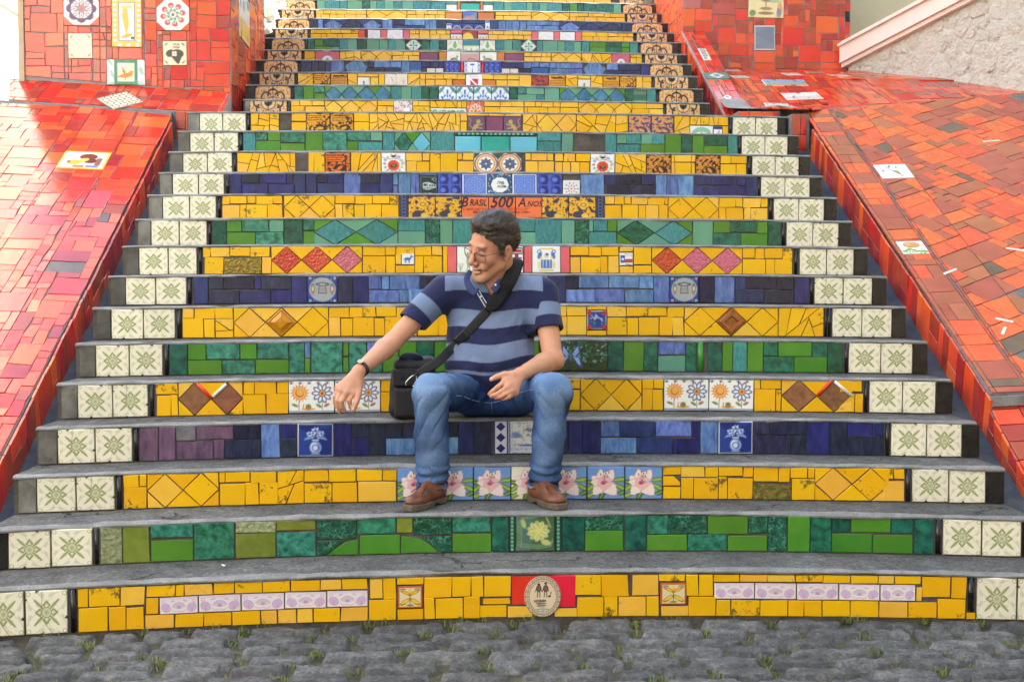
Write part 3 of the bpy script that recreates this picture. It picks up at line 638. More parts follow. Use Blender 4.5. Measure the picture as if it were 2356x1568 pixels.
def m_brasil(i):
    """one of the seven panels; the middle three carry the orange title field, the rest the black and yellow figures"""
    if i in (2, 3, 4): c = Cv(56, (236, 120, 72)); c.blot(40, 1.4, (200, 90, 80), .4, i); c.rect(0, 1, .93, 1, (56, 58, 84)); c.blot(60, 1.9, (56, 58, 84), .5, i + 20); c.blot(50, 1.6, (190, 80, 60), .4, i + 2)
    else:
        c = Cv(56, (232, 174, 50)); k = (62, 64, 84); c.blot(20, .55, k, 1, 30 + i); c.blot(44, .8, k, .95, 40 + i); c.rect(0, 1, .94, 1, k); c.blot(30, .95, (226, 130, 60), .8, 50 + i); c.ell(.35, .22, .22, .14, .2, k); c.poly([(.3, .62), (.55, .84), (.78, .64), (.52, .42)], (236, 186, 60)) if i in (0, 6) else None
        if i in (0, 6): c.ellr(.54, .63, .1, .07, 0, .02, k)
        c.ell(.6, .15, .14, .10, -.3, (236, 190, 70))
    return c
def m_circdots():
    c = Cv(40, (234, 232, 230)); cols = ((190, 60, 80), (90, 130, 160), (120, 150, 110), (200, 110, 130))
    for k, r_ in enumerate((.2, .36)):
        for i in range(8 + 2 * k): a = i * 2 * math.pi / (8 + 2 * k); c.ell(.5 + r_ * math.cos(a), .48 + r_ * math.sin(a), .055, .035, a, cols[(i + k) % 4])
    c.disc(.5, .48, .05, (190, 60, 80)); return c
def m_lion(flip):
    c = Cv(44, (108, 78, 104) if not flip else (90, 76, 116)); y = (186, 160, 96); q = (lambda x: 1 - x) if flip else (lambda x: x)
    c.ell(q(.45), .45, .20, .11, .8 if not flip else -.8, y); c.disc(q(.62), .72, .12, y); c.line(q(.55), .5, q(.85), .6, .06, y); c.line(q(.5), .4, q(.8), .36, .06, y); c.line(q(.4), .35, q(.5), .1, .07, y); c.line(q(.32), .35, q(.25), .1, .07, y); c.path([(q(.3), .35), (q(.12), .5), (q(.2), .8), (q(.1), .9)], .04, y); c.rect(.4, .8, .02, .1, y, .6); return c
def m_fan():
    c = Cv(40, (236, 236, 230), 2.4); c.ell(1.2, .35, 1.0, .55, 0, (140, 196, 170)); c.ell(1.2, .1, .8, .4, 0, (236, 238, 232)); c.rect(1.1, 1.32, 0, .45, (200, 150, 90)); return c
def m_mast():
    c = Cv(28, (236, 236, 238)); c.rect(0, 1, .72, 1, (50, 60, 110)); c.line(.3, .15, .65, .62, .05, (190, 50, 60)); c.line(.65, .15, .65, .62, .04, (60, 70, 120)); return c
def m_confetti():
    c = Cv(48, (226, 214, 206)); r = np.random.RandomState(8); cols = ((210, 90, 100), (110, 140, 200), (230, 170, 80), (190, 150, 190), (240, 230, 220))
    for i in range(120): x, y = r.rand(2); c.rect(x - .035, x + .035, y - .035, y + .035, cols[i % 5])
    c.rect(.5, .86, .42, .64, (240, 236, 238)); return c
def m_redflower():
    c = Cv(48, (214, 104, 72)); w = (240, 228, 208)
    for i in range(8): a = i * math.pi / 4; c.ell(.5 + .22 * math.cos(a), .5 + .22 * math.sin(a), .17, .10, a, w); c.ell(.5 + .22 * math.cos(a), .5 + .22 * math.sin(a), .11, .055, a, (222, 120, 90)); c.ellr(.5 + .42 * math.cos(a + .39), .5 + .42 * math.sin(a + .39), .10, .06, a, .02, w)
    c.disc(.5, .5, .10, (236, 150, 60)); c.disc(.5, .5, .05, (206, 60, 50)); return c
def m_swirl():
    c = Cv(24, (222, 220, 200), 4.0); g = (96, 146, 120)
    for i in range(4): c.ellr(.5 + i, .3, .42, .5, 0, .10, g); c.disc(.5 + i, .35, .16, (196, 110, 110) if i % 2 == 0 else (120, 160, 130)); c.ell(i, .7, .2, .1, .5, (130, 166, 120))
    return c
def m_bluevase():
    c = Cv(52, (232, 236, 238)); b = (72, 122, 196); t = (90, 150, 150)
    for sg in (-1, 1): c.ell(.5 + sg * .36, .82, .26, .09, -sg * .75, t); c.line(.5 + sg * .5, 1, .5 + sg * .16, .62, .02, (60, 80, 130)); c.ell(.5 + sg * .3, .42, .10, .06, sg * .8, b); c.ell(.5 + sg * .38, .2, .13, .05, -sg * .5, b); c.ell(.5 + sg * .16, .52, .09, .05, -sg * .9, b)
    c.ell(.5, .72, .06, .14, 0, b); c.ell(.5, .5, .05, .07, 0, b); c.ell(.5, .26, .17, .11, 0, (110, 170, 170)); c.rect(.34, .66, .30, .36, b); c.rect(.4, .6, .08, .14, b); c.blot(34, 1.25, b, .5, 2); return c
def m_coil():
    c = Cv(30, (54, 110, 84), 2.0)
    for i in range(9): c.ell(.1 + i * .22, .78, .1, .1, 0, (120, 150, 130)); c.line(.1 + i * .22, .55, .2 + i * .22, .95, .05, (60, 70, 60))
    c.rect(.05, 1.95, .1, .42, (66, 150, 96)); c.rect(.05, 1.95, .3, .36, (150, 206, 170)); return c
def m_sketch():
    c = Cv(40, (232, 220, 206), 1.6); c.blot(14, .9, (200, 170, 150), .7, 3); c.rect(0, 1.6, 0, .3, (214, 170, 150), .5); c.blot(40, 1.4, (150, 120, 110), .4, 8); c.line(.8, 0, .8, 1, .012, (150, 130, 120)); return c
def m_smallfig():
    c = Cv(30, (230, 224, 214)); c.ell(.5, .4, .1, .2, 0, (90, 90, 80)); c.disc(.5, .68, .07, (120, 90, 70)); c.line(.3, .1, .7, .1, .05, (150, 120, 90)); c.line(.5, .5, .75, .4, .04, (170, 90, 70)); return c
def m_shield():
    c = Cv(40, (240, 240, 240)); c.poly([(.25, .75), (.75, .75), (.72, .38), (.5, .18), (.28, .38)], (206, 40, 60)); c.line(.28, .72, .7, .36, .10, (240, 240, 240)); c.scribble(.25, .75, .8, .9, 1, (120, 110, 110), .6); return c
def m_scallop():
    c = Cv(34, (50, 84, 140), 1.8); w = (140, 190, 200)
    for i in range(4): c.ring(.25 + .45 * i, .3, .17, .05, w); c.disc(.25 + .45 * i, .3, .06, w); c.kite(.03 + .45 * i, .3, .35, .07, math.pi / 2, w, .8)
    c.rect(0, 1.8, .12, .2, (90, 150, 170)); return c
def m_fleck():
    c = Cv(26, (226, 216, 204)); c.blot(40, .9, (150, 110, 110), .8, 4); c.blot(52, 1.1, (110, 120, 150), .7, 6); return c
def m_tower():
    c = Cv(44, (232, 236, 240)); b = (66, 110, 190); c.poly([(.5, .72), (.44, .2), (.56, .2)], (90, 110, 150)); c.line(.36, .14, .48, .4, .03, b); c.line(.64, .14, .52, .4, .03, b); c.rect(.3, .7, .06, .11, b); c.ell(.5, .85, .14, .05, 0, b)
    for y in (.2, .45, .7, .9):
        for x in (.1, .9): c.ring(x, y, .07, .03, b); c.ell(x, y + .1, .05, .03, .6, b)
    return c
def m_roundel():
    c = Cv(44, (206, 92, 112), 1.5); c.line(.85, 0, .85, 1, .012, (110, 50, 60)); c.disc(.75, .36, .40, (90, 130, 150)); c.disc(.75, .36, .365, (234, 232, 224)); c.poly([(.5, .36), (.75, .6), (1.0, .36), (.94, .2), (.56, .2)], (196, 96, 60)); c.rect(.6, .9, .14, .3, (150, 80, 60)); c.ell(.55, .2, .1, .08, 0, (130, 150, 100)); return c
def m_bow(i):
    c = Cv(44, (234, 230, 218))
    if i == 0: c.blot(8, .6, (220, 210, 200), .5, 2); c.ell(.5, .45, .30, .2, .2, (120, 120, 84)); c.ell(.62, .5, .2, .14, -.3, (150, 146, 110)); c.ell(.4, .3, .14, .05, .3, (110, 106, 80)); c.disc(.75, .7, .09, (110, 150, 130), .8)
    else: c.c[:] = (206, 158, 156); c.rect(0, 1, .86, 1, (190, 196, 180)); c.path([(.1, .12), (.25, .4), (.5, .6), (.8, .5), (.95, .2)], .10, (204, 112, 116)); c.path([(.1, .12), (.4, .4), (.7, .42), (.95, .3)], .05, (226, 170, 168)); c.path([(.2, .05), (.5, .3), (.9, .1)], .04, (170, 90, 96))
    return c
def m_greendiamond():
    c = Cv(48, (222, 226, 214)); g = (86, 148, 128); c.frm(.05, .04, (140, 150, 130))
    for i in range(4):
        a = i * math.pi / 2 + math.pi / 4; c.ell(.5 + .24 * math.cos(a), .5 + .24 * math.sin(a), .15, .07, a, g); c.ellr(.5 + .3 * math.cos(a + .785), .5 + .3 * math.sin(a + .785), .1, .06, a, .025, g)
    c.disc(.5, .5, .09, g); c.disc(.5, .5, .04, (222, 226, 214)); return c
def m_clover():
    c = Cv(48, (232, 230, 216)); g = (126, 176, 112)
    for x in (0, 1): c.disc(x, 1, .3, (210, 214, 220)); c.ring(x, 1, .3, .03, (232, 170, 80)); c.ring(x, 0, .3, .03, (232, 170, 80))
    c.ell(.5, .72, .09, .22, 0, g); c.disc(.5, .66, .13, g)
    for sg in (-1, 1): c.disc(.5 + sg * .24, .36, .14, g); c.disc(.5 + sg * .36, .34, .10, g); c.line(.5, .4, .5 + sg * .2, .36, .06, g)
    c.disc(.5, .3, .10, (210, 196, 120)); return c
def m_greenborder():
    c = Cv(44, (228, 228, 206)); c.rect(0, 1, .66, 1, (54, 132, 142)); c.rect(0, 1, .60, .66, (206, 200, 150)); c.ell(.5, .3, .05, .2, 0, (110, 160, 90)); c.ell(.4, .25, .08, .04, -.6, (110, 160, 90)); c.ell(.6, .25, .08, .04, .6, (110, 160, 90))
    for x in (.14, .86): c.disc(x, .38, .09, (170, 176, 200))
    return c
def m_whitecirc():
    c = Cv(40, (232, 228, 228)); c.ring(.5, .45, .33, .012, (180, 180, 190)); c.blot(30, 1.3, (160, 160, 170), .5, 3); c.ell(.5, .38, .18, .07, 0, (196, 196, 204)); return c
def m_acorn():
    c = Cv(36, (232, 216, 190), 1.0); c.rect(0, 1, .92, 1, (90, 100, 150)); c.path([(.3, .6), (.5, .42), (.7, .6)], .05, (170, 70, 50)); c.disc(.5, .7, .05, (60, 60, 60)); c.disc(.2, .7, .1, (230, 160, 90), .7); c.disc(.8, .7, .1, (230, 160, 90), .7); return c
def m_sunset():
    c = Cv(44, (150, 60, 56)); c.blot(7, .2, (196, 90, 60), .7, 4); c.disc(.36, .5, .36, (240, 200, 70)); c.ell(.6, .3, .16, .10, -.3, (84, 70, 76)); c.line(.5, .3, .46, .44, .05, (84, 70, 76)); c.line(.55, .2, .53, .08, .04, (84, 70, 76)); c.line(.68, .2, .69, .06, .04, (84, 70, 76)); return c
def m_delft():
    c = Cv(28, (220, 226, 236), .7); b = (70, 100, 180); c.rect(.05, .65, .85, .95, b); c.ell(.35, .45, .14, .2, 0, b); c.ell(.35, .45, .07, .1, 0, (220, 226, 236)); c.rect(.1, .6, .1, .16, b); return c
def m_platter(brown=False):
    c = Cv(40, (58, 74, 140)); k = (150, 110, 100) if brown else (130, 160, 190); c.disc(.5, .40, .46, (196, 200, 210) if not brown else (196, 170, 160)); c.disc(.5, .40, .40, (84, 88, 120)); c.blot(40, .5, k, .8, 3); c.ring(.5, .4, .43, .03, (190, 200, 214)); c.disc(.5, .4, .12, (190, 176, 180)); 
    d = np.hypot(c.X - .5, c.Y - .4); c.put(.47 - d, (58, 74, 140)); return c
def m_fruit():
    c = Cv(36, (88, 106, 180)); c.disc(.35, .45, .25, (190, 130, 100)); c.disc(.66, .5, .24, (150, 140, 150)); c.ell(.65, .2, .3, .16, 0, (230, 190, 90)); c.ring(.85, .8, .08, .03, (130, 190, 170)); return c
def m_sill():
    c = Cv(36, (230, 226, 222)); c.blot(30, .8, (170, 160, 160), .7, 5); c.poly([(.2, 0), (.5, .6), (.8, 0)], (238, 234, 230)); c.frm(0, .05, (150, 140, 140)); return c
def m_rosette(a_, b_):
    c = Cv(60, (236, 234, 228))
    for i in range(8): a = i * math.pi / 4; c.disc(.5 + .30 * math.cos(a), .5 + .30 * math.sin(a), .13, a_)
    c.disc(.5, .5, .36, a_); c.blot(60, 1.1, (190, 70, 80), .6, 3); d = np.hypot(c.X - .5, c.Y - .5); c.put(.46 - d, (236, 234, 228))
    c.disc(.5, .5, .30, (238, 234, 230))
    for i in range(8): a = i * math.pi / 4; c.ell(.5 + .2 * math.cos(a), .5 + .2 * math.sin(a), .11, .055, a, (240, 238, 234)); c.ellr(.5 + .2 * math.cos(a), .5 + .2 * math.sin(a), .11, .055, a, .015, a_); c.ell(.5 + .2 * math.cos(a), .5 + .2 * math.sin(a), .045, .018, a, b_)
    c.disc(.5, .5, .07, b_); return c
def m_wreath():
    c = Cv(60, (238, 236, 230)); g = (90, 140, 96)
    for i in range(8):
        a = i * math.pi / 4 + .2; x, y = .5 + .3 * math.cos(a), .5 + .3 * math.sin(a); c.disc(x, y, .085, (208, 80, 74)); c.disc(x - .03 * math.cos(a), y - .03 * math.sin(a), .04, (238, 236, 230)); c.line(.5 + .1 * math.cos(a), .5 + .1 * math.sin(a), x, y, .02, g); c.ell(.5 + .15 * math.cos(a + .3), .5 + .15 * math.sin(a + .3), .05, .025, a, g)
    c.disc(.5, .5, .05, (120, 110, 110)); return c
def m_scroll():
    c = Cv(80, (236, 196, 96), .62); k = (90, 100, 150)
    for i in range(3):
        for y in (.04, .96): c.rect(.12 + i * .18, .20 + i * .18, y - .03, y + .03, (210, 214, 230))
    for i in range(9):
        for x in (.06, .56): c.rect(x - .035, x + .035, .1 + i * .1, .155 + i * .1, (206, 212, 232))
    c.rect(.14, .48, .12, .88, k); c.rect(.155, .465, .13, .87, (244, 242, 236)); c.poly([(.17, .78), (.40, .80), (.40, .6), (.36, .45), (.38, .25), (.2, .2), (.19, .4), (.21, .6)], (236, 190, 90)); c.ell(.30, .79, .13, .035, .05, (240, 204, 120)); c.ell(.31, .22, .12, .035, .3, (226, 170, 80)); c.disc(.42, .18, .03, (80, 110, 80)); c.rect(.43, .46, .15, .2, (70, 80, 140)); return c
def m_creamcorner():
    c = Cv(44, (236, 224, 196)); 
    for x in (.14, .86):
        for y in (.13, .87): c.ell(x, y, .08, .03, .7 if (x < .5) == (y > .5) else -.7, (150, 140, 100))
    c.scribble(.3, .7, .5, .8, 2, (214, 190, 160), .6); return c
def m_heart():
    c = Cv(50, (236, 222, 186)); k = (74, 74, 72)
    for x in (.14, .86):
        for y in (.13, .87): c.ell(x, y, .08, .03, .7 if (x < .5) == (y > .5) else -.7, (120, 120, 90))
    c.ell(.32, .5, .2, .15, .3, k); c.ell(.64, .5, .24, .16, -.2, k); c.poly([(.3, .42), (.85, .48), (.66, .05), (.58, .08)], k)
    for a in range(4): c.disc(.48 + .07 * math.cos(a * 1.57 + .78), .48 + .07 * math.sin(a * 1.57 + .78), .055, (236, 222, 186))
    return c
def m_bird():
    c = Cv(56, (238, 236, 230), 1.45); c.rect(.28, 1.17, 0, 1, (66, 140, 110)); c.blot(14, .6, (100, 166, 140), .5, 3); c.rect(.28, .285, 0, 1, (60, 110, 90)); c.rect(.40, 1.05, .13, .87, (236, 226, 196)); c.blot(26, 1.5, (150, 150, 120), .5, 5)
    d = np.maximum(abs(c.X - .725) - .325, abs(c.Y - .5) - .37); keep = d > 0; base = c.c.copy()
    c.ell(.74, .38, .24, .09, .2, (214, 140, 50)); c.ell(.92, .5, .08, .06, 0, (220, 150, 60)); c.kite(.7, .42, .34, .05, 2.0, (190, 120, 60)); c.kite(.6, .35, .24, .05, 3.3, (206, 140, 60)); c.line(.72, .3, .7, .2, .02, (150, 100, 50)); c.c[keep] = base[keep]; return c
def m_stars():
    c = Cv(48, (232, 228, 206))
    for i in range(7):
        for j in range(7): c.ell((i + .5) / 7, (j + .5) / 7, .055, .025, .78 if (i + j) % 2 else -.78, (92, 88, 70))
    return c
def m_brownbird():
    c = Cv(64, (232, 190, 60), 1.5); c.rect(.07, 1.43, .06, .94, (214, 208, 214)); c.ell(.5, .35, .24, .14, .2, (224, 180, 70)); c.ell(.85, .68, .28, .17, 0, (120, 64, 44)); c.ell(.98, .45, .22, .13, 0, (110, 58, 40)); c.ell(.75, .5, .16, .10, .3, (232, 196, 90)); c.rect(1.15, 1.32, .2, .62, (140, 100, 80)); c.rect(.9, 1.3, .08, .2, (120, 130, 190)); c.rect(.5, .85, .08, .18, (190, 110, 60)); c.poly([(.2, .38), (.34, .46), (.34, .3)], (110, 70, 50)); return c
def m_fountain():
    c = Cv(64, (228, 214, 164), 1.3); c.ell(.4, .72, .4, .04, .05, (150, 176, 180)); c.ell(.85, .55, .4, .05, -.05, (170, 186, 150)); c.blot(14, 1.1, (196, 176, 110), .6, 3); c.rect(.62, .66, .25, .95, (160, 130, 100)); c.ell(.64, .55, .14, .03, 0, (150, 120, 90)); c.ell(.64, .3, .22, .05, 0, (160, 130, 90)); c.ell(.64, .15, .28, .05, 0, (150, 120, 90)); c.ell(1.15, .28, .1, .22, 0, (216, 160, 110)); c.ell(1.12, .18, .08, .14, 0, (130, 140, 170)); c.ell(.15, .15, .12, .1, 0, (120, 150, 100)); return c
def m_greyplain():
    c = Cv(48, (132, 140, 158), .8); c.blot(8, .2, (116, 124, 146), .6, 2); c.rect(0, .8, .95, 1, (236, 232, 224)); c.rect(0, .8, 0, .05, (236, 232, 224)); c.rect(0, .035, 0, 1, (220, 216, 210)); c.rect(.765, .8, 0, 1, (220, 216, 210)); return c
def m_landscape(a_, b_, seed=3):
    c = Cv(40, (226, 226, 220), 2.4); c.rect(.05, 2.35, .45, .95, a_); c.rect(.05, 2.35, .05, .45, b_); c.blot(10, .9, (90, 100, 90), .7, seed); c.blot(26, 1.2, (210, 160, 90), .7, seed + 2); return c
def m_floralwhite():
    c = Cv(48, (240, 238, 232), 1.5); c.blot(16, 1.1, (90, 96, 130), .8, 4); c.ell(.85, .4, .2, .08, -.8, (170, 160, 90)); c.path([(.5, .85), (.6, .6), (.9, .3), (1.1, .12)], .03, (80, 86, 110)); d = np.hypot((c.X - .75) / .55, (c.Y - .5) / .45); c.put((1 - d) * .4, (240, 238, 232)); return c
def m_poppy():
    c = Cv(52, (238, 236, 226), 1.4); g = (110, 150, 90)
    for i in range(9): a = i * .7; c.ell(.15 + i * .14, .22 + .1 * math.sin(a), .14, .06, a, g); c.ell(.1 + i * .14, .12, .08, .05, a, (150, 180, 130))
    c.ell(.70, .68, .42, .22, 0, (196, 140, 84)); c.ell(.55, .74, .2, .13, .4, (214, 166, 110)); c.ell(.9, .74, .2, .13, -.4, (206, 150, 96)); c.ellr(.7, .68, .42, .22, 0, .02, (150, 96, 56)); return c
def m_lettertile():
    c = Cv(20, (228, 226, 210), .34); 
    c.scribble(.08, .26, .05, .95, 9, (50, 70, 50), 1, 4, .05); return c
def m_eyeband():
    c = Cv(30, (70, 120, 100), 2.2); c.poly([(.35, .5), (1.1, .95), (1.85, .5), (1.1, .05)], (190, 200, 190)); c.rect(.85, 1.35, .3, .7, (120, 150, 180)); c.ring(1.1, .5, .12, .05, (70, 100, 100)); return c
def m_button():
    c = Cv(30, (232, 230, 222)); d = np.hypot(c.X - .5, c.Y - .5); c.ell(.48, .5, .14, .2, .5, (180, 70, 60)); c.ellr(.48, .5, .14, .2, .5, .04, (50, 50, 60)); return c
MOTIF = dict(star=m_star, star1=lambda: m_star(1), star2=lambda: m_star(2), star3=lambda: m_star(3), ft=lambda: m_flower(True), fb=lambda: m_flower(False), lily=m_lily, lilac=m_lilac, oval=m_oval, peony=m_peony, beads=m_beads, beadrow=m_beadrow, azalea=m_azalea,
    azaleac=lambda: m_azalea((236, 226, 200)), sun=m_sun, vase=m_vase, diamonds=m_diamonds, ship=m_ship, butterfly=m_butterfly, fish=m_fish, bluefloral=m_bluefloral, donkey=m_donkey, sprout=m_sprout,
    doublet=m_doublet, crest=m_crest, flagstar=m_flagstar, wood1=lambda: m_woodcut((48, 34, 36), (232, 160, 40), 3), wood2=lambda: m_woodcut((52, 36, 26), (214, 140, 60), 11, False),
    wood3=lambda: m_woodcut((70, 72, 110), (222, 150, 90), 21, False), wood4=lambda: m_woodcut((50, 50, 80), (200, 70, 40), 31, False), wood5=lambda: m_woodcut((48, 34, 36), (230, 110, 40), 5), wood6=lambda: m_woodcut((48, 34, 36), (232, 160, 40), 9), verse=m_verse, birds=m_birds, octa=m_octa, tram=m_tram,
    bosses=m_bosses, bosses3=lambda: m_bosses(3), lace=m_lace, lace2=lambda: m_lace(False), shalom=m_shalom, rope=m_rope, circdots=m_circdots, lion=lambda: m_lion(False), lion2=lambda: m_lion(True), fan=m_fan, mast=m_mast,
    confetti=m_confetti, redflower=m_redflower, swirl=m_swirl, bluevase=m_bluevase, coil=m_coil, sketch=m_sketch, smallfig=m_smallfig, shield=m_shield, scallop=m_scallop, fleck=m_fleck, tower=m_tower, roundel=m_roundel,
    bow=lambda: m_bow(0), bow2=lambda: m_bow(1), greendiamond=m_greendiamond, clover=m_clover, greenborder=m_greenborder, whitecirc=m_whitecirc, acorn=m_acorn, sunset=m_sunset, delft=m_delft, platter=m_platter, platter2=lambda: m_platter(True), fruit=m_fruit, sill=m_sill,
    rosette=lambda: m_rosette((92, 66, 104), (206, 110, 90)), wreath=m_wreath, scroll=m_scroll, creamcorner=m_creamcorner, heart=m_heart, bird=m_bird, stars=m_stars, brownbird=m_brownbird, fountain=m_fountain, greyplain=m_greyplain,
    view1=lambda: m_landscape((110, 170, 200), (170, 160, 130)), view2=lambda: m_landscape((224, 224, 222), (206, 206, 200), 8), view3=lambda: m_landscape((200, 206, 220), (220, 180, 80), 5), floralwhite=m_floralwhite, poppy=m_poppy, lettertile=m_lettertile, eyeband=m_eyeband, button=m_button)
for _i in range(7): MOTIF['brasil%d' % _i] = (lambda i: (lambda: m_brasil(i)))(_i)
_MC = {}; MLOC = {}
def motif_mesh(key, mirror=False, round_=False):
    """unit tile (x,y in -.5...5, z outward) with the print as point colours; edges rolled back"""
    kk = (key, mirror, round_)
    if kk in _MC: return _MC[kk]
    c = MOTIF[key](); col = s2l(c.c); nx, ny = c.nx, c.ny
    if mirror: col = col[:, ::-1]
    x = np.linspace(-.5, .5, nx + 1); y = np.linspace(-.5, .5, ny + 1); X, Y_ = np.meshgrid(x, y); Z = np.zeros_like(X)
    Z[0, :] = Z[-1, :] = Z[:, 0] = Z[:, -1] = -0.0016
    if round_:
        rr = np.hypot(X, Y_) / .5; mx = np.maximum(abs(X), abs(Y_)) / .5; f = np.where(rr > 1e-6, mx / np.maximum(rr, 1e-6), 1)
        # map the square grid to a disc and resample the print there
        Xd, Yd = X * f, Y_ * f; ii = np.clip(np.round((Yd + .5) * ny).astype(int), 0, ny); jj = np.clip(np.round((Xd + .5) * nx).astype(int), 0, nx)
        col = col[ii, jj]; X, Y_ = Xd, Yd
    V = np.stack([X, Y_, Z], -1).reshape(-1, 3); idx = np.arange((nx + 1) * (ny + 1)).reshape(ny + 1, nx + 1)
    q = np.stack([idx[:-1, :-1], idx[:-1, 1:], idx[1:, 1:], idx[1:, :-1]], -1).reshape(-1, 4)
    ring = list(idx[0, :]) + list(idx[1:, -1]) + list(idx[-1, :-1][::-1]) + list(idx[1:-1, 0][::-1]); n0 = len(V)
    B = V[ring].copy(); B[:, 2] = -0.012; V = np.vstack([V, B]); m = len(ring)
    side = np.array([(n0 + i, n0 + (i + 1) % m, ring[(i + 1) % m], ring[i]) for i in range(m)])
    cc = np.vstack([col.reshape(-1, 3), np.tile([[.25, .2, .16]], (m, 1))])
    me = npmesh('painted_tile', V, np.vstack([q, side]), smooth=False, col=cc); me.materials.append(PRINT_OLD if key.startswith('star') else PRINT)
    _MC[kk] = me; return me
def motif(key, x0, x1, y0, y1, fr, parent, r, mirror=False, round_=False, lift=0.008, rot=0.0, tilt=0.004, label=None, gap=0.0015, name='painted_tile'):
    o = bpy.data.objects.new(name, motif_mesh(key, mirror, round_)); COL.objects.link(o); o.parent = parent
    ML = fr @ Matrix.Translation(((x0 + x1) / 2, (y0 + y1) / 2, lift + r.uniform(-.0012, .0012))) @ Matrix.Rotation(rot + r.gauss(0, .006 if not round_ else 0), 4, 'Z') @ Matrix.Rotation(r.gauss(0, tilt), 4, 'X') @ Matrix.Rotation(r.gauss(0, tilt), 4, 'Y') @ Matrix.Diagonal((max(.01, x1 - x0 - 2 * gap), max(.01, y1 - y0 - 2 * gap), 1, 1))
    o.matrix_local = ML; MLOC[o.name] = ML
    if label: o["label"] = label
    return o
# ------------------------------------------------------------------ the staircase: every riser is a step of its own with its tiles
YS = [0.02, 0.30]; ZS = [0.158, 0.316]
for dy, dz in zip((.283, .267, .271, .268, .267, .272, .268, .267, .268, .266, .264, .264, .265), (.154, .161, .163, .162, .161, .155, .16, .157, .153, .152, .154, .16, .159)):
    YS.append(YS[-1] + dy); ZS.append(ZS[-1] + dz)
_up = [230, 197, 168, 140, 117, 90, 68, 45, 24, 2, -19, -40]
for i, yv in enumerate(_up):      # upper flight: rise known, depth from its nosing line
    z = ZS[14] + 0.158 * (i + 1); r_ = sight(1090, yv); YS.append(float(CAM_POS[1] + r_[1] * (z + .012 - CAM_POS[2]) / r_[2])); ZS.append(z)
BOW = [.14, .15, .13, .12, .11, .085, .06, .04, .02] + [0.0] * 30
GROUND_Z = -0.015
XM, HW = 0.165, 2.0
X_LEFT, X_RIGHT = -1.83, 2.16
def para(x): return max(0.0, 1 - ((x - XM) / HW) ** 2)
def bow(k, x): return BOW[k - 1] * para(x)
def crown(x): return 0.015 * para(x)
LIP = 0.0125
def step_y(k, x): return YS[k - 1] + bow(k, x)
def step_z(k, x): return ZS[k - 1] + crown(x)
STEP_LABEL = {
 1: "lowest step, yellow tiles with an oval plaque reading retirement at its middle", 2: "second step from the cobbles, green tiles round a raised peony tile",
 3: "yellow step the man rests his shoes against, seven painted azalea tiles at its middle", 4: "dark blue step the man sits on, with a blue vase tile on each side",
 5: "yellow step with painted sunflower and daisy tiles beside the black bag", 6: "green step behind the man with a butterfly mosaic",
 7: "yellow step with one amber pyramid tile and one chestnut relief tile", 8: "blue step with two round grey tiles of loaves and fishes",
 9: "yellow step with red and pink diamond tiles and a lone star flag tile", 10: "green and teal step with large diamonds level with the man's hair",
 11: "yellow step with the panel Brasil 500 Anos above the man's head", 12: "dark blue step with a white medallion reading shalom",
 13: "yellow step with two orange octagon star tiles at its middle", 14: "green and teal step with three raised aqua tiles and a grey patch",
 15: "yellow crazed step with heraldic lion tiles, topmost of the wide flight", 16: "short yellow step just above the wide flight, with a red flower tile",
 17: "green step with blue diamonds and blue and white vase tiles", 18: "yellow step with woodcut verse tiles and a red shield tile",
 19: "blue step with a white tower tile between two red rods", 20: "yellow step with pink round emblems and a painted bow",
 21: "green step with clover tiles and two white lace diamonds", 22: "yellow step with white round-print tiles between pink ones",
 23: "blue step with platters and zigzag triangles, sun on its edge", 24: "yellow step with two orange frames round a fruit tile, sun on its edge",
 25: "teal green step near the top edge of the photo, sun on its edge", 26: "yellow step cut by the top edge of the photo", 27: "topmost step above the photo's top edge"}
ROWS = {}
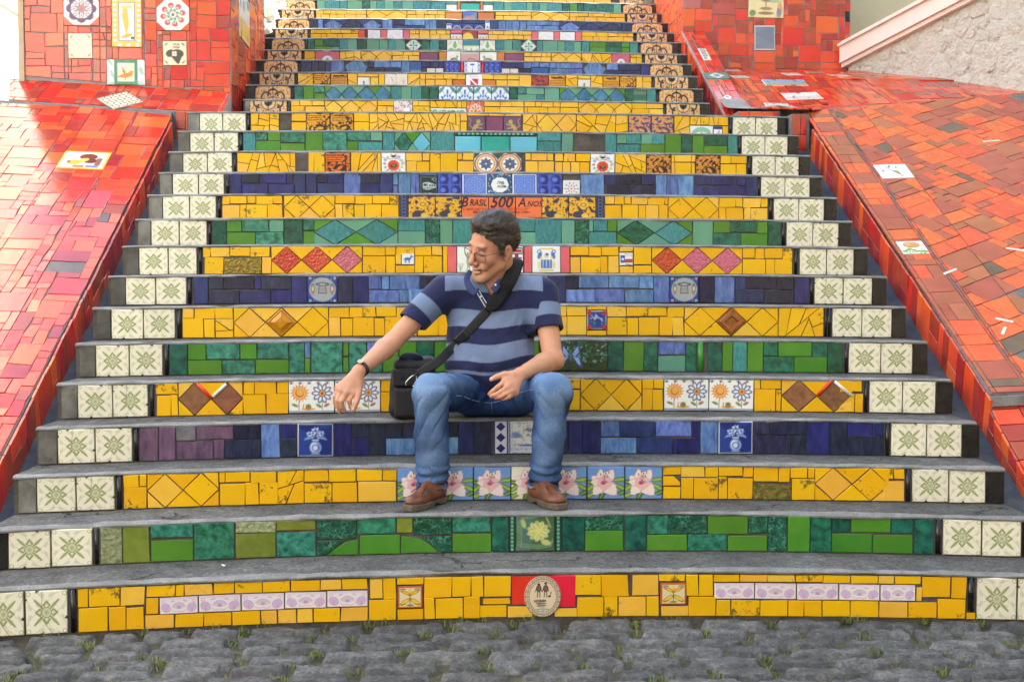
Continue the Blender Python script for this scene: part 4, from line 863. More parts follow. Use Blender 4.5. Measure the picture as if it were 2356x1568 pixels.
ROWS[1] = """z 0 .5942; M star -115 165; M star 172 460; s s 470 520; W .55 T y 525 598 812 978 B y 527 730 848 974; R y 985 1183 .73 1; R y 1183 1243 .73 1; R y 1243 1437 .73 1; R y 1437 1580 .74 1; R y 1580 1770 .74 1; R y 1770 1958 .74 1; R y 1958 2157 .74 1; R y 2157 2303 .75 1; R y 2303 2480 .75 1;
R y 982 1070 .34 .72; M lilac 1075 1337 .32 .72; M lilac 1338 1624 .33 .73; M lilac 1625 1917 .33 .73; M lilac 1918 2200 .34 .73; M lilac 2201 2478 .34 .73; R y 978 1175 0 .32; R y 1175 1370 0 .33; R y 1370 1562 0 .33; R y 1562 1758 0 .33; R y 1758 1870 0 .33; R y 1870 2000 0 .34; R y 2000 2110 0 .34; R y 2110 2290 0 .34; R y 2290 2476 0 .34;
z 1300 .5942; W .5 T y 302 390 482 B y 295 482; R y 484 664 .83 1; M lily 486 660 .27 .81; R y 486 664 0 .26; W .52 T y 666 853 982 1068 B y 666 742 930 1045; R y 1070 1252 .5 1; R y 1062 1250 .32 .48; R y 1040 1224 .02 .31; R y 1228 1400 0 .28; R R 1255 1455 .30 1; R R 1472 1688 .23 1; R y 1540 1697 0 .22; M oval 1338 1590 0 1; W .5 T y 1672 1858 2045 B y 1692 1874 1972 2160 2250; R y 2065 2245 .5 1;
z 2600 .635; R y 52 220 .83 1; M lily 60 230 .27 .81; R y 66 240 0 .26; W .5 T y 224 304 396 B y 238 412; R y 397 563 .82 1; R y 563 735 .82 1; R y 735 912 .82 1; R y 912 1085 .82 1; R y 1085 1258 .80 1; R y 1258 1433 .80 1; R y 1433 1535 .80 1; R y 1535 1702 .80 1;
M lilac 400 656 .41 .80; M lilac 657 918 .41 .80; M lilac 920 1184 .40 .80; M lilac 1186 1444 .40 .79; M lilac 1446 1668 .40 .79; R y 1670 1708 .40 .74; R y 413 506 0 .40; R y 506 690 0 .40; R y 690 865 0 .40; R y 865 967 0 .40; R y 967 1083 0 .40; R y 1083 1260 0 .40; R y 1260 1440 0 .40; R y 1440 1622 0 .39; R y 1622 1806 0 .39; R y 1808 1986 0 .47; R y 1708 1890 .50 1; R y 1892 1988 .48 1; s s 1995 2042 .18 1; R y 1990 2048 0 .16; M star 2052 2306; M star 2310 2562"""
ROWS[2] = """z 0 .5942; F D -60 55; M star 57 344; M star 347 626; s s 632 668; F uo 676 826 1012; W .62 T m 1014 1304 B g 1014 1304; F m 1306 1580; W .70 T uo 1585 1860 2130 B om 1585 1860 2130; z 1300 .5942; R k -55 213 .44 1; Q k -55 0 2 0 132 .40 132 .42 -55 .42; Q g 8 0 226 0 228 .43 140 .37 66 .19; W .55 T mo 216 480 591 B gg 232 507 508; Q g 510 .5 640 .42 712 .24 766 0 505 0; R k 593 855 .50 1; Q k 855 .48 855 0 778 0 655 .45 655 .48; W .53 T m 857 1116 B g 857 1122; F q 1122 1236; M beads 1238 1280; M peony 1281 1546; M beads 1548 1590; F q 1592 1746; W .57 T k 1747 2010 B g 1750 2012; F q 2016 2163;
z 2600 .635; W .48 T mkgk -21 110 360 615 739 B gmg -21 235 486 738; F kgq 741 862 1005 1139; W .55 T qgq 1141 1260 1514 1654 B gg 1141 1398 1654; F q 1658 1784; s s 1792 1836; M star 1840 2084; M star 2087 2336; F D 2338 2450"""
ROWS[3] = """z 0 .5518; F c 130 266; M star 268 552; M star 555 835; s s 842 890; W .63 T y 896 1012 1066 B y 895 1066; D yy y 1068 1588; W .66 T y 1590 1634 1817 2008 B y 1590 1777 1880 2018; B y 2012 2206 4; z 0 1.7385; W .62 T y 700 757 820 880 913 B y 700 764 823 913;
z 1500 .3827; M azalea 232 629; M azalea 630 1027; M azalea 1028 1421; M azaleac 1422 1817; M azalea 1818 2211; z 2200 .5093; M azalea 289 584; M azalea 586 880; R y 882 1026 .73 1; Q y 884 .40 1022 .40 1022 .52 970 .71 884 .71; R y 884 1024 0 .38; W .68 T y 1026 1215 1320 1511 1592 B y 1026 1126 1320 1394 1590; R y 1594 1790 .54 1; R y 1790 1880 .54 1; R z 1592 1892 0 .48; W .66 T y 1882 2019 2074 B y 1894 2076; D yy y 2076 2662; z 3300 .574; W .66 T y 403 474 552 B y 400 552; s s 556 598; M star 602 858; M star 861 1116; F D 1118 1250"""
ROWS[4] = """z 0 .5518; F c 275 416; M star 419 690; M star 693 962; s s 968 1008; F pp 1012 1150 1275; W .56 T wpd 1277 1424 1693 1893 B ppd 1277 1548 1626 1893; F l 1896 2034; W .55 T b 2037 2152 B d 2037 2152; M vase 2155 2420; z 1300 .2232; F b 160 480; W .55 T d 485 802 B b 485 802; F dd 815 1100 1390; z 1500 .3827; W .5 T dd 125 284 420 B l 115 420; F b 424 560; F d 562 740; W .52 T d 742 870 B l 742 870; F bd 873 1032 1214; M diamonds 1240 1408; M ship 1410 1790; F b 1795 2020; F b 2022 2160; z 2200 .5093; F bb 152 250 393; W .50 T lblb 396 548 830 1111 1175 B lbbb 396 678 960 1000 1175; F l 1178 1316; M vase 1318 1592; W .60 T dd 1595 1727 2008 B dd 1595 1878 2008; F bd 2010 2192 2328; z 3300 .574; F d 26 150; W .60 T bb 150 328 410 B d 150 410; s s 416 452; M star 456 704; M star 706 950; F D 952 1076"""
ROWS[5] = """z 0 .5093; F c 480 611; M star 612 887; M star 889 1166; s s 1176 1214; W .66 T y 1226 1402 B y 1228 1344 1402; D nn y 1402 1910; W .62 T y 1912 1998 2174 2266 B y 1912 2092 2266; z 700 .5093; M sun 893 1254; M sun 1257 1616; W .65 T y 1618 1760 B y 1618 1760; W .6 T y 1762 1930 2100 B y 1762 1860 2010 2100; z 0 1; W .6 T y 1770 1850 1935 2016 B y 1770 1885 1960 2016; z 2200 .5093; W .6 T y -360 -220 -60 80 B y -360 -180 -40 80; W .67 T y 82 236 B y 82 236; D yy y 238 720; W .69 T y 722 812 888 B y 722 804 888; M sun 893 1245; M sun 1247 1598; W .70 T y 1601 1652 1812 B y 1601 1770 1812; D nn y 1814 2370; z 3300 .574; W .62 T y 98 170 254 B y 98 204 264; s s 270 302; M star 306 537; M star 539 768; F D 770 886"""
ROWS[6] = """z 0 .5093; F c 625 752; M star 755 1017; M star 1020 1280; s s 1288 1330; F q 1333 1476; z 700 .5093; W .48 T gmgm 101 246 513 646 895 B gmg 101 371 631 895; F m 896 1020; W .5 T l 1022 1067 B g 1020 1062; F m 1068 1318; W .52 T g 1320 1366 B g 1320 1366; F m 1368 1506; W .56 T l 1508 1632 B m 1508 1632; F ggqg 1634 1762 1897 2038 2140; z 2200 .5093; F mq -800 -640 -500; W .5 T gmg -498 -360 -220 -85 B mgm -498 -320 -200 -85; M butterfly -82 452; F qgq 454 574 733 843; W .53 T l 846 1062 B a 846 1062; F q 1064 1150; s S 1154 1208; F qgtg 1236 1351 1433 1546 1672; W .52 T qgq 1672 1787 2054 2176 B qg 1672 1914 2176; F q 2177 2302; s s 2310 2346; z 2900 .5093; M star 968 1220; M star 1222 1470; F D 1472 1590"""
ROWS[7] = """z 0 .5093; F c 760 872; M star 878 1128; M star 1130 1378; s s 1388 1430; z 700 .5093; W .66 T y 60 152 316 461 B y 60 228 316; B y 318 461 3 0 .64; D yNy y 463 1207; W .65 T y 1209 1370 1478 1581 1739 1812 1900 B y 1207 1303 1396 1565 1650 1815 1900; z 2200 .5093; W .65 T y -1040 -900 -760 -600 -450 B y -1040 -880 -700 -540 -450; W .66 T y -448 -300 -150 0 B y -448 -330 -180 0; W .66 T i 2 130 288 B i 2 132 288; R y 290 444 .87 1; M bluefloral 289 445 .20 .86; R y 290 446 0 .18; W .65 T y 447 598 768 918 1052 B y 448 604 694 854 962 1052; D yXy y 1054 1790; B y 1792 2148 7; s s 2152 2176; s s 2178 2208; z 2900 .5093; M star 840 1071; M star 1073 1306; F D 1308 1422"""
ROWS[8] = """z 0 .5093; F c 870 987; M star 990 1224; M star 1228 1467; s s 1474 1508; z 700 .5093; F b 143 262; W .52 T ddbd 263 381 625 678 915 B dbb 263 508 752 915; F b 917 1040; M fish 1042 1276; F db 1278 1395 1520; W .5 T llld 1522 1622 1685 1924 2100 B lll 1522 1762 1832 2100; z 2200 .5093; W .5 T blbl -840 -700 -520 -380 -200 B lbl -840 -640 -400 -200; F blb -198 -120 -20 122; W .52 T dlll 124 223 459 698 811 B lll 124 353 586 811; F l 813 937; M fish 939 1166; F dl 1168 1290 1449; W .52 T bdd 1450 1539 1775 1914 B bd 1450 1679 1914; F b 1916 2032; s s 2038 2072; z 2900 .5093; M star 700 924; M star 927 1152; F D 1155 1268"""
ROWS[9] = """z 0 .5942; F c 845 937; M star 939 1134; M star 1137 1327; s s 1338 1362; W .64 T y 1366 1420 1550 1685 1818 B y 1376 1505; R M 1507 1760 0 .61; R y 1761 1826 0 .62; z 1000 .5093; D rrj y 168 882; W .66 T y 884 1062 1146 1292 1428 1513 B y 884 1066; R y 1066 1141 0 .64; R y 1142 1190 .32 .70; M donkey 1190 1292 .31 .74; R y 1142 1292 0 .29; R y 1294 1362 0 .64; R y 1364 1512 0 .64; F yP 1514 1550 1624; M sprout 1626 1790; F P 1792 1850; F yy 1852 1940 2030; M doublet 2032 2146; z 2100 .5093; F P -8 54; M crest 56 279; F P 280 353; W .64 T y 355 500 598 738 B y 355 436 594 652 738; R y 740 847 .80 1; M flagstar 740 847 .29 .78; R y 850 992 .33 1; R y 740 849 0 .27; R y 851 993 0 .30; D rjj y 995 1706; W .60 T y 1708 1804 1877 2021 2100 B y 1708 1888 1960 2100; s s 2112 2142; z 2900 .5093; M star 585 794; M star 797 1008; F D 1012 1115"""
ROWS[10] = """z 0 .5942; F c 930 1017; M star 1020 1207; M star 1211 1394; s s 1402 1424; F q 1430 1526; W .52 T gma 1527 1630 1814 1912 B gm 1527 1720 1912; F q 1914 2040; W .55 T q 2042 2118 B g 2042 2118; z 1000 .5093; D tt a 504 1162; W .5 T t 1164 1378 B a 1164 1378; F kat 1379 1491 1592 1750; F tt 1752 1900 2050; W .5 T t 2052 2240 B a 2052 2246; z 2100 .5093; F tak 76 285 390 499; W .53 T atg 500 535 648 720 B t 500 720; D Kt a 722 1312; F a 1314 1474; W .52 T gqg 1476 1608 1821 1904 B qg 1476 1693 1904; F q 1906 2008; s s 2014 2046; M star 2051 2257; M star 2259 2460; z 2900 .5093; F D 892 985"""
ROWS[11] = """z 0 .5942; F c 1005 1096; M star 1098 1277; M star 1280 1457; s s 1466 1492; W .62 T y 1496 1550 1665 1725 1840 1905 B y 1496 1615 1658 1800 1905; z 1000 .5093; D yy y 268 668; W .60 T y 670 824 962 1098 1170 B y 670 730 818 902 1034 1170; M rope 1174 1242; M brasil0 1244 1456; M brasil1 1457 1663; M brasil2 1664 1874; M brasil3 1876 2085; M brasil4 2087 2292; z 2100 .5093; M brasil5 133 342; M brasil6 344 554; M rope 557 624; W .62 T y 626 702 778 832 962 1094 1122 B y 626 762 889 947 1048 1122; D yy y 1124 1520; W .56 T y 1522 1652 1708 1848 1906 B y 1522 1578 1716 1771 1906; s s 1912 1946; M star 1951 2147; M star 2149 2346; z 2900 .5093; F D 780 877"""
ROWS[12] = """z 0 .5942; F c 1080 1162; M star 1165 1337; M star 1340 1510; s s 1520 1546; F b 1551 1626; W .5 T dbb 1628 1749 1928 1974 B bb 1628 1806 1980; F bb 1982 2060 2135; W .5 T db 2137 2210 2314 B b 2137 2314; F l 2316 2428; z 1000 .5093; W .5 T d 848 1018 B b 848 1018; F b 1020 1123; W .4 T l 1124 1162 B l 1124 1162; F lll 1164 1262 1300 1332; R l 1334 1474 .88 1; M tram 1334 1474 0 .86; M bosses 1475 1663; M lace 1665 1864; M shalom 1866 2057; M lace2 2059 2253; z 2100 .5093; M bosses 93 291; M circdots 296 432 0 .70; F l 435 622; W .50 T bdb 625 715 915 1021 B dd 640 832 1021; F lll 1023 1110 1200 1326; W .50 T bbb 1328 1462 1662 1732 B bb 1328 1531 1732; F b 1733 1820; s s 1828 1848; M star 1852 2039; M star 2041 2234; F D 2237 2325"""
ROWS[13] = """z 0 .5942; F c 1145 1232; M star 1235 1397; M star 1399 1564; s s 1573 1594; B y 1598 1990 15; z 1000 .5093; F yy 458 502 590; M wood5 591 790; B y 792 1030 7; M birds 1032 1224; W .56 T y 1226 1354 1411 B y 1226 1306 1411; F yy 1413 1494 1627; W .6 T i 1629 1668 1756 B i 1629 1756; M octa 1758 1947; M octa 1948 2134; z 2100 .5093; W .6 T i 2 48 173 222 B i 2 102 230; W .56 T i 234 300 335 394 B i 234 293 358 428; W .56 T y 398 510 B y 430 507; M birds 513 704; B y 706 950 9; M wood2 951 1147; W .6 T y 1148 1175 1305 1337 B y 1148 1176 1306 1336; M wood2 1338 1531; W .58 T y 1533 1616 1740 B y 1533 1656 1737; s s 1746 1780; M star 1782 1962; M star 1964 2148; F D 2150 2237"""
ROWS[14] = """z 0 .5942; F c 1200 1280; M star 1282 1442; M star 1445 1605; s s 1610 1636; F t 1638 1724; z 1000 .5093; W .55 T kg 46 141 241 B g 46 241; W .40 T m 242 433 B g 242 433; F gm 435 575 762; W .5 T ma 763 947 1041 B gt 763 852 1041; F t 1042 1136; D qA a 1137 1417; F t 1419 1605; M beadrow 1608 2255 .82 1; R A 1610 1814 0 .79; R G 1818 2042 0 .79; R A 2044 2254 0 .79; z 2100 .5093; W .55 T t 98 283 B t 98 283; F a 285 374; F t 628 719; W .45 T atat 721 797 911 997 1098 B tg 721 906 1098; F gqg 1099 1227 1312 1402; W .45 T q 1403 1590 B g 1403 1590; F t 1591 1667; s s 1674 1698; M star 1700 1882; M star 1884 2060; F D 2062 2148"""
ROWS[15] = """z 0 .5942; F c 1265 1345; M star 1347 1500; M star 1502 1657; s s 1663 1686; B y 1690 1880 8; z 1000 .5093; W .5 T y 326 442 B y 326 442; M wood6 444 630; M wood1 631 815; W .5 T y 817 937 B y 817 937; B i 939 1650 34; W .55 T i 1652 1706 B y 1652 1706; R i 1708 1875 .86 1; R i 1875 2000 .86 1; R i 2000 2134 .86 1; M lion 1707 1849 0 .84; R V 1850 1991 0 .84; M lion2 1992 2134 0 .84; z 2100 .5093; B i -18 92 5; D ii i 94 402; B y 404 808 12; M wood3 811 989; M wood3 990 1168; B y 1170 1294 4; B y 1296 1594 6 .48 1; M fan 1294 1476 0 .45; M mast 1480 1548 0 .46; R y 1550 1594 0 .45; s s 1602 1626; M star 1630 1807; M star 1809 1982; F D 1984 2067"""
ROWS[16] = """z 1000 .4244; F c -45 0; M fb 0 174; M fbm 175 350; s s 355 385; W .5 T i 388 472 587 704 B y 388 520 704; D iii y 706 1200; W .5 T y 1202 1355 B y 1202 1290 1355; M confetti 1357 1532; W .5 T i 1534 1588 1697 B y 1534 1697; B y 1699 2042 6 .35 1; M swirl 1699 2042 0 .33; M redflower 2044 2207; z 1900 .4244; W .5 T i 86 238 348 462 B y 86 238 462; W .5 T i 464 568 628 736 803 972 B y 464 495 604 686 803 972; D iii y 974 1477; W .5 T y 1479 1615 1772 B y 1479 1640 1772; s s 1776 1800; M fb 1802 1960; M fbm 1961 2120; F D 2122 2200"""
ROWS[17] = """z 1000 .4244; F D -30 48; M ft 50 217; M ftm 218 386; s s 393 417; F qg 421 505 603; W .45 T m 604 706 B g 604 706; D hhhh a 708 1328; F tatq 1330 1424 1520 1616 1690; F q 1692 1777; M bluevase 1779 1942; M bluevase 1944 2107; M bluevase 2109 2200; z 1900 .4244; M bluevase -2 154; M bluevase 156 322; F q 324 400; W .45 T ta 401 483 654 B at 401 578 654; F a 656 794; D hhhh a 795 1412; F q 1413 1488; M coil 1489 1617; F t 1619 1704; s s 1708 1734; M ft 1735 1897; M ftm 1898 2060; F D 2062 2140"""
ROWS[18] = """z 1000 .4244; F D 15 87; M fb 89 254; M fbm 255 421; s s 428 450; B y 452 596 5; M wood6 598 760; M verse 761 921; B y 923 1012 3; R y 1014 1212 .68 1; M smallfig 1014 1132 0 .66; R y 1134 1212 0 .66; F y 1214 1268; M sketch 1270 1487; B i 1489 1600 4; W .5 T i 1602 1655 1745 1823 1952 2032 B i 1602 1655 1745 1852 1907; R O 1909 2030 0 .48; M shield 2034 2192; z 1900 .4244; W .5 T i 68 172 302 415 B O 68 198; R i 199 302 0 .48; R i 303 415 0 .48; F y 417 532; M wood4 534 690; M verse 691 850; B y 852 966 4; R y 968 1088 .66 1; M smallfig 968 1088 0 .64; B y 1090 1203 4; M verse 1204 1360; M wood6 1361 1516; F y 1518 1578; W .5 T y 1580 1664 B y 1580 1664; s s 1668 1690; M fb 1692 1850; M fbm 1851 2010; F D 2012 2090"""
ROWS[19] = """z 1000 .4244; F D 48 130; M ft 131 290; M ftm 291 451; s s 456 476; F bdd 480 582 647 712; F bl 713 765 890; Q l 892 .5 960 0 1045 0 1112 .5 1045 1 960 1; W .4 T bll 1114 1168 1328 1424 B dbl 1114 1268 1424; F l 1426 1506; M scallop 1508 1617; R b 1619 1700 .40 1; R b 1700 1775 .40 1; R b 1775 1826 .40 1; M fleck 1668 1746 0 .38; M fleck 1748 1824 0 .38; M bosses3 1842 1982; s T 1984 2016; M tower 2018 2174; s T 2178 2206; M bosses3 2208 2370; z 1900 .4244; M bosses3 88 249; R b 250 375 .42 1; R b 375 456 .42 1; M fleck 250 329 0 .40; M fleck 330 409 0 .40; R b 411 528 0 .41; R l 456 528 .44 1; M scallop 529 697 0 .55; R l 529 610 .57 1; R l 610 697 .57 1; W .48 T lll 699 766 902 1013 B ll 699 850 1013; Q l 1015 .5 1070 0 1170 0 1236 .5 1170 1 1070 1; W .42 T lb 1240 1347 1560 B bb 1240 1397 1560; F b 1562 1647; M ft 1650 1804; M ftm 1805 1960; F D 1962 2030"""
ROWS[20] = """z 1000 .4244; F D 85 165; M fb 166 325; M fbm 326 486; s s 491 512; B y 514 614 3; M roundel 615 846; B y 848 1046 6; D ii y 1048 1338; W .5 T i 1340 1447 1532 1598 B i 1340 1437 1497 1598; R i 1600 1780 .87 1; R V 1600 1778 0 .84; F O 1782 1852; M bow 1854 1985; M bow2 1986 2165; M bowm 2166 2326; z 1900 .4244; F O 206 277; R i 279 460 .87 1; R V 280 460 0 .84; W .5 T i 462 528 628 678 717 B i 462 560 618 717; D ii y 718 1002; B y 1004 1288 9; M roundel 1289 1461; W .6 T y 1463 1520 1571 B y 1463 1520 1571; s s 1574 1598; M fb 1600 1752; M fbm 1753 1906; F D 1908 1985"""
ROWS[21] = """z 1000 .4244; F D 125 205; M ft 206 360; M ftm 361 516; s s 521 542; F q 545 610; W .3 T gq 611 692 842 B ga 611 772 842; F taqaata 843 922 1014 1100 1220 1302 1374 1466; M greendiamond 1467 1617; F qtq 1619 1697 1782 1853; M clover 1856 2007; M greenborder 2009 2162; M clover 2164 2312; z 1900 .4244; F tat 193 274 352 430; M greendiamond 431 581; F taatat 583 636 777 847 932 1002 1078; W .5 T gqg 1080 1233 1380 1457 B gqg 1080 1232 1380 1457; F t 1458 1532; s s 1536 1558; M ft 1560 1710; M ftm 1711 1860; F D 1862 1930"""
ROWS[22] = """z 1000 .4244; F D 170 240; M fb 241 392; M fbm 393 545; s s 549 570; W .5 T y 572 608 708 760 854 953 1019 B y 572 671 724 820 871 1019; F R 1021 1084; M whitecirc 1110 1231; F P 1232 1292; M whitecirc 1293 1443; F P 1444 1502; W .5 T i 1503 1562 1594 B i 1503 1594; F i 1596 1694; W .5 T i 1696 1757 1848 1886 B i 1696 1792 1886; R P 1888 2000 .62 1; M acorn 1890 2000 0 .60; M sunset 2002 2147; R P 2149 2247 .62 1; M acorn 2149 2247 0 .60; z 1900 .4244; W .5 T i 126 167 270 358 408 445 534 B i 126 215 317 362 460 534; F P 536 594; M whitecirc 595 742; F P 743 798; M whitecirc 799 943; F P 944 1005; W .5 T y 1007 1142 1252 1347 1437 1492 B y 1007 1112 1167 1252 1397 1492; s s 1496 1520; M fb 1522 1665; M fbm 1666 1810; F D 1812 1880"""
ROWS[23] = """z 1000 .4244; F D 205 266; M ft 267 414; M ftm 415 562; F dl 564 642 690; D ldl b 692 1244; F ll 1246 1300 1345; W .35 T bl 1347 1458 1648 B b 1347 1648; F llb 1650 1692 1757 1848; R b 1850 2000 .62 1; R b 2000 2230 .62 1; M delft 1850 1902 0 .60; M platter 1904 1998 0 .60; M platter2 2000 2108 0 .60; M platter 2110 2212 0 .60; z 1900 .4244; M delft 94 141 0 1; F blll 143 220 288 348 416; F l 418 484; W .5 T lll 486 578 722 796 B ll 486 634 796; D lbd b 797 1382; F b 1384 1472; M ft 1480 1622; M ftm 1623 1766; F D 1768 1830"""
ROWS[24] = """z 1000 .4244; F D 240 300; M fb 301 452; M fbm 453 605; s s 606 622; W .5 T i 624 694 762 812 912 1002 1099 B i 624 672 752 822 892 1002 1099; D ii y 1101 1479; W .5 T i 1481 1562 1642 1672 1767 1838 B i 1481 1572 1642 1692 1747 1838; R O 1840 2000 0 .84; R y 1840 2000 .86 1; M fruit 2004 2144; R O 2148 2302 0 .84; z 1900 .4244; R y 15 190 .86 1; W .5 T i 193 328 452 528 B i 193 268 398 528; D ii y 530 892; W .5 T y 894 977 1067 1112 1217 1277 1412 B y 894 952 1032 1147 1232 1322 1412; s s 1414 1432; M fb 1434 1574; M fbm 1575 1716; F D 1720 1785"""
ROWS[25] = """z 1000 .4244; F D 265 325; M ft 326 470; M ftm 471 615; s s 616 632; F attaqatatatt 634 708 847 918 1057 1132 1192 1270 1357 1435 1537 1707 1844; M sill 1848 1952 0 .62; R t 1848 1952 .64 1; R O 1954 1982 0 1; R G 1984 2168 0 .8; R O 2170 2196 0 1; M sill 2198 2292 0 .62; R t 2198 2292 .64 1; z 1900 .4244; F tatatatqgqqqa 173 272 347 487 542 607 682 822 892 967 1024 1132 1304 1376; s s 1377 1394; M ft 1396 1532; M ftm 1533 1670; F D 1672 1740"""
ROWS[26] = """z 1000 .4244; F D 290 350; M fb 351 495; M fbm 496 640; F yyyyyyyyyyyy 645 760 880 1000 1110 1220 1330 1450 1580 1700 1800 1900 2000; M fruit 2004 2130; F yyyyyyyyyy 2132 2240 2350 2480 2600 2720 2850 2980 3110 3240 3400; z 1900 .4244; M fb 1360 1500; M fbm 1501 1640; F D 1642 1705"""
ROWS[27] = """z 1000 .4244; F bbbbbbbbbbbb 400 600 800 1000 1200 1400 1600 1800 2000 2200 2400 2800 3300"""
GROOVE = {'brasil': None}
def half_round(x0, x1, z0, z1, fr, mat, parent):
    w = (x1 - x0) * .42; v = []; f = []; n = 7
    for z in (z0 + .002, z1 - .002):
        for i in range(n): a = math.pi * i / (n - 1); v.append((-w * math.cos(a), z - (z0 + z1) / 2, max(.004, w * .8) * math.sin(a)))
    for i in range(n - 1): f.append((i, i + 1, n + i + 1, n + i))
    f += [tuple(range(n - 1, -1, -1)), tuple(range(n, 2 * n))]
    o = link('trim_strip', pymesh('trim_strip', v, f, True), mat, parent); o.matrix_local = fr @ Matrix.Translation(((x0 + x1) / 2, (z0 + z1) / 2, 0.002)); return o
def relief_tile(kind, cx, cz, hw, hh, fr, parent, mat):
    """diamond tile with a cut-gem relief"""
    rings = [(1, 0), (.97, .008), (.86, .010), (.80, .006), (.45, .020), (.40, .021), (0, .022)] if kind == 'N' else [(1, 0), (.97, .008), (.86, .009), (.74, .016), (.48, .016), (.34, .006), (0, .006)]
    v = []; f = []
    for s_, h in rings[:-1]: v += [(-hw * s_, 0, h), (0, -hh * s_, h), (hw * s_, 0, h), (0, hh * s_, h)]
    v.append((0, 0, rings[-1][1]))
    for k in range(len(rings) - 2):
        for i in range(4): a = 4 * k; f.append((a + i, a + (i + 1) % 4, a + 4 + (i + 1) % 4, a + 4 + i))
    a = 4 * (len(rings) - 2)
    for i in range(4): f.append((a + i, a + (i + 1) % 4, len(v) - 1))
    o = link('relief_tile', pymesh('relief_tile', v, f), mat, parent); o.matrix_local = fr @ Matrix.Translation((cx, cz, 0.001)); o["label"] = "raised amber pyramid tile" if kind == 'N' else "raised chestnut star tile"; return o
def lettering(txt, size, o_tile_frame, mat, parent, shear=0.0, align='CENTER', depth=0.0006, sx=1.0):
    c = bpy.data.curves.new('lettering', 'FONT'); c.body = txt; c.size = size; c.align_x = align; c.align_y = 'CENTER'; c.extrude = depth; c.resolution_u = 3; c.shear = shear; c.offset = size * .012
    o = bpy.data.objects.new('lettering_src', c); COL.objects.link(o)
    dg = bpy.context.evaluated_depsgraph_get(); me = bpy.data.meshes.new_from_object(o.evaluated_get(dg)); bpy.data.objects.remove(o)
    me.materials.clear(); p = link('lettering', me, mat, parent); p.matrix_local = o_tile_frame @ Matrix.Diagonal((sx, 1, 1, 1)); return p
def plain(name, c, rough=.5, spec=.4, metal=0.0):
    t = NT(name); t.base(c); MATS[name] = t.set(rough, spec, metal); return t.m
INK_M = plain('dark_print', (0.03, 0.03, 0.05), .3); INK_BR = plain('brown_print', (0.05, 0.03, 0.025), .4)
steps = {}
def build_step(k):
    r = random.Random(100 + k); up = k >= 16
    data = ROWS[k]; yk = YS[k - 1]; zt = ZS[k - 1]; zb = ZS[k - 2] if k > 1 else GROUND_Z
    ynext = YS[k] if k < len(YS) else yk + .33
    def wx(src):
        v = src / 1.7385; zm = (zt + zb) / 2; yv = vproj((0, yk, zm))[1]; x = 0.0
        for _ in range(3): x = float(on_y(v, yv, step_y(k, x))[0])
        return x
    if k < 16: xl, xr = X_LEFT, X_RIGHT
    elif k < 26: xl = wx(1000 + .4244 * {16: -60, 17: -45, 18: -5, 19: 30, 20: 68, 21: 100, 22: 145, 23: 185, 24: 222, 25: 250}[k]); xr = wx(1900 + .4244 * {16: 2212, 17: 2150, 18: 2098, 19: 2040, 20: 1995, 21: 1940, 22: 1890, 23: 1840, 24: 1795, 25: 1750}[k])
    else: xl, xr = -1.55, 1.75
    # concrete body: riser bed, cement nosing, screed tread, ends
    n = 130; cols = []; nb = np.random.RandomState(k); j1 = nb.normal(0, 1, n + 1); j1 = np.convolve(j1, [.25, .5, .25], 'same'); j2 = np.convolve(nb.normal(0, 1, n + 1), [.2, .6, .2], 'same')
    chip = np.zeros(n + 1)
    for _ in range(9): c0 = nb.randint(4, n - 4); w_ = nb.randint(1, 4); chip[c0 - w_:c0 + w_ + 1] = np.maximum(chip[c0 - w_:c0 + w_ + 1], nb.uniform(.003, .011) * np.sin(np.linspace(.5, 2.6, 2 * w_ + 1)))
    j3 = np.convolve(nb.normal(0, 1, n + 9), np.ones(9) / 3, 'valid')[:n + 1]
    V = []; F = []; FM = []; prof = 9
    yb = 0.10
    for i in range(n + 1):
        x = xl + (xr - xl) * i / n; yy = step_y(k, x); z1 = step_z(k, x) + .0012 * j2[i]; q = .0020 * j1[i] + .0014 * j3[i]; lip = LIP + .0015 * j2[i] + .0016 * j3[i] + chip[i] * .5; yn = step_y(k + 1, x) if k < 27 else yy + .33
        rise = zb + crown(x) * (k > 1)
        cx = .010 - chip[i] + q
        V += [(x, yy, rise - .06), (x, yy, z1 - lip), (x, yy - cx, z1 - lip - .001), (x, yy - cx - .002, z1 - lip * .60), (x, yy - cx + .0005, z1 - .0055 - chip[i] * .4), (x, yy + .004 + chip[i], z1 + .0003), (x, yy + .020 + .008 * j3[i] + .004 * j2[i], z1 + .0005), (x, (yy + yn) / 2, z1 - .001), (x, yn + .03, z1 + .001)]
    for i in range(n):
        for p in range(prof - 1):
            a = i * prof + p; b = (i + 1) * prof + p; F.append((a, b, b + 1, a + 1)); FM.append(0 if p == 0 else 1 if p < 6 else 2)
    for side, i in ((0, 0), (1, n)):       # end caps
        x = xl if side == 0 else xr; yn = step_y(k + 1, x) if k < 27 else yk + .33; base = len(V); zlow = zb - .30
        V += [(x, YS[k - 1] + bow(k, x), zlow), (x, yn + .03, zlow)]; ring = [base] + [i * prof + p for p in range(prof)] + [base + 1]
        F.append(tuple(ring if side == 0 else ring[::-1])); FM.append(3)
    me = pymesh('stair_step', V, F, False, FM)
    for m in (MORTAR, NOSE, TREAD, CONC): me.materials.append(m)
    st = link('stair_step', me); tag(st, STEP_LABEL[k], 'step', 'tiled steps of the staircase'); steps[k] = st
    zlo, zhi = zb + .004, zt - LIP
    if k > 8:
        zc = CAM_POS[2]; d0 = YS[k - 2] - CAM_POS[1]; d1 = yk - CAM_POS[1]; zvis = max(zlo, zc + (ZS[k - 2] - zc) * d1 / d0)
    else: zvis = zlo
    fz = lambda f: zlo if f <= 0.0 else zvis + f * (zhi - zvis)
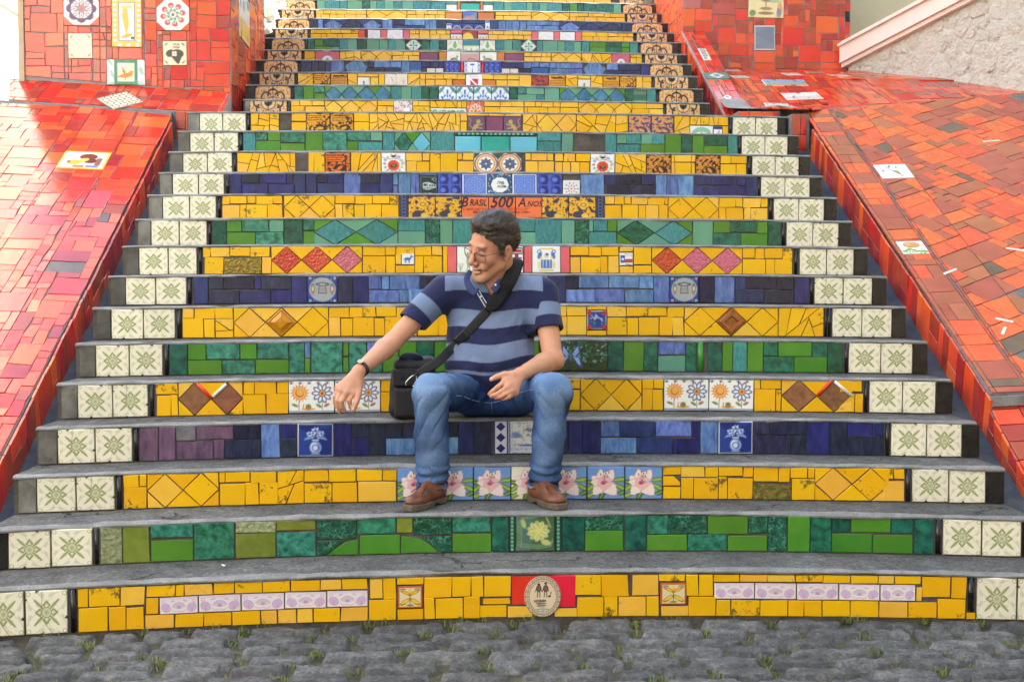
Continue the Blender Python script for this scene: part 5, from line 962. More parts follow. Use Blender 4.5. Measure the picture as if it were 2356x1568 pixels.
    def fr_at(x):
        a = math.atan2(bow(k, x + .01) - bow(k, x - .01), .02); return frame((x, step_y(k, x), crown(x) if k > 1 else crown(x) * .5), (math.cos(a), math.sin(a), 0), (0, 0, 1), (math.sin(a), -math.cos(a), 0))
    def mat_of(ch):
        if ch == 'y': return Y2 if r.random() < (.18 if k < 12 else .4) else Y
        if ch == 'K': ch = 'q'
        return MATS[COLC[ch]]
    def put(ch, P, **kw):
        xc = sum(p[0] for p in P) / len(P)
        nm = 'tile'
        return piece(nm, [(p[0] - xc, p[1]) for p in P], fr_at(xc), mat_of(ch), st, r, gap=.0019, jit=.0017 if ch in 'yi' else .0012, **kw)
    def rect(ch, a, b, f0, f1, **kw):
        if b - a < .006: return
        P = [(a, fz(f0)), (b, fz(f0)), (b, fz(f1)), (a, fz(f1))]; sh = r.gauss(0, .0016); P[2] = (P[2][0] + sh, P[2][1]); P[3] = (P[3][0] + sh * r.random(), P[3][1])
        return put(ch, P, **kw)
    x0, s = 0.0, 1.0; px = lambda a: wx(x0 + float(a) * s)
    for tok in data.replace('\n', ' ').split(';'):
        t = tok.split()
        if not t: continue
        op = t[0]
        if op == 'z': x0, s = float(t[1]), float(t[2])
        elif op == 'F':
            cs = t[1]; X = [px(a) for a in t[2:]]
            for i in range(len(X) - 1):
                ch = cs[min(i, len(cs) - 1)]; rect(ch, X[i], X[i + 1], 0, 1)
        elif op == 'R': rect(t[1], px(t[2]), px(t[3]), float(t[4]), float(t[5]), **(dict(bevel=.006, lift=.011, thick=.016) if t[1] in 'AGVO' and k >= 14 else {}))
        elif op == 'Q':
            P = [(px(t[i]), fz(float(t[i + 1]))) for i in range(2, len(t), 2)]; P = P if area(P) > 0 else P[::-1]; put(t[1], P)
        elif op == 'W':
            sp = float(t[1]); i = t.index('T'); j = t.index('B')
            for seq, f0, f1 in ((t[i + 1:j], sp, 1.0), (t[j + 1:], 0.0, sp)):
                cs = seq[0]; X = [px(a) for a in seq[1:]]; 
                for q in range(len(X) - 1):
                    dj = r.uniform(-.025, .025); a0, a1 = (f0 + dj, f1) if f1 == 1.0 else (f0, f1 + dj - .01); rect(cs[min(q, len(cs) - 1)], X[q], X[q + 1], a0, a1)
        elif op == 'B':
            a, b = px(t[2]), px(t[3]); f0, f1 = (float(t[5]), float(t[6])) if len(t) > 6 else (0, 1)
            for P in split_rand([(a, fz(f0)), (b, fz(f0)), (b, fz(f1)), (a, fz(f1))], int(t[4]), r): put(t[1], P)
        elif op == 'D':
            cs, fill = t[1], t[2]; a, b = px(t[3]), px(t[4]); n_ = len(cs); w = (b - a) / n_; hw = w / 2; z0_, z1_ = zlo, zhi; zm = (z0_ + z1_) / 2; hh = (z1_ - z0_) / 2
            if k > 12: zm = (zvis + zhi) / 2 - .012; 
            for i, ch in enumerate(cs):
                c_ = a + w * (i + .5)
                if ch in 'NX': relief_tile(ch, 0, zm, hw * .97, hh * .97, fr_at(c_), st, MATS[COLC[ch]])
                else: put(ch, [(c_ - hw, zm), (c_, zlo), (c_ + hw, zm), (c_, zhi)])
            fl = lambda: ('g' if fill == 'a' and r.random() < .3 else fill)
            for i in range(n_ + 1):
                xm_ = a + w * i; l = xm_ - hw if i > 0 else a; rr_ = xm_ + hw if i < n_ else b
                put(fl(), [(l, zhi), (xm_, zm), (rr_, zhi)][::-1] if 0 < i < n_ else ([(a, zm), (a + hw, zhi), (a, zhi)] if i == 0 else [(b, zm), (b, zhi), (b - hw, zhi)]))
                put(fl(), [(l, zlo), (rr_, zlo), (xm_, zm)] if 0 < i < n_ else ([(a, zlo), (a + hw, zlo), (a, zm)] if i == 0 else [(b - hw, zlo), (b, zlo), (b, zm)]))
        elif op == 's':
            a, b = px(t[2]), px(t[3]); f0, f1 = (float(t[4]), float(t[5])) if len(t) > 5 else (0, 1); c_ = (a + b) / 2; half_round(a - c_, b - c_, fz(f0), fz(f1), fr_at(c_), MATS[COLC[t[1]]], st)
        elif op == 'M':
            key = t[1]; mir = False
            if key == 'star': key = r.choice(('star', 'star', 'star1', 'star1', 'star2', 'star3' if k < 3 else 'star1'))
            if key in ('ftm', 'fbm', 'bowm'): key = key[:-1]; mir = True
            if key == 'lion2': key, mir = 'lion', True
            a, b = px(t[2]), px(t[3]); f0, f1 = (float(t[4]), float(t[5])) if len(t) > 5 else (0, 1); c_ = (a + b) / 2; z0_, z1_ = fz(f0), fz(f1)
            if key == 'greendiamond':
                h_ = (zhi - zlo) / 2 / 1.414 * 1.0; o = motif(key, -h_, h_, (zlo + zhi) / 2 + .02 - h_, (zlo + zhi) / 2 + .02 + h_, fr_at(c_), st, r, rot=math.pi / 4); put('a', [(a, zlo), (b, zlo), (b, zlo + .02), (a, zlo + .02)]); continue
            o = motif(key, a - c_, b - c_, z0_, z1_, fr_at(c_), st, r, mirror=mir, round_=(key == 'oval'), lift=.011 if key == 'oval' else .008)
            if key == 'oval':
                h_ = z1_ - z0_; L = lambda y, z=.0125: fr_at(c_) @ Matrix.Translation((0, z0_ + h_ * y, z))
                o["label"] = "cream oval plaque reading retirement, half the money, twice the fun"
                inv = MLOC[o.name].inverted()
                for tx, sz, y in (("RETIREMENT", .0125, .405), ("half the money", .0085, .345), ("twice the fun!", .0085, .295)): lettering(tx, sz, inv @ L(y), INK_BR, o, sx=.92)
            if key == 'shalom':
                h_ = z1_ - z0_; inv = MLOC[o.name].inverted()
                for tx, sz, y in (("\u05e9\u05dc\u05d5\u05dd", .024, .60), ("SHALOM", .019, .43)): lettering(tx, sz, inv @ fr_at(c_) @ Matrix.Translation((0, z0_ + h_ * y, .0092)), INK_M, o)
            if key == 'flagstar': lettering("TEXAS", .010, MLOC[o.name].inverted() @ fr_at(c_) @ Matrix.Translation((.012, z0_ + .075 * (z1_ - z0_), .0092)), INK_M, o)
            if key == 'tram': lettering("15", .012, MLOC[o.name].inverted() @ fr_at(c_) @ Matrix.Translation((.022, z0_ + .84 * (z1_ - z0_), .0092)), MATS['glaze_white'], o)
            if key == 'ship': lettering("UTLEY", .015, MLOC[o.name].inverted() @ fr_at(c_) @ Matrix.Translation((.0, z0_ + .72 * (z1_ - z0_), .0092)), MATS['glaze_indigo'], o)
            if key == 'brasil3':
                inv = MLOC[o.name].inverted(); h_ = z1_ - z0_; w_ = b - a; zz = lambda f: Matrix.Translation((0, z0_ + h_ * f, .0095))
                F0 = inv @ fr_at(c_)
                for tx, sz, dx, f, sh, sxx in (("B", .080, -.221, .70, .25, .9), ("RASiL", .052, -.140, .68, .25, .78), ("500", .090, -.008, .70, .25, .95), ("A", .076, .112, .69, .25, .9), ("NOS", .046, .186, .64, .25, .9)):
                    lettering(tx, sz, F0 @ zz(f) @ Matrix.Translation((dx, 0, 0)), INK_M, o, sh, sx=sxx)
                lettering("O ANO DO V CENTENARIO DO DESCOBRIMENTO", .0200, F0 @ zz(.42), MATS['glaze_rough_red'], o, sx=1.0)
                lettering("PELO NAVEGADOR PEDRO ALVARES CABRAL", .0165, F0 @ zz(.29), INK_M, o, sx=1.0)
            if key == 'wood6' and k == 18 : pass
    if k == 18:
        pass
    return st
for k in range(1, 28): build_step(k)
def riser_frame(k, xv, f):
    """frame on riser k at sight column xv, height fraction f of the tile band"""
    yk = YS[k - 1]; zb = ZS[k - 2]; zt = ZS[k - 1]; yv = vproj((0, yk, (zb + zt) / 2))[1]; x = 0.0
    for _ in range(3): x = float(on_y(xv, yv, step_y(k, x))[0])
    return frame((x, step_y(k, x), zb + .004 + f * (zt - LIP - zb) + crown(x)), (1, 0, 0), (0, 0, 1), (0, -1, 0))
# small lettering on the woodcut tiles, and the glazed rods laid between the terracotta diamonds
for k, xv, f, tx, sz in ((18, 783, .80, "BOLIVIA", .030), (18, 1286, .80, "EUGENIO", .022), (18, 1408, .80, "ELINA", .022), (15, 787, .86, "O GLOBO", .020), (13, 762, .84, "HERMAFRODITAS", .015), (13, 757, .42, "Dr. HUMO", .018)):
    lettering(tx, sz, riser_frame(k, xv, f) @ Matrix.Translation((0, 0, .0095)), INK_BR, steps[k], .1)
def rod(k, xa, fa, xb, fb, mat):
    A = riser_frame(k, xa, fa).to_translation(); B = riser_frame(k, xb, fb).to_translation(); A.y -= .010; B.y -= .010
    v, f = tube([A, B], .0075, 8); link('glazed_rod', pymesh('glazed_rod', v, f, True), mat, steps[k])
rod(5, 455, .94, 488, .50, MATS['glaze_scarlet']); rod(5, 491, .55, 522, .92, MATS['glaze_white']); rod(5, 1880, .52, 1912, .97, MATS['glaze_scarlet']); rod(5, 1918, .94, 1958, .50, MATS['glaze_white'])
# ------------------------------------------------------------------ red tiled ramps, walls, gutters
def plane_tiles(parent, fr, outline, cells, mats, r, gap=.0022, name='tile', **kw):
    """cells: list of polygons in plane coords, clipped to the convex outline"""
    out = []
    if area(outline) < 0: outline = outline[::-1]
    for P in cells:
        Q = P
        for i in range(len(outline)):
            a, b = outline[i], outline[(i + 1) % len(outline)]; L = math.hypot(b[0] - a[0], b[1] - a[1])
            if L < 1e-6: continue
            n = ((b[1] - a[1]) / L, -(b[0] - a[0]) / L); Q = clip_poly(Q, n, n[0] * a[0] + n[1] * a[1])
            if len(Q) < 3: break
        if len(Q) < 3 or abs(area(Q)) < 4e-4: continue
        m = mats(r) if callable(mats) else mats
        o = piece(name, Q, fr, m, parent, r, gap=gap, **kw)
        if o: out.append(o)
    return out
def strips(x0, x1, y0, y1, r, wid=(.11, .15), ln=(.06, .10, .15, .15, .20), ang=0.0, org=(0, 0), split=.25, jig=.006):
    """irregular courses of oblong pieces, turned by ang about org"""
    cells = []; x = x0
    while x < x1:
        w = r.choice(wid) * r.uniform(.9, 1.1); y = y0 - r.uniform(0, .15)
        while y < y1:
            L = r.choice(ln) * r.uniform(.9, 1.1); q = lambda: r.uniform(-jig, jig)
            a, b = y, y + L; P = [(x, a), (x + w, a), (x + w, b), (x, b)]
            if r.random() < split and w > .1:
                m = x + w * r.uniform(.35, .65); cells += [[(x, a), (m, a), (m, b), (x, b)], [(m, a), (x + w, a), (x + w, b), (m, b)]]
            else: cells.append(P)
            y += L
        x += w
    c, s = math.cos(ang), math.sin(ang)
    return [[(org[0] + p[0] * c - p[1] * s, org[1] + p[0] * s + p[1] * c) for p in P] for P in cells]
def ashlar(x0, x1, y0, y1, r, cell=.05, sizes=((3, 2), (3, 2), (2, 2), (3, 3), (4, 2), (2, 3), (4, 3), (3, 1), (2, 1), (1, 2)), ang=0.0, org=(0, 0)):
    """hand-laid oblong pieces of many sizes, joints never run through"""
    nx = int((x1 - x0) / cell) + 1; ny = int((y1 - y0) / cell) + 1; occ = np.zeros((nx, ny), bool); out = []
    wob = [[(r.uniform(-.006, .006), r.uniform(-.006, .006)) for _ in range(ny + 6)] for _ in range(nx + 6)]
    g = lambda i, j: (x0 + i * cell + wob[i][j][0], y0 + j * cell + wob[i][j][1])
    for j in range(ny):
        for i in range(nx):
            if occ[i, j]: continue
            for _ in range(12):
                a, b = r.choice(sizes)
                if i + a <= nx and j + b <= ny and not occ[i:i + a, j:j + b].any(): break
            else: a, b = 1, 1
            a = min(a, nx - i); b = min(b, ny - j); occ[i:i + a, j:j + b] = True
            out.append([g(i, j), g(i + a, j), g(i + a, j + b), g(i, j + b)])
    c, s = math.cos(ang), math.sin(ang)
    return [[(org[0] + p[0] * c - p[1] * s, org[1] + p[0] * s + p[1] * c) for p in P] for P in out]
def reds(r, dark=.42):
    q = r.random(); return MATS['glaze_brick'] if q < dark else MATS['glaze_vermilion'] if q < dark + .33 else MATS['glaze_red']
def hole(cells, box):
    """drop or trim the pieces under a box (x0,x1,y0,y1) that a painted tile takes"""
    out = []
    for P in cells:
        rest = P; keep = []
        for n, d in (((1, 0), box[0]), ((-1, 0), -box[1]), ((0, 1), box[2]), ((0, -1), -box[3])):
            a = clip_poly(rest, n, d); b = clip_poly(rest, (-n[0], -n[1]), -d)
            if len(a) >= 3 and abs(area(a)) > 2e-4: keep.append(a)
            rest = b
            if len(rest) < 3: break
        out += keep
    return out
def unit(v): v = np.array(v, float); return v / np.linalg.norm(v)
def prism(name, P, depth_vec, mat, parent=None, mats=None):
    n = len(P); V = [tuple(p) for p in P] + [tuple(np.array(p) + depth_vec) for p in P]
    F = [tuple(range(n)), tuple(range(2 * n - 1, n - 1, -1))] + [(i, n + i, n + (i + 1) % n, (i + 1) % n) for i in range(n)]
    me = pymesh(name, V, F); bm = bmesh.new(); bm.from_mesh(me); bmesh.ops.recalc_face_normals(bm, faces=bm.faces); bm.to_mesh(me); bm.free()
    return link(name, me, mat, parent)
SLOPE = 0.585
XL, XR = -1.93, 2.27
def line_fit(pts, X):
    P = np.array([on_x(a, b, X)[1:] for a, b in pts]); return float(np.mean(P[:, 1] - SLOPE * P[:, 0]))
zl_top = line_fit(((395, 262), (330, 420), (250, 590), (190, 700), (100, 870), (5, 1005)), XL)
zl_bot = line_fit(((350, 420), (245, 660), (150, 860), (60, 1040)), XL)
zr_top = line_fit(((1867, 262), (1985, 480), (2060, 590), (2160, 760), (2270, 895)), XR)
zr_bot = line_fit(((1950, 520), (2065, 680), (2180, 850), (2300, 1010)), XR)
SL = unit((0, 1, SLOPE))
GB = 0.05                      # outward bank of the ramps
# --- left ramp
yl_top = float(on_x(397, 257, XL)[1]); 
def build_ramp(side, X, ztop, zbot, y_top, y_bot, out, name, label, seed, band):
    sg = -1 if side == 'l' else 1
    r = random.Random(seed); nrm = unit(np.cross(SL, np.array([sg, 0, GB]))) ; nrm = nrm if nrm[2] > 0 else -nrm
    V_ = SL; U_ = unit(np.cross(V_, nrm)) * 1.0; U_ = U_ if U_[0] * sg > 0 else -U_
    O = np.array([X, 0.0, ztop])
    ramp = empty(name, (X, y_bot, max(0, ztop + SLOPE * y_bot))); bpy.context.view_layer.update(); Mi = Matrix.Translation(-ramp.location)
    tag(ramp, label, 'ramp')
    yl = 1 / SL[1]
    # body in plane coords: inner edge t0..t1, outer width; top edge may run obliquely
    to_pl = lambda p: (float(np.dot(np.array(p) - O, U_)), float(np.dot(np.array(p) - O, V_)))
    tops = [on_plane(a, b, O, nrm) for a, b in out]
    poly = [(0, y_bot * yl)] + [(2.1, y_bot * yl)] + [(max(to_pl(tops[-1])[0], 2.1), to_pl(tops[-1])[1])] + [to_pl(p) for p in tops[::-1]] 
    W = lambda p, h=0.0: O + U_ * p[0] + V_ * p[1] + nrm * h
    n = len(poly); Vt = [W(p) for p in poly] + [W(p) + np.array([0, 0, -.9]) for p in poly]
    F = [tuple(range(n)), tuple(range(2 * n - 1, n - 1, -1))] + [(i, n + i, n + (i + 1) % n, (i + 1) % n) for i in range(n)]
    me = pymesh('ramp_core', Vt, F); bm = bmesh.new(); bm.from_mesh(me); bmesh.ops.recalc_face_normals(bm, faces=bm.faces); bm.to_mesh(me); bm.free()
    core = link('ramp_core', me, GROUT_D, ramp); core.matrix_local = Mi
    fr = Mi @ frame(O, U_, V_, nrm)
    if side == 'r': fr = Mi @ frame(O, U_, V_, nrm)
    return dict(o=ramp, r=r, fr=fr, Mi=Mi, poly=poly, W=W, O=O, U=U_, V=V_, n=nrm, pl=to_pl, sg=sg)
Lr = build_ramp('l', XL, zl_top, zl_bot, yl_top, -.6, [(397, 257), (330, 252), (228, 248), (115, 240), (20, 231)], 'tiled_ramp', "glossy red tiled ramp on the bright side, with a tile of brown birds in it", 11, None)
def ramp_motif(Rm, key, corners, label=None):
    """painted tile laid in the ramp: sight points of its four corners -> plane box"""
    P = [Rm['pl'](on_plane(a, b, Rm['O'], Rm['n'])) for a, b in corners]; x = [p[0] for p in P]; y = [p[1] for p in P]
    return (sum(sorted(x)[:2]) / 2, sum(sorted(x)[2:]) / 2, sum(sorted(y)[:2]) / 2, sum(sorted(y)[2:]) / 2)
inner = lambda poly: poly
bx = ramp_motif(Lr, 'brownbird', [(150, 345), (253, 357), (240, 394), (132, 387)])
cells = ashlar(.012, 2.0, -1, 6.2, Lr['r'], .056)
cells = hole(cells, bx)
near = lambda Rm: (lambda P: True)
def in_view(Rm, P, m=60):
    c = np.mean(P, 0); q = vproj(Rm['W'](c)); return -m < q[0] < 2356 + m and -m < q[1] < 1568 + m
cells = [P for P in cells if in_view(Lr, P)]
plane_tiles(Lr['o'], Lr['fr'], [(.012, Lr['poly'][0][1])] + Lr['poly'][1:-1] + [(.012, Lr['poly'][-1][1])], cells, lambda r: MATS['glaze_taupe'] if r.random() < .006 else (MATS['glaze_vermilion'] if r.random() < .35 else reds(r, .30)), Lr['r'], gap=.0022, lift=.006, tilt=.010)
motif('brownbird', bx[0], bx[1], bx[2], bx[3], Lr['fr'], Lr['o'], Lr['r'], lift=.008, mirror=True, label="painted tile of brown birds with a yellow border")
def kerb_side(Rm, X, y0, y1, ztop, zbot, face, seed, pattern):
    """tiles on the ramp's upright inner side"""
    r = random.Random(seed); N = np.array([face, 0, 0.0]); V_ = np.array([0, 0, 1.0]); U_ = np.array([0, 1.0, 0]) if face > 0 else np.array([0, -1.0, 0])
    U_ = np.cross(V_, N); O = np.array([X, 0, 0.0]); fr = Rm['Mi'] @ frame(O, U_, V_, N); sx = U_[1]
    H = ztop - zbot; y = y0
    while y < y1:
        w = r.choice((.055, .055, .075, .105)); sk = .035; y2 = min(y + w, y1)
        zt = lambda q: ztop + SLOPE * q - .012; zb_ = lambda q: zbot + SLOPE * q - .03
        def quad(a0, a1, f0, f1):
            g = lambda q, f: (sx * (q + sk * (f - .5) * -1), zb_(q) + f * (zt(q) - zb_(q)))
            P = [g(a0, f0), g(a1, f0), g(a1, f1), g(a0, f1)]; return P if area(P) > 0 else P[::-1]
        if r.random() < .5 and w > .06:
            m = r.uniform(.45, .6); Ps = [quad(y, y2, 0, m), quad(y, y2, m, 1)]
        else: Ps = [quad(y, y2, 0, 1)]
        for P in Ps: piece('side_tile', P, fr, reds(r, .5), Rm['o'], r, gap=.002, lift=.006, tilt=.012)
        y = y2
kerb_side(Lr, XL, -.4, yl_top - .02, zl_top, zl_bot, 1, 21, 0)
# --- right ramp
yr_top = float(on_x(1866, 255, XR)[1]); yr_end = float(on_x(2274, 893, XR)[1])
Rr = build_ramp('r', XR, zr_top, zr_bot, yr_top, yr_end, [(1866, 255), (1950, 245), (2146, 232), (2356, 216), (2480, 206)], 'tiled_ramp', "red and brick tiled ramp beside the black step ends, with a white poppy tile", 12, None)
b1 = ramp_motif(Rr, 'floralwhite', [(2011, 382), (2081, 380), (2106, 411), (2027, 414)]); b2 = ramp_motif(Rr, 'poppy', [(2058, 558), (2122, 556), (2138, 585), (2080, 587)])
r = Rr['r']; bw = .185
cells = strips(.014, .014 + bw - .001, -.2, 6, r, wid=(bw,), ln=(.06, .08, .12, .15, .15), split=.35)
cells = [P for P in cells if min(p[0] for p in P) >= .010 and max(p[0] for p in P) < .25]
Q = ashlar(-2.6, 3.4, -2.5, 6.5, r, .056, ang=R(28))
for P in Q:
    P = clip_poly(P, (-1, 0), -(.014 + bw))
    if len(P) >= 3: cells.append(P)
cells = [P for P in hole(hole(cells, b1), b2) if in_view(Rr, P, 25)]
def right_mats(r):
    q = r.random(); return MATS['glaze_taupe'] if q < .03 else MATS['glaze_white'] if q < .0 else (MATS['ramp_coral'] if q < .55 else MATS['ramp_clay'])
glaze('ramp_coral', (0.66, 0.095, 0.030), (0.76, 0.135, 0.048), scale=8, var=0.06, hue=0.008, rough=0.24, flat=True); glaze('ramp_clay', (0.34, 0.080, 0.048), (0.46, 0.115, 0.070), scale=8, var=0.10, hue=0.012, rough=0.22, flat=True)
plane_tiles(Rr['o'], Rr['fr'], [(.014, Rr['poly'][0][1])] + Rr['poly'][1:-1] + [(.014, Rr['poly'][-1][1])], cells, right_mats, r, gap=.0022, lift=.006, tilt=.010)
motif('floralwhite', *b1, Rr['fr'], Rr['o'], r, lift=.009, label="white tile with a blue sprig"); motif('poppy', *b2, Rr['fr'], Rr['o'], r, lift=.009, label="white tile painted with an orange poppy")
for (a, b), ang, L in (((2186, 627), .5, .05), ((2310, 739), -.5, .045), ((2309, 763), 1.0, .04), ((2340, 577), -.4, .06), ((2281, 327), .1, .06)):      # slim white slips
    p = Rr['pl'](on_plane(a, b, Rr['O'], Rr['n'])); c, s = math.cos(ang), math.sin(ang); P = [(p[0] + c * u - s * v, p[1] + s * u + c * v) for u, v in ((-L, -.011), (L, -.011), (L, .011), (-L, .011))]
    piece('white_slip', P, Rr['fr'], MATS['glaze_white'], Rr['o'], r, lift=.0092, tilt=0, uneven=0)
kerb_side(Rr, XR, yr_end - .02, yr_top - .02, zr_top, zr_bot, -1, 22, 0)
# lower end of the right ramp: a steep tiled apron that runs down to the street
zE = zr_top + SLOPE * yr_end; ap = [np.array(p) for p in ((XR, yr_end, zE - .05), (XR + 1.2, yr_end, zE - .05 + 1.2 * GB), (XR + 1.2, yr_end - .45, GROUND_Z - .05), (XR, yr_end - .95, GROUND_Z - .05))]
Vv = [tuple(p) for p in ap] + [(XR, yr_end + .1, GROUND_Z - .05), (XR + 1.2, yr_end + .1, GROUND_Z - .05), (XR + 1.2, yr_end + .1, zE + .0), (XR, yr_end + .1, zE - .06)]
me = pymesh('apron', Vv, [(0, 1, 2, 3), (0, 3, 4, 7), (1, 6, 5, 2), (0, 7, 6, 1), (3, 2, 5, 4), (4, 5, 6, 7)]); o = link('apron', me, GROUT_D, Rr['o']); o.matrix_local = Rr['Mi']
v, f = box_vf(XR - .004, XR + 1.2, yr_end - .03, yr_end + .004, zE - .055, zE - .012); v = [(x, y, z + (x - XR) * GB) for x, y, z in v]; o = link('ramp_edge_cap', pymesh('ramp_edge_cap', v, f), NOSE, Rr['o']); o.matrix_local = Rr['Mi']
e1 = unit(ap[1] - ap[0]); nn = unit(np.cross(e1, ap[3] - ap[0])); nn = nn if nn[1] < 0 else -nn; e2 = unit(np.cross(nn, e1)); e2 = e2 if e2[2] > 0 else -e2
fa = Rr['Mi'] @ frame(ap[0], e1, e2, unit(np.cross(e1, e2))); pa = lambda p: (float(np.dot(p - ap[0], e1)), float(np.dot(p - ap[0], e2)))
plane_tiles(Rr['o'], fa, [pa(p) for p in ap], strips(0, 1.2, -1.4, .1, random.Random(5), wid=(.09, .12), ln=(.1, .15, .2)), lambda r: reds(r, .4), random.Random(6), lift=.006)
sn = np.array([-1.0, 0, 0]); fs = Rr['Mi'] @ frame(np.array([XR, 0, 0.0]), (0, -1, 0), (0, 0, 1), (-1, 0, 0))
rr = random.Random(8); y = yr_end
while y > yr_end - .9:
    w = .07; 
    for a, b in ((0, .5), (.5, 1)):
        top = lambda q: zE - .05 + (q - yr_end) * (zE - .05) / .95; bot = lambda q: zr_bot + SLOPE * q - .03
        g = lambda q, f: (-q - .0, bot(q) + f * (max(top(q), bot(q) + .02) - bot(q)))
        P = [g(y, a), g(y - w, a), g(y - w, b), g(y, b)]
        if top(y - w) > bot(y - w): piece('side_tile', P if area(P) > 0 else P[::-1], fs, reds(rr, .5), Rr['o'], rr, lift=.006)
    y -= w
# gutters beside the steps
def gutter(x0, x1, zoff, y0, y1, label, name='gutter', slope=SLOPE):
    n = 60; V = []; F = []; nb = np.random.RandomState(int(abs(x0) * 100))
    for i in range(n + 1):
        y = y0 + (y1 - y0) * i / n
        for j in range(4): x = x0 + (x1 - x0) * j / 3; V.append((x, y, zoff + slope * y + nb.normal(0, .006) - (.012 if j in (1, 2) else 0)))
    for i in range(n):
        for j in range(3): a = i * 4 + j; F.append((a, a + 1, a + 5, a + 4))
    o = link(name, pymesh(name, V, F, True), GUTTER); tag(o, label, None, None, 'structure'); return o
gutter(XL - .02, X_LEFT + .02, zl_bot - .004, -.6, 4.0, None); gutter(X_RIGHT - .02, XR + .02, zr_bot - .004, -.6, 4.0, None)
# --- left: ledge and tiled wall behind the ramp
YW = 4.25; lw = []
A = Lr['W']; rim = [on_plane(a, b, Lr['O'], Lr['n']) for a, b in ((397, 257), (330, 252), (228, 248), (115, 240), (20, 231))]
base = [on_y(a, b, YW) for a, b in ((532, 214), (336, 205), (244, 200), (56, 175), (20, 172))]
wall = empty('tiled_wall', (float(base[0][0]), YW, float(base[0][2]))); bpy.context.view_layer.update(); Mi = Matrix.Translation(-wall.location)
tag(wall, "red tiled wall on the bright side with white eight-sided plates and a bird tile", 'wall')
xw1 = float(base[0][0]); xw0 = float(on_y(57, 100, YW)[0]); xb0 = float(on_y(44, 100, YW)[0]); ztopw = 4.1
v, f = box_vf(xw0, xw1, YW, 5.75, 2.0, ztopw); o = link('wall_core', pymesh('wall_core', v, f), GROUT, wall); o.matrix_local = Mi
v, f = box_vf(xb0, xw0 - .001, YW - .02, 5.7, 2.3, ztopw); t_ = rough_mat('beige_render', [(0.3, (0.50, 0.36, 0.22)), (0.7, (0.66, 0.50, 0.34))], 6, .4, .004); o = link('edge_render', pymesh('edge_render', v, f), t_, wall); o.matrix_local = Mi
fw = Mi @ frame((0, YW, 0), (1, 0, 0), (0, 0, 1), (0, -1, 0))
def wbox(c): P = [on_y(a, b, YW) for a, b in c]; return (float(P[0][0]), float(P[1][0]), float(P[1][2]), float(P[0][2]))
wm = dict(rosette=wbox(((146, -18), (230, 60))), wreath=wbox(((360, -2), (437, 72))), scroll=wbox(((257, -8), (328, 110))), creamcorner=wbox(((157, 77), (214, 136))), heart=wbox(((375, 95), (431, 152))), bird=wbox(((246, 137), (335, 197))))
r = random.Random(31); cells = ashlar(xw0, xw1, 2.2, ztopw, r, .045)
for b in wm.values(): cells = hole(cells, b)
low = [(xw0, float(base[3][2])), (xw1, float(base[0][2])), (xw1, ztopw), (xw0, ztopw)]
plane_tiles(wall, fw, low, cells, lambda r: reds(r, .2), r, lift=.006, gap=.0026, tilt=.012)
for kx, b in wm.items():
    o = motif(kx, *b, fw, wall, r, lift=.010, round_=False)
    if kx == 'heart':
        inv = MLOC[o.name].inverted(); cx = (b[0] + b[1]) / 2
        for tx, f_ in (("EUSKAL", .86), ("HERRIA", .74)): lettering(tx, .019, inv @ fw @ Matrix.Translation((cx, b[2] + (b[3] - b[2]) * f_, .0112)), INK_BR, o, sx=1.1)
# octagonal plates: cut corners covered by red
for kx in ('rosette', 'wreath'):
    b = wm[kx]; w_, h_ = b[1] - b[0], b[3] - b[2]; c_ = .29
    for sx, sz in ((0, 0), (1, 0), (1, 1), (0, 1)):
        X0 = b[0] if sx == 0 else b[1]; Z0 = b[2] if sz == 0 else b[3]; dx = (1 if sx == 0 else -1) * w_ * c_; dz = (1 if sz == 0 else -1) * h_ * c_; P = [(X0, Z0), (X0 + dx, Z0), (X0, Z0 + dz)]; P = P if area(P) > 0 else P[::-1]; piece('tile', P, fw, reds(r, .2), wall, r, gap=.001, lift=.0135)
# side of that wall, facing the upper flight
fsd = Mi @ frame((xw1, 0, 0), (0, 1, 0), (0, 0, 1), (1, 0, 0)); r = random.Random(33)
plane_tiles(wall, fsd, [(YW, 2.0), (5.75, 2.6), (5.75, ztopw), (YW, ztopw)], strips(YW, 5.75, 2.0, ztopw, r, wid=(.15, .1), ln=(.08, .12, .15)), lambda r: reds(r, .5), r, lift=.006, tilt=.012)
b = (4.55, 5.0, 3.02, 3.36); motif('view3', *b, fsd, wall, r, lift=.011)
# sloping ledge between ramp rim and wall
led = empty('tiled_ledge', (float(rim[0][0]), float(rim[0][1]), float(rim[0][2]))); bpy.context.view_layer.update(); Ml = Matrix.Translation(-led.location)
tag(led, "sloping red tiled ledge under the bright wall with a diamond of leaf-patterned tile", 'ledge')
rimx = [np.array([xw1, rim[0][1] + .02, rim[0][2] + .012])] + rim; basex = [np.array([xw1, YW, base[0][2]])] + base[:]
p0 = rim[0]; p1 = rim[-1]; p2 = base[0]; nl = unit(np.cross(p1 - p0, p2 - p0)); nl = nl if nl[2] > 0 else -nl
Ul = unit(p1 - p0); Vl = unit(np.cross(nl, Ul)); Vl = Vl if np.dot(Vl, p2 - p0) > 0 else -Vl; Nl = nl
if np.dot(np.cross(Ul, Vl), Nl) < 0: Ul = -Ul
fl = Ml @ frame(p0, Ul, Vl, Nl); plq = lambda p: (float(np.dot(p - p0, Ul)), float(np.dot(p - p0, Vl)))
ol = [plq(np.array([xw1, rim[0][1], rim[0][2] + .01])), plq(rim[-1]), plq(base[-1]), plq(base[0])]
W3 = lambda q: p0 + Ul * q[0] + Vl * q[1]
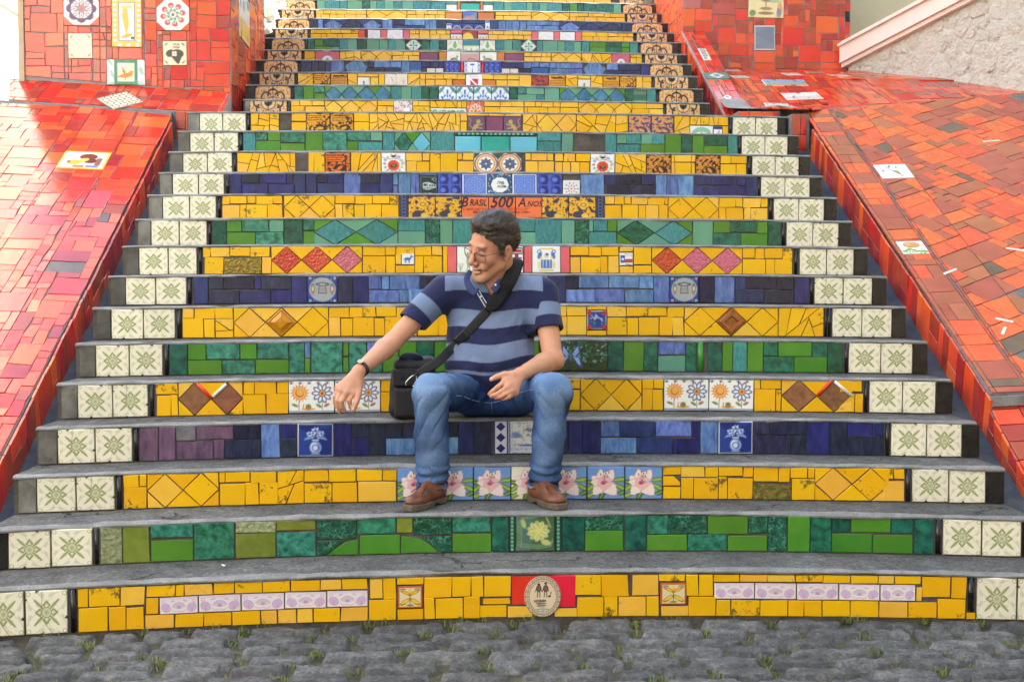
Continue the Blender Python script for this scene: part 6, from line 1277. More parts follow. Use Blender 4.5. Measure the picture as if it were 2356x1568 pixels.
n = len(ol); me_v = [W3(q) for q in ol] + [W3(q) + np.array([0, 0, -.6]) for q in ol]; me = pymesh('ledge_core', me_v, [tuple(range(n)), tuple(range(2 * n - 1, n - 1, -1))] + [(i, n + i, n + (i + 1) % n, (i + 1) % n) for i in range(n)]); bm = bmesh.new(); bm.from_mesh(me); bmesh.ops.recalc_face_normals(bm, faces=bm.faces); bm.to_mesh(me); bm.free(); o = link('ledge_core', me, GROUT, led); o.matrix_local = Ml
xs = [q[0] for q in ol]; r = random.Random(35); cells = ashlar(min(xs), max(xs), -.1, .7, r, .05)
dm = plq(on_plane(277, 234, p0, nl)); hw_, hh_ = .155, .115
plane_tiles(led, fl, ol, hole(cells, (dm[0] - hw_ * .5, dm[0] + hw_ * .5, dm[1] - hh_ * .5, dm[1] + hh_ * .5)), lambda r: reds(r, .25), r, lift=.006, gap=.0026, tilt=.012)
o = motif('stars', -.11, .11, -.11, .11, fl @ Matrix.Translation((dm[0], dm[1], 0)), led, r, lift=.0135, rot=math.pi / 4, label="cream diamond tile with small dark leaves")
fr_ = Ml @ frame(np.array([0, float(rim[0][1]) - .012, 0]), (1, 0, 0), (0, 0, 1), (0, -1, 0)); r = random.Random(36)
plane_tiles(led, fr_, [(XL - .01, 2.0), (xw1, 2.0), (xw1, float(rim[0][2]) - .0), (XL - .01, float(rim[0][2]) - .0)], strips(XL, xw1, 1.95, 2.45, r, wid=(.05, .07), ln=(.2, .3), split=0), lambda r: reds(r, .5), r, lift=.006)
v, f = box_vf(XL - .01, xw1, float(rim[0][1]) - .012, float(rim[0][1]) + .05, 1.9, float(rim[0][2]) - .002); o = link('ledge_front', pymesh('ledge_front', v, f), GROUT_D, led); o.matrix_local = Ml
gutter(xw1 - .01, -1.50, ZS[16] - .24 - .48 * YS[16], 3.9, 8.5, None, slope=.48)
# --- right: platform, tiled wall, kerb of the upper flight
YWR = 6.0; XK = 1.88
plat = empty('tiled_platform', (XR, 3.7, 2.38)); bpy.context.view_layer.update(); Mp = Matrix.Translation(-plat.location); tag(plat, "glossy curved red tiled platform above the ramp with holiday picture tiles", 'platform')
PZ = [(3.55, 2.36), (3.75, 2.385), (4.45, 2.52), (5.2, 2.88), (6.05, 3.11)]
pz = lambda y: float(np.interp(y, [a for a, _ in PZ], [b for _, b in PZ])); RimR = [on_plane(a, b, Rr['O'], Rr['n']) for a, b in ((1866, 255), (1950, 245), (2146, 232), (2356, 216), (2480, 206))]
V = []; F = []; ys = np.linspace(3.0, 6.05, 26); xs = np.array([XK + .02, 2.0, X_RIGHT + .01, X_RIGHT + .0125, 2.25, 2.3] + list(np.linspace(2.45, 4.6, 10)))
def p_z(x, y):
    yr = float(np.interp(x, [p[0] for p in RimR], [p[1] for p in RimR])) if x > RimR[0][0] else 3.72; zr = float(np.interp(x, [p[0] for p in RimR], [p[2] for p in RimR]))
    if y < yr: return zr - .02 - .5 * (yr - y)
    return pz(y) + max(0, (zr - pz(max(yr, 3.55)))) * max(0, 1 - (y - yr) / 1.2) - .006
ry_ = lambda x: float(np.interp(x, [p[0] for p in RimR], [p[1] for p in RimR])) if x > RimR[0][0] else (3.72 if x > X_RIGHT + .012 else 4.0)
for t_ in np.linspace(0, 1, 26):
    for x in xs: y = ry_(x) + .004 + t_ * (6.05 - ry_(x)); V.append((x, y, p_z(x, y)))
nx = len(xs)
for i in range(len(ys) - 1):
    for j in range(nx - 1): a = i * nx + j; F.append((a, a + 1, a + nx + 1, a + nx))
o = link('platform_core', pymesh('platform_core', V, F, True), GROUT, plat); o.matrix_local = Mp
r = random.Random(41)
def surf_tile(P, mat, name='tile', parent=plat, M=Mp, zf=p_z, r=r, key=None):
    cx = sum(p[0] for p in P) / len(P); cy = sum(p[1] for p in P) / len(P); e = .03
    gx = (zf(cx + e, cy) - zf(cx - e, cy)) / (2 * e); gy = (zf(cx, cy + e) - zf(cx, cy - e)) / (2 * e); Nn = unit((-gx, -gy, 1)); Uu = unit(np.array([1, 0, gx])); Vv_ = np.cross(Nn, Uu)
    fr2 = M @ frame((cx, cy, zf(cx, cy) + .004), Uu, Vv_, Nn); ky = math.sqrt(1 + gy * gy); Q = [((p[0] - cx), (p[1] - cy) * ky) for p in P]
    if key: xs_ = [q[0] for q in Q]; ys_ = [q[1] for q in Q]; return motif(key, min(xs_), max(xs_), min(ys_), max(ys_), fr2, parent, r, lift=.006)
    return piece(name, Q, fr2, mat, parent, r, gap=.0022, lift=.005, tilt=.014)
pics = [('view2', 2.10, 2.34, 5.72, 5.85), ('view2', 2.12, 2.26, 5.16, 5.3), ('view1', 2.34, 2.68, 4.98, 5.14), ('view2', 2.40, 2.68, 4.62, 4.80), ('view3', 2.20, 2.38, 4.42, 4.54), ('view2', 2.18, 2.48, 4.10, 4.22), ('view2', 2.62, 2.76, 5.42, 5.58), ('view3', 2.98, 3.14, 5.36, 5.5), ('view1', 2.86, 3.0, 5.6, 5.72)]
cells = ashlar(XK + .2, 4.5, 2.9, 6.0, r, .055)
for q in pics: cells = hole(cells, q[1:])
for P in cells:
    c = np.mean(P, 0); yr = ry_(c[0])
    if max(p[1] for p in P) > 6.02: P = clip_poly(P, (0, 1), 6.0)
    P = clip_poly(P, (0, -1), -yr - .0)
    if len(P) < 3: continue
    q = vproj((c[0], c[1], p_z(*c)))
    if q[0] > 2420 or abs(area(P)) < 4e-4: continue
    surf_tile(P, reds(r, .35))
for q in pics: surf_tile([(q[1], q[3]), (q[2], q[3]), (q[2], q[4]), (q[1], q[4])], None, key=q[0])
# front of the platform down to the gutter
fr_ = Mp @ frame(np.array([0, 3.70, 0]), (1, 0, 0), (0, 0, 1), (0, -1, 0)); r = random.Random(43)
v, f = box_vf(X_RIGHT + .012, XR + .02, 3.70, 3.9, 1.9, 2.372); o = link('platform_front', pymesh('platform_front', v, f), GROUT_D, plat); o.matrix_local = Mp
plane_tiles(plat, fr_, [(X_RIGHT + .012, 2.0), (XR, 2.0), (XR, 2.37), (X_RIGHT + .012, 2.37)], strips(X_RIGHT + .01, XR, 1.95, 2.45, r, wid=(.06, .08), ln=(.1, .2), split=0), lambda r: reds(r, .3), r, lift=.006)
v, f = box_vf(XK - .0, X_RIGHT + .013, 3.99, 4.3, 2.0, 2.43); o = link('platform_front', pymesh('platform_front', v, f), GROUT_D, plat); o.matrix_local = Mp
plane_tiles(plat, Mp @ frame(np.array([0, 3.99, 0]), (1, 0, 0), (0, 0, 1), (0, -1, 0)), [(XK, 2.2), (X_RIGHT, 2.2), (X_RIGHT, 2.43), (XK, 2.43)], strips(XK, X_RIGHT, 2.15, 2.45, r, wid=(.06, .08), ln=(.1, .2), split=0), lambda r: reds(r, .3), r, lift=.006)
wallr = empty('tiled_wall', (XK, YWR, 3.1)); bpy.context.view_layer.update(); Mw = Matrix.Translation(-wallr.location); tag(wallr, "red and brick tiled wall next to the cream house, with a fountain picture tile", 'wall')
xr0 = float(on_y(1572, 60, YWR)[0]); xr1 = float(on_y(1956, 60, YWR)[0])
v, f = box_vf(xr0, xr1, YWR, 7.4, 2.4, 4.2); o = link('wall_core', pymesh('wall_core', v, f), GROUT, wallr); o.matrix_local = Mw
fwr = Mw @ frame((0, YWR, 0), (1, 0, 0), (0, 0, 1), (0, -1, 0)); r = random.Random(45)
def wboxr(c): P = [on_y(a, b, YWR) for a, b in c]; return (float(P[0][0]), float(P[1][0]), float(P[1][2]), float(P[0][2]))
bf = wboxr(((1722, -30), (1803, 43))); bp = wboxr(((1735, 59), (1783, 117)))
cells = hole(hole(ashlar(xr0, xr1, 2.9, 4.2, r, .05), bf), bp)
plane_tiles(wallr, fwr, [(xr0, 3.08), (xr1, 3.10), (xr1, 4.2), (xr0, 4.2)], cells, lambda r: MATS['glaze_black_trim'] if r.random() < .02 else reds(r, .42), r, lift=.006, gap=.003, tilt=.01)
motif('fountain', *bf, fwr, wallr, r, lift=.010, label="cream picture tile of a fountain"); motif('greyplain', *bp, fwr, wallr, r, lift=.012, label="plain grey blue tile in a white frame")
fsr = Mw @ frame((xr0, 0, 0), (0, -1, 0), (0, 0, 1), (-1, 0, 0)); plane_tiles(wallr, fsr, [(-7.4, 2.6), (-YWR, 2.6), (-YWR, 4.2), (-7.4, 4.2)], strips(-7.4, -YWR, 2.6, 4.2, r, wid=(.15,), ln=(.1, .15)), lambda r: MATS['ramp_coral'], r, lift=.006)
kerb = empty('tiled_kerb', (XK, 4.3, 2.4)); bpy.context.view_layer.update(); Mk = Matrix.Translation(-kerb.location); tag(kerb, "sloping red kerb beside the upper steps, with round white picture tiles", 'kerb')
zk = lambda y: 2.49 + .59 * (y - 4.45)
Pk = [(XK, 4.02, zk(4.02)), (XK + .19, 4.02, zk(4.02)), (XK + .19, 6.0, zk(6.0)), (XK, 6.0, zk(6.0))]
V = Pk + [(a, b, c - .45) for a, b, c in Pk]; o = link('kerb_core', pymesh('kerb_core', V, [(0, 1, 2, 3), (7, 6, 5, 4), (0, 4, 5, 1), (1, 5, 6, 2), (2, 6, 7, 3), (3, 7, 4, 0)]), GROUT, kerb); o.matrix_local = Mk
Vk = unit((0, 1, .59)); Nk = unit((0, -.59, 1)); fk = Mk @ frame((XK, 4.45, zk(4.45)), (1, 0, 0), Vk, Nk); r = random.Random(47); L = math.hypot(1, .59)
toL = lambda y: (y - 4.45) * L
sp = [('lettertile', .055, .125, 5.38, 5.62), ('eyeband', .0, .19, 5.02, 5.14), ('button', .06, .125, 4.66, 4.73), ('button', .06, .125, 4.58, 4.65), ('button', .06, .125, 4.50, 4.57)]
cells = strips(.008, .185, toL(3.72), toL(6.0), r, wid=(.09,), ln=(.06, .08, .12), split=0)
for q in sp: cells = hole(cells, (q[1], q[2], toL(q[3]), toL(q[4])))
plane_tiles(kerb, fk, [(.008, toL(4.03)), (.188, toL(4.03)), (.188, toL(5.99)), (.008, toL(5.99))], cells, lambda r: reds(r, .25), r, lift=.006)
for q in sp: motif(q[0], q[1], q[2], toL(q[3]), toL(q[4]), fk, kerb, r, lift=.009, round_=(q[0] == 'button'))
fks = Mk @ frame((XK, 0, 0), (0, -1, 0), (0, 0, 1), (-1, 0, 0)); y = 4.04
while y < 5.97:
    w = r.choice((.06, .08, .11)); P = [(-y, zk(y) - .40), (-y, zk(y) - .012), (-y - w, zk(y + w) - .012), (-y - w, zk(y + w) - .40)]; P = P if area(P) > 0 else P[::-1]
    if y + w < 5.99: piece('side_tile', P, fks, reds(r, .4), kerb, r, lift=.006, gap=.002)
    y += w
gutter(1.62, XK + .01, ZS[16] - .24 - .48 * YS[16], 3.95, 8.5, None, slope=.48)
# ------------------------------------------------------------------ cream house, its stair coping and stone wall
CREAM = rough_mat('cream_plaster', [(0.3, (0.66, 0.56, 0.36)), (0.7, (0.76, 0.67, 0.47))], 3, .25, .004, fine=60); PINKP = rough_mat('pale_pink_plaster', [(0.3, (0.72, 0.60, 0.53)), (0.7, (0.80, 0.69, 0.62))], 5, .25, .004, fine=70)
house = empty('cream_house', (6, 8, 2)); bpy.context.view_layer.update(); Mh = Matrix.Translation(-house.location); tag(house, "tall cream plastered house behind the stone wall", 'house')
for nm, b in (('rear_wing', (3.36, 12, 6.7, 7.55, 1.5, 17)), ('side_wing', (5.6, 12, -9, 6.69, -.1, 17))):
    v, f = box_vf(*b); o = link(nm, pymesh(nm, v, f), CREAM, house); o.matrix_local = Mh
for y in (-6, -2, 2, 5):      # shuttered windows of the wing that faces the stairs
    for z in (5, 9, 13):
        v, f = box_vf(5.52, 5.598, y - .55, y + .55, z - .9, z + .9); o = link('window_shutter', pymesh('window_shutter', v, f), MATS['glaze_deep_green'], house); o.matrix_local = Mh
sw = empty('stone_wall', (3.3, 5.9, 3.0)); bpy.context.view_layer.update(); Ms = Matrix.Translation(-sw.location); tag(sw, "whitewashed rubble stone wall under a sloping pink coping", 'wall')
SA = np.array([xr1 - .02, 5.97, 0]); SB = np.array([4.55, 4.25, 0]); sd = unit(SB - SA); sn_ = np.array([sd[1], -sd[0], 0]); sn_ = sn_ if sn_[1] < 0 else -sn_; Ls = float(np.linalg.norm(SB - SA))
pw = lambda a, b: (lambda P: (float(np.dot(P - SA, sd)), float(P[2])))(on_plane(a, b, SA, sn_))
lo1, lo2 = pw(1946, 148), pw(2232, 0); hi1, hi2 = pw(1940, 100), pw(2106, 0); sl_ = (lo2[1] - lo1[1]) / (lo2[0] - lo1[0])
ztl = lambda u: lo1[1] + sl_ * (u - lo1[0])
core = [(0, 2.2), (Ls, 2.2), (Ls, ztl(Ls)), (0, ztl(0))]; S3 = lambda u, z, h=0: SA + sd * u + np.array([0, 0, z]) + sn_ * h
STONE = rough_mat('whitewashed_stone', [(0.3, (0.30, 0.26, 0.21)), (0.42, (0.56, 0.51, 0.43)), (0.7, (0.72, 0.68, 0.60))], 13, 1.0, .06, fine=38, spec=.1)
n = 4; V = [S3(*p, .006) for p in core] + [S3(*p, -.3) for p in core]; me = pymesh('wall_core', V, [(0, 1, 2, 3), (7, 6, 5, 4), (0, 4, 5, 1), (1, 5, 6, 2), (2, 6, 7, 3), (3, 7, 4, 0)]); o = link('wall_core', me, STONE, sw); o.matrix_local = Ms
r = random.Random(51); base_cells = []
pts = [(r.uniform(0, Ls), r.uniform(2.2, ztl(Ls))) for _ in range(160)]
for _ in range(6):      # relax
    pass
def voronoi(pts, box):
    out = []
    for i, p in enumerate(pts):
        P = [(box[0], box[2]), (box[1], box[2]), (box[1], box[3]), (box[0], box[3])]
        for j, q in enumerate(pts):
            if i == j or abs(p[0] - q[0]) + abs(p[1] - q[1]) > 1.2: continue
            n_ = (q[0] - p[0], q[1] - p[1]); P = clip_poly(P, n_, n_[0] * (p[0] + q[0]) / 2 + n_[1] * (p[1] + q[1]) / 2)
            if len(P) < 3: break
        out.append(P)
    return out
for _ in range(3):
    vc = voronoi(pts, (0, Ls, 2.2, ztl(Ls))); pts = [(sum(p[0] for p in P) / len(P), sum(p[1] for p in P) / len(P)) if len(P) >= 3 else pts[i] for i, P in enumerate(vc)]
vc = voronoi(pts, (0, Ls, 2.2, ztl(Ls)))
def boulder(P, W, mat, parent, M, r, h=.05, name='stone'):
    """rounded stone from a polygon footprint"""
    P = inset(P, .003)
    if len(P) < 3 or abs(area(P)) < 1e-3: return
    Q = []
    for i in range(len(P)):
        a, b = P[i], P[(i + 1) % len(P)]; Q += [(.75 * a[0] + .25 * b[0], .75 * a[1] + .25 * b[1]), (.25 * a[0] + .75 * b[0], .25 * a[1] + .75 * b[1])]
    cx = sum(p[0] for p in Q) / len(Q); cy = sum(p[1] for p in Q) / len(Q); V = []; F = []; n = len(Q); hh = h * r.uniform(.5, 1.2)
    for s_, z in ((1, -.03), (.985, .35), (.90, .85), (.55, 1.0)):
        for p in Q: V.append(W(cx + (p[0] - cx) * s_ * r.uniform(.93, 1.05), cy + (p[1] - cy) * s_ * r.uniform(.93, 1.05), (z if z < 0 else z * hh) * r.uniform(.55, 1.35)))
    V.append(W(cx, cy, hh * r.uniform(.8, 1.1)))
    for k in range(3):
        for i in range(n): F.append((k * n + i, k * n + (i + 1) % n, (k + 1) * n + (i + 1) % n, (k + 1) * n + i))
    for i in range(n): F.append((3 * n + i, 3 * n + (i + 1) % n, 4 * n))
    o = link(name, pymesh(name, V, F, True), mat, parent); o.matrix_local = M; return o
for P in vc:
    P = clip_poly(P, (-sl_, 1), ztl(0) - .03) if len(P) >= 3 else P
    if len(P) < 3: continue
    c = np.mean(P, 0); q = vproj(S3(*c))
    if q[0] < 2420 and -40 < q[1] < 300: boulder(P, lambda u, z, h: S3(u, z, h), STONE, sw, Ms, r, .013)
cop = empty('stair_coping', tuple(S3(0, ztl(0)))); bpy.context.view_layer.update(); Mc = Matrix.Translation(-cop.location); tag(cop, "sloping pale pink moulded coping on the stone wall", 'coping')
ht = (hi1[1] - lo1[1])
for nm, z0, z1, h0, h1, mt in (('coping_band', .0, ht * .74, -.25, .09, PINKP), ('coping_moulding', ht * .742, ht * .86, -.25, .12, PINKP), ('coping_cap', ht * .862, ht, -.25, .075, PINKP), ('coping_drip', -.035, -.001, -.25, .06, PINKP)):
    V = []
    for h in (h0, h1):
        for u, k in ((-.03, 0), (Ls, 0), (Ls, 1), (-.03, 1)): V.append(S3(u, ztl(u) + (z0, z1)[k], h))
    o = link(nm, pymesh(nm, V, [(3, 2, 1, 0), (4, 5, 6, 7), (0, 1, 5, 4), (1, 2, 6, 5), (2, 3, 7, 6), (3, 0, 4, 7)]), mt, cop); o.matrix_local = Mc
# unseen houses added behind the viewer: they catch the sun and throw it back on the steps
for i, (x0, x1, h, c) in enumerate(((-22, -11, 9, (.44, .36, .24)), (-10.9, -2.5, 11, (.46, .42, .34)), (-2.4, 6.5, 8.5, (.44, .32, .20)), (6.6, 16, 10, (.42, .38, .30)))):
    hs = empty('unseen_street_house', ((x0 + x1) / 2, -16, 0)); bpy.context.view_layer.update(); Mz = Matrix.Translation(-hs.location); tag(hs, None, None, None, 'structure')
    v, f = box_vf(x0, x1, -24, -15, -.1, h); pm = rough_mat('house_plaster_%d' % i, [(0.3, tuple(.9 * a for a in c)), (0.7, c)], 2, .2, .004); o = link('wall', pymesh('wall', v, f), pm, hs); o.matrix_local = Mz
    for zz in np.arange(1.6, h - 1.2, 2.9):
        for xx in np.arange(x0 + 1.3, x1 - 1, 2.4):
            v, f = box_vf(xx - .5, xx + .5, -15, -14.95, zz - .8, zz + .8); o = link('window', pymesh('window', v, f), MATS['glaze_navy'], hs); o.matrix_local = Mz
WHITEW = rough_mat('white_house_plaster', [(0.3, (0.74, 0.71, 0.65)), (0.7, (0.82, 0.79, 0.73))], 2, .2, .004, fine=40)
for nm, b, lb in (('white_house', (-14, -5.3, 3.4, 17, -.1, 10), "white house beyond the bright wall, blazing in the sun"), ('white_house', (-15, -6.6, -13, .4, -.1, 9), None)):  # the unlabelled second house is unseen, added to bounce sun from the left
    hs = empty(nm, ((b[0] + b[1]) / 2, (b[2] + b[3]) / 2, 0)); bpy.context.view_layer.update(); Mz = Matrix.Translation(-hs.location); tag(hs, lb, 'house' if lb else None, None, None if lb else 'structure')
    v, f = box_vf(*b); o = link('wall', pymesh('wall', v, f), WHITEW, hs); o.matrix_local = Mz
    for yy in np.arange(b[2] + 1.6, b[3] - 1, 2.6):
        for zz in (2.2, 5.2, 7.9): v, f = box_vf(b[1], b[1] + .05, yy - .45, yy + .45, zz - .7, zz + .7); o = link('window_shutter', pymesh('window_shutter', v, f), PINKP, hs); o.matrix_local = Mz
# ------------------------------------------------------------------ beyond the left wall and up the flight
PLAST = rough_mat('sunlit_limewash', [(0.3, (0.62, 0.58, 0.52)), (0.7, (0.80, 0.77, 0.72))], 5, .4, .006)
ru = empty('rubble_wall', (-1.7, 6, 3)); bpy.context.view_layer.update(); Mu = Matrix.Translation(-ru.location); tag(ru, "sunlit limewashed rubble wall climbing beside the upper steps", 'wall')
V = []
for y, z in ((5.76, 3.4), (9.5, 5.7)):
    for x in (-2.4, -1.72): V += [(x, y, z - 1.6), (x, y, z)]
me = pymesh('wall_core', V, [(0, 1, 3, 2), (4, 6, 7, 5), (0, 4, 5, 1), (2, 3, 7, 6), (1, 5, 7, 3)]); o = link('wall_core', me, PLAST, ru); o.matrix_local = Mu
r = random.Random(61)
for i in range(70):
    y = r.uniform(5.8, 8.0); z = 3.4 + (y - 5.76) * .615 - r.uniform(0, .75); s_ = r.uniform(.05, .1); P = [(y + s_ * math.cos(a) * r.uniform(.8, 1.2), z + s_ * .7 * math.sin(a) * r.uniform(.8, 1.2)) for a in np.linspace(0, 6.28, 7)[:-1]]
    boulder(P, lambda u, w, h: (-1.72 + h, u, w), PLAST if r.random() < .5 else STONE, ru, Mu, r, .06)
BARK = rough_mat('bark', [(0.3, (0.10, 0.075, 0.05)), (0.7, (0.27, 0.21, 0.15))], 8, 1.0, .02, fine=50)
tr = empty('old_tree', (1.95, 8.1, 3.4)); bpy.context.view_layer.update(); Mt = Matrix.Translation(-tr.location); tag(tr, "gnarled brown tree trunk between the upper steps and the brick red wall", 'tree')
r = random.Random(63)
for i in range(7):
    x = 1.86 + r.uniform(-.04, .12); y = 7.5 + r.uniform(0, .6); p = [(x + r.uniform(-.05, .05) + .04 * (j - 3) * r.uniform(-1, 1), y + r.uniform(-.05, .05), 2.9 + j * .35) for j in range(7)]
    v, f = tube(catmull(p, 4), np.linspace(.09, .055, 25) * r.uniform(.7, 1.1), 9); o = link('trunk', pymesh('trunk', v, f, True), BARK, tr); o.matrix_local = Mt
# ------------------------------------------------------------------ cobbled street
COB = rough_mat('cobble_stone', [(0.32, (0.040, 0.038, 0.036)), (0.5, (0.098, 0.094, 0.090)), (0.68, (0.21, 0.203, 0.196))], 18, 1.0, .010, fine=95, rough=.8, spec=.25, each=.5)
SOIL = rough_mat('joint_soil', [(0.3, (0.035, 0.03, 0.02)), (0.55, (0.10, 0.09, 0.05)), (0.75, (0.19, 0.16, 0.11))], 30, 1.0, .01)
V = [(-400, -400, GROUND_Z - .019), (400, -400, GROUND_Z - .019), (400, 400, GROUND_Z - .019), (-400, 400, GROUND_Z - .019)]
street = link('cobbled_street', pymesh('cobbled_street', V, [(0, 1, 2, 3)]), SOIL); tag(street, None, None, None, 'structure')
def cobble_mesh(r, w, d, h):
    n, m = 11, 7; V = []; F = []; ph = [r.uniform(0, 6.28) for _ in range(8)]
    for i in range(n + 1):
        for j in range(m + 1):
            u, v_ = -1 + 2 * i / n, -1 + 2 * j / m; e = max(abs(u), abs(v_))
            k = (abs(u) ** 5 + abs(v_) ** 5) ** .2 or 1e-6; s_ = 1 if e < 1e-6 else min(1, e / k * 1.0) if e > .7 else 1
            x = u * s_ * w / 2 * (1 + .05 * math.sin(3 * v_ + ph[0])); y = v_ * s_ * d / 2 * (1 + .07 * math.sin(2.3 * u + ph[1]))
            top = (1 - abs(u) ** 11) * (1 - abs(v_) ** 7); z = h * (top ** .40 if top > 0 else 0) - h + .004 * math.sin(6 * u + ph[2]) * math.sin(4 * v_ + ph[3]) + .003 * math.sin(11 * u + 7 * v_ + ph[4])
            V.append((x, y, z if e < .999 else -h - .02))
    for i in range(n):
        for j in range(m): a = i * (m + 1) + j; F.append((a, a + m + 1, a + m + 2, a + 1))
    return pymesh('cobblestone', V, F, True)
r = random.Random(71); cob = []; joints = []
def front_edge(x): return step_y(1, x) - .012
row = 0; dy = 0.0
while dy < 1.9:
    d = r.uniform(.092, .118); x = -2.75 + r.uniform(0, .2)
    while x < 2.9:
        w = r.choice((.15, .20, .23, .26, .29)) * r.uniform(.9, 1.12); cx = x + w / 2
        slant = .09 * max(0, (cx - .6)) ** 1.3 * .6 + .03 * max(0, -.6 - cx)
        yc = front_edge(cx) * max(0, 1 - dy / .5) + (.10) * min(1, dy / .5) - dy - d / 2 - slant * min(1, dy / .3) - .01
        q = vproj((cx, yc, GROUND_Z))
        if q[1] < 1700 and -160 < q[0] < 2520:
            o = link('cobblestone', cobble_mesh(r, w - .010, d - .008, .026), COB, street); o.location = (cx, yc, GROUND_Z + .007 + r.uniform(-.004, .004)); o.rotation_euler = (r.gauss(0, .02), r.gauss(0, .02), -math.atan(.09 * .6 * 1.3 * max(0, cx - .6) ** .3) + r.gauss(0, .03)); cob.append(o)
            joints.append((cx - w / 2, yc, d))
        x += w
    dy += d
# grass and moss in the joints
GRASS = NT('grass_blades'); GRASS.base(GRASS.ramp(GRASS.noise(9, 3, .6, GRASS.coords()), [(0.3, (0.07, 0.11, 0.02)), (0.55, (0.16, 0.20, 0.05)), (0.75, (0.36, 0.30, 0.12))])); GRASS = GRASS.set(.6, .3)
V = []; F = []
def blade(x, y, L, r):
    a = r.uniform(0, 6.28); b = r.uniform(.3, 1.1); w = .0017; dx, dy_ = math.cos(a), math.sin(a); n0 = len(V); z = GROUND_Z - .010
    px_, py_ = -dy_ * w, dx * w; m = (x + dx * L * .5 * b, y + dy_ * L * .5 * b, z + L * .7); e = (x + dx * L * b, y + dy_ * L * b, z + L * (1.0 - .35 * b))
    V.extend([(x - px_, y - py_, z), (x + px_, y + py_, z), (m[0] + px_ * .8, m[1] + py_ * .8, m[2]), (m[0] - px_ * .8, m[1] - py_ * .8, m[2]), e]); F.extend([(n0, n0 + 1, n0 + 2, n0 + 3), (n0 + 3, n0 + 2, n0 + 4)])
for (x, y, d) in joints:
    if r.random() < .42:
        for c in range(r.choice((1, 1, 2))):
            cx, cy = x + r.gauss(0, .012), y + r.uniform(-.5, .5) * d
            for _ in range(r.randint(8, 34)): blade(cx + r.gauss(0, .018), cy + r.gauss(0, .012), r.uniform(.010, .034), r)
    if r.random() < .6:
        for _ in range(14): blade(x + r.gauss(0, .06), y + r.choice((-.5, .5)) * d + r.gauss(0, .006), r.uniform(.006, .02), r)
for _ in range(26):
    x = r.uniform(-2, 2.1); 
    for _ in range(r.randint(6, 22)): blade(x + r.gauss(0, .015), front_edge(x) - .012 + r.gauss(0, .005), r.uniform(.01, .05), r)
g = link('grass', pymesh('grass', V, F), GRASS); tag(g, "small grass and weeds growing between the cobbles", 'grass', None, 'stuff')
# litter
def butt(xv, yv, Yw, ang, label):
    p = on_y(xv, yv, Yw); v, f = tube([(0, 0, 0), (.012, 0, 0), (.024, 0, 0)], .004, 8); o = link('cigarette_butt', pymesh('cigarette_butt', v, f, True), MATS['glaze_white']); o.location = (p[0], Yw, step_z(1, p[0]) + .0045); o.rotation_euler = (0, 0, ang); tag(o, label, 'cigarette butt')
butt(511, 1303, .30, -.9, "white cigarette butt on the lowest tread in front of the green step")
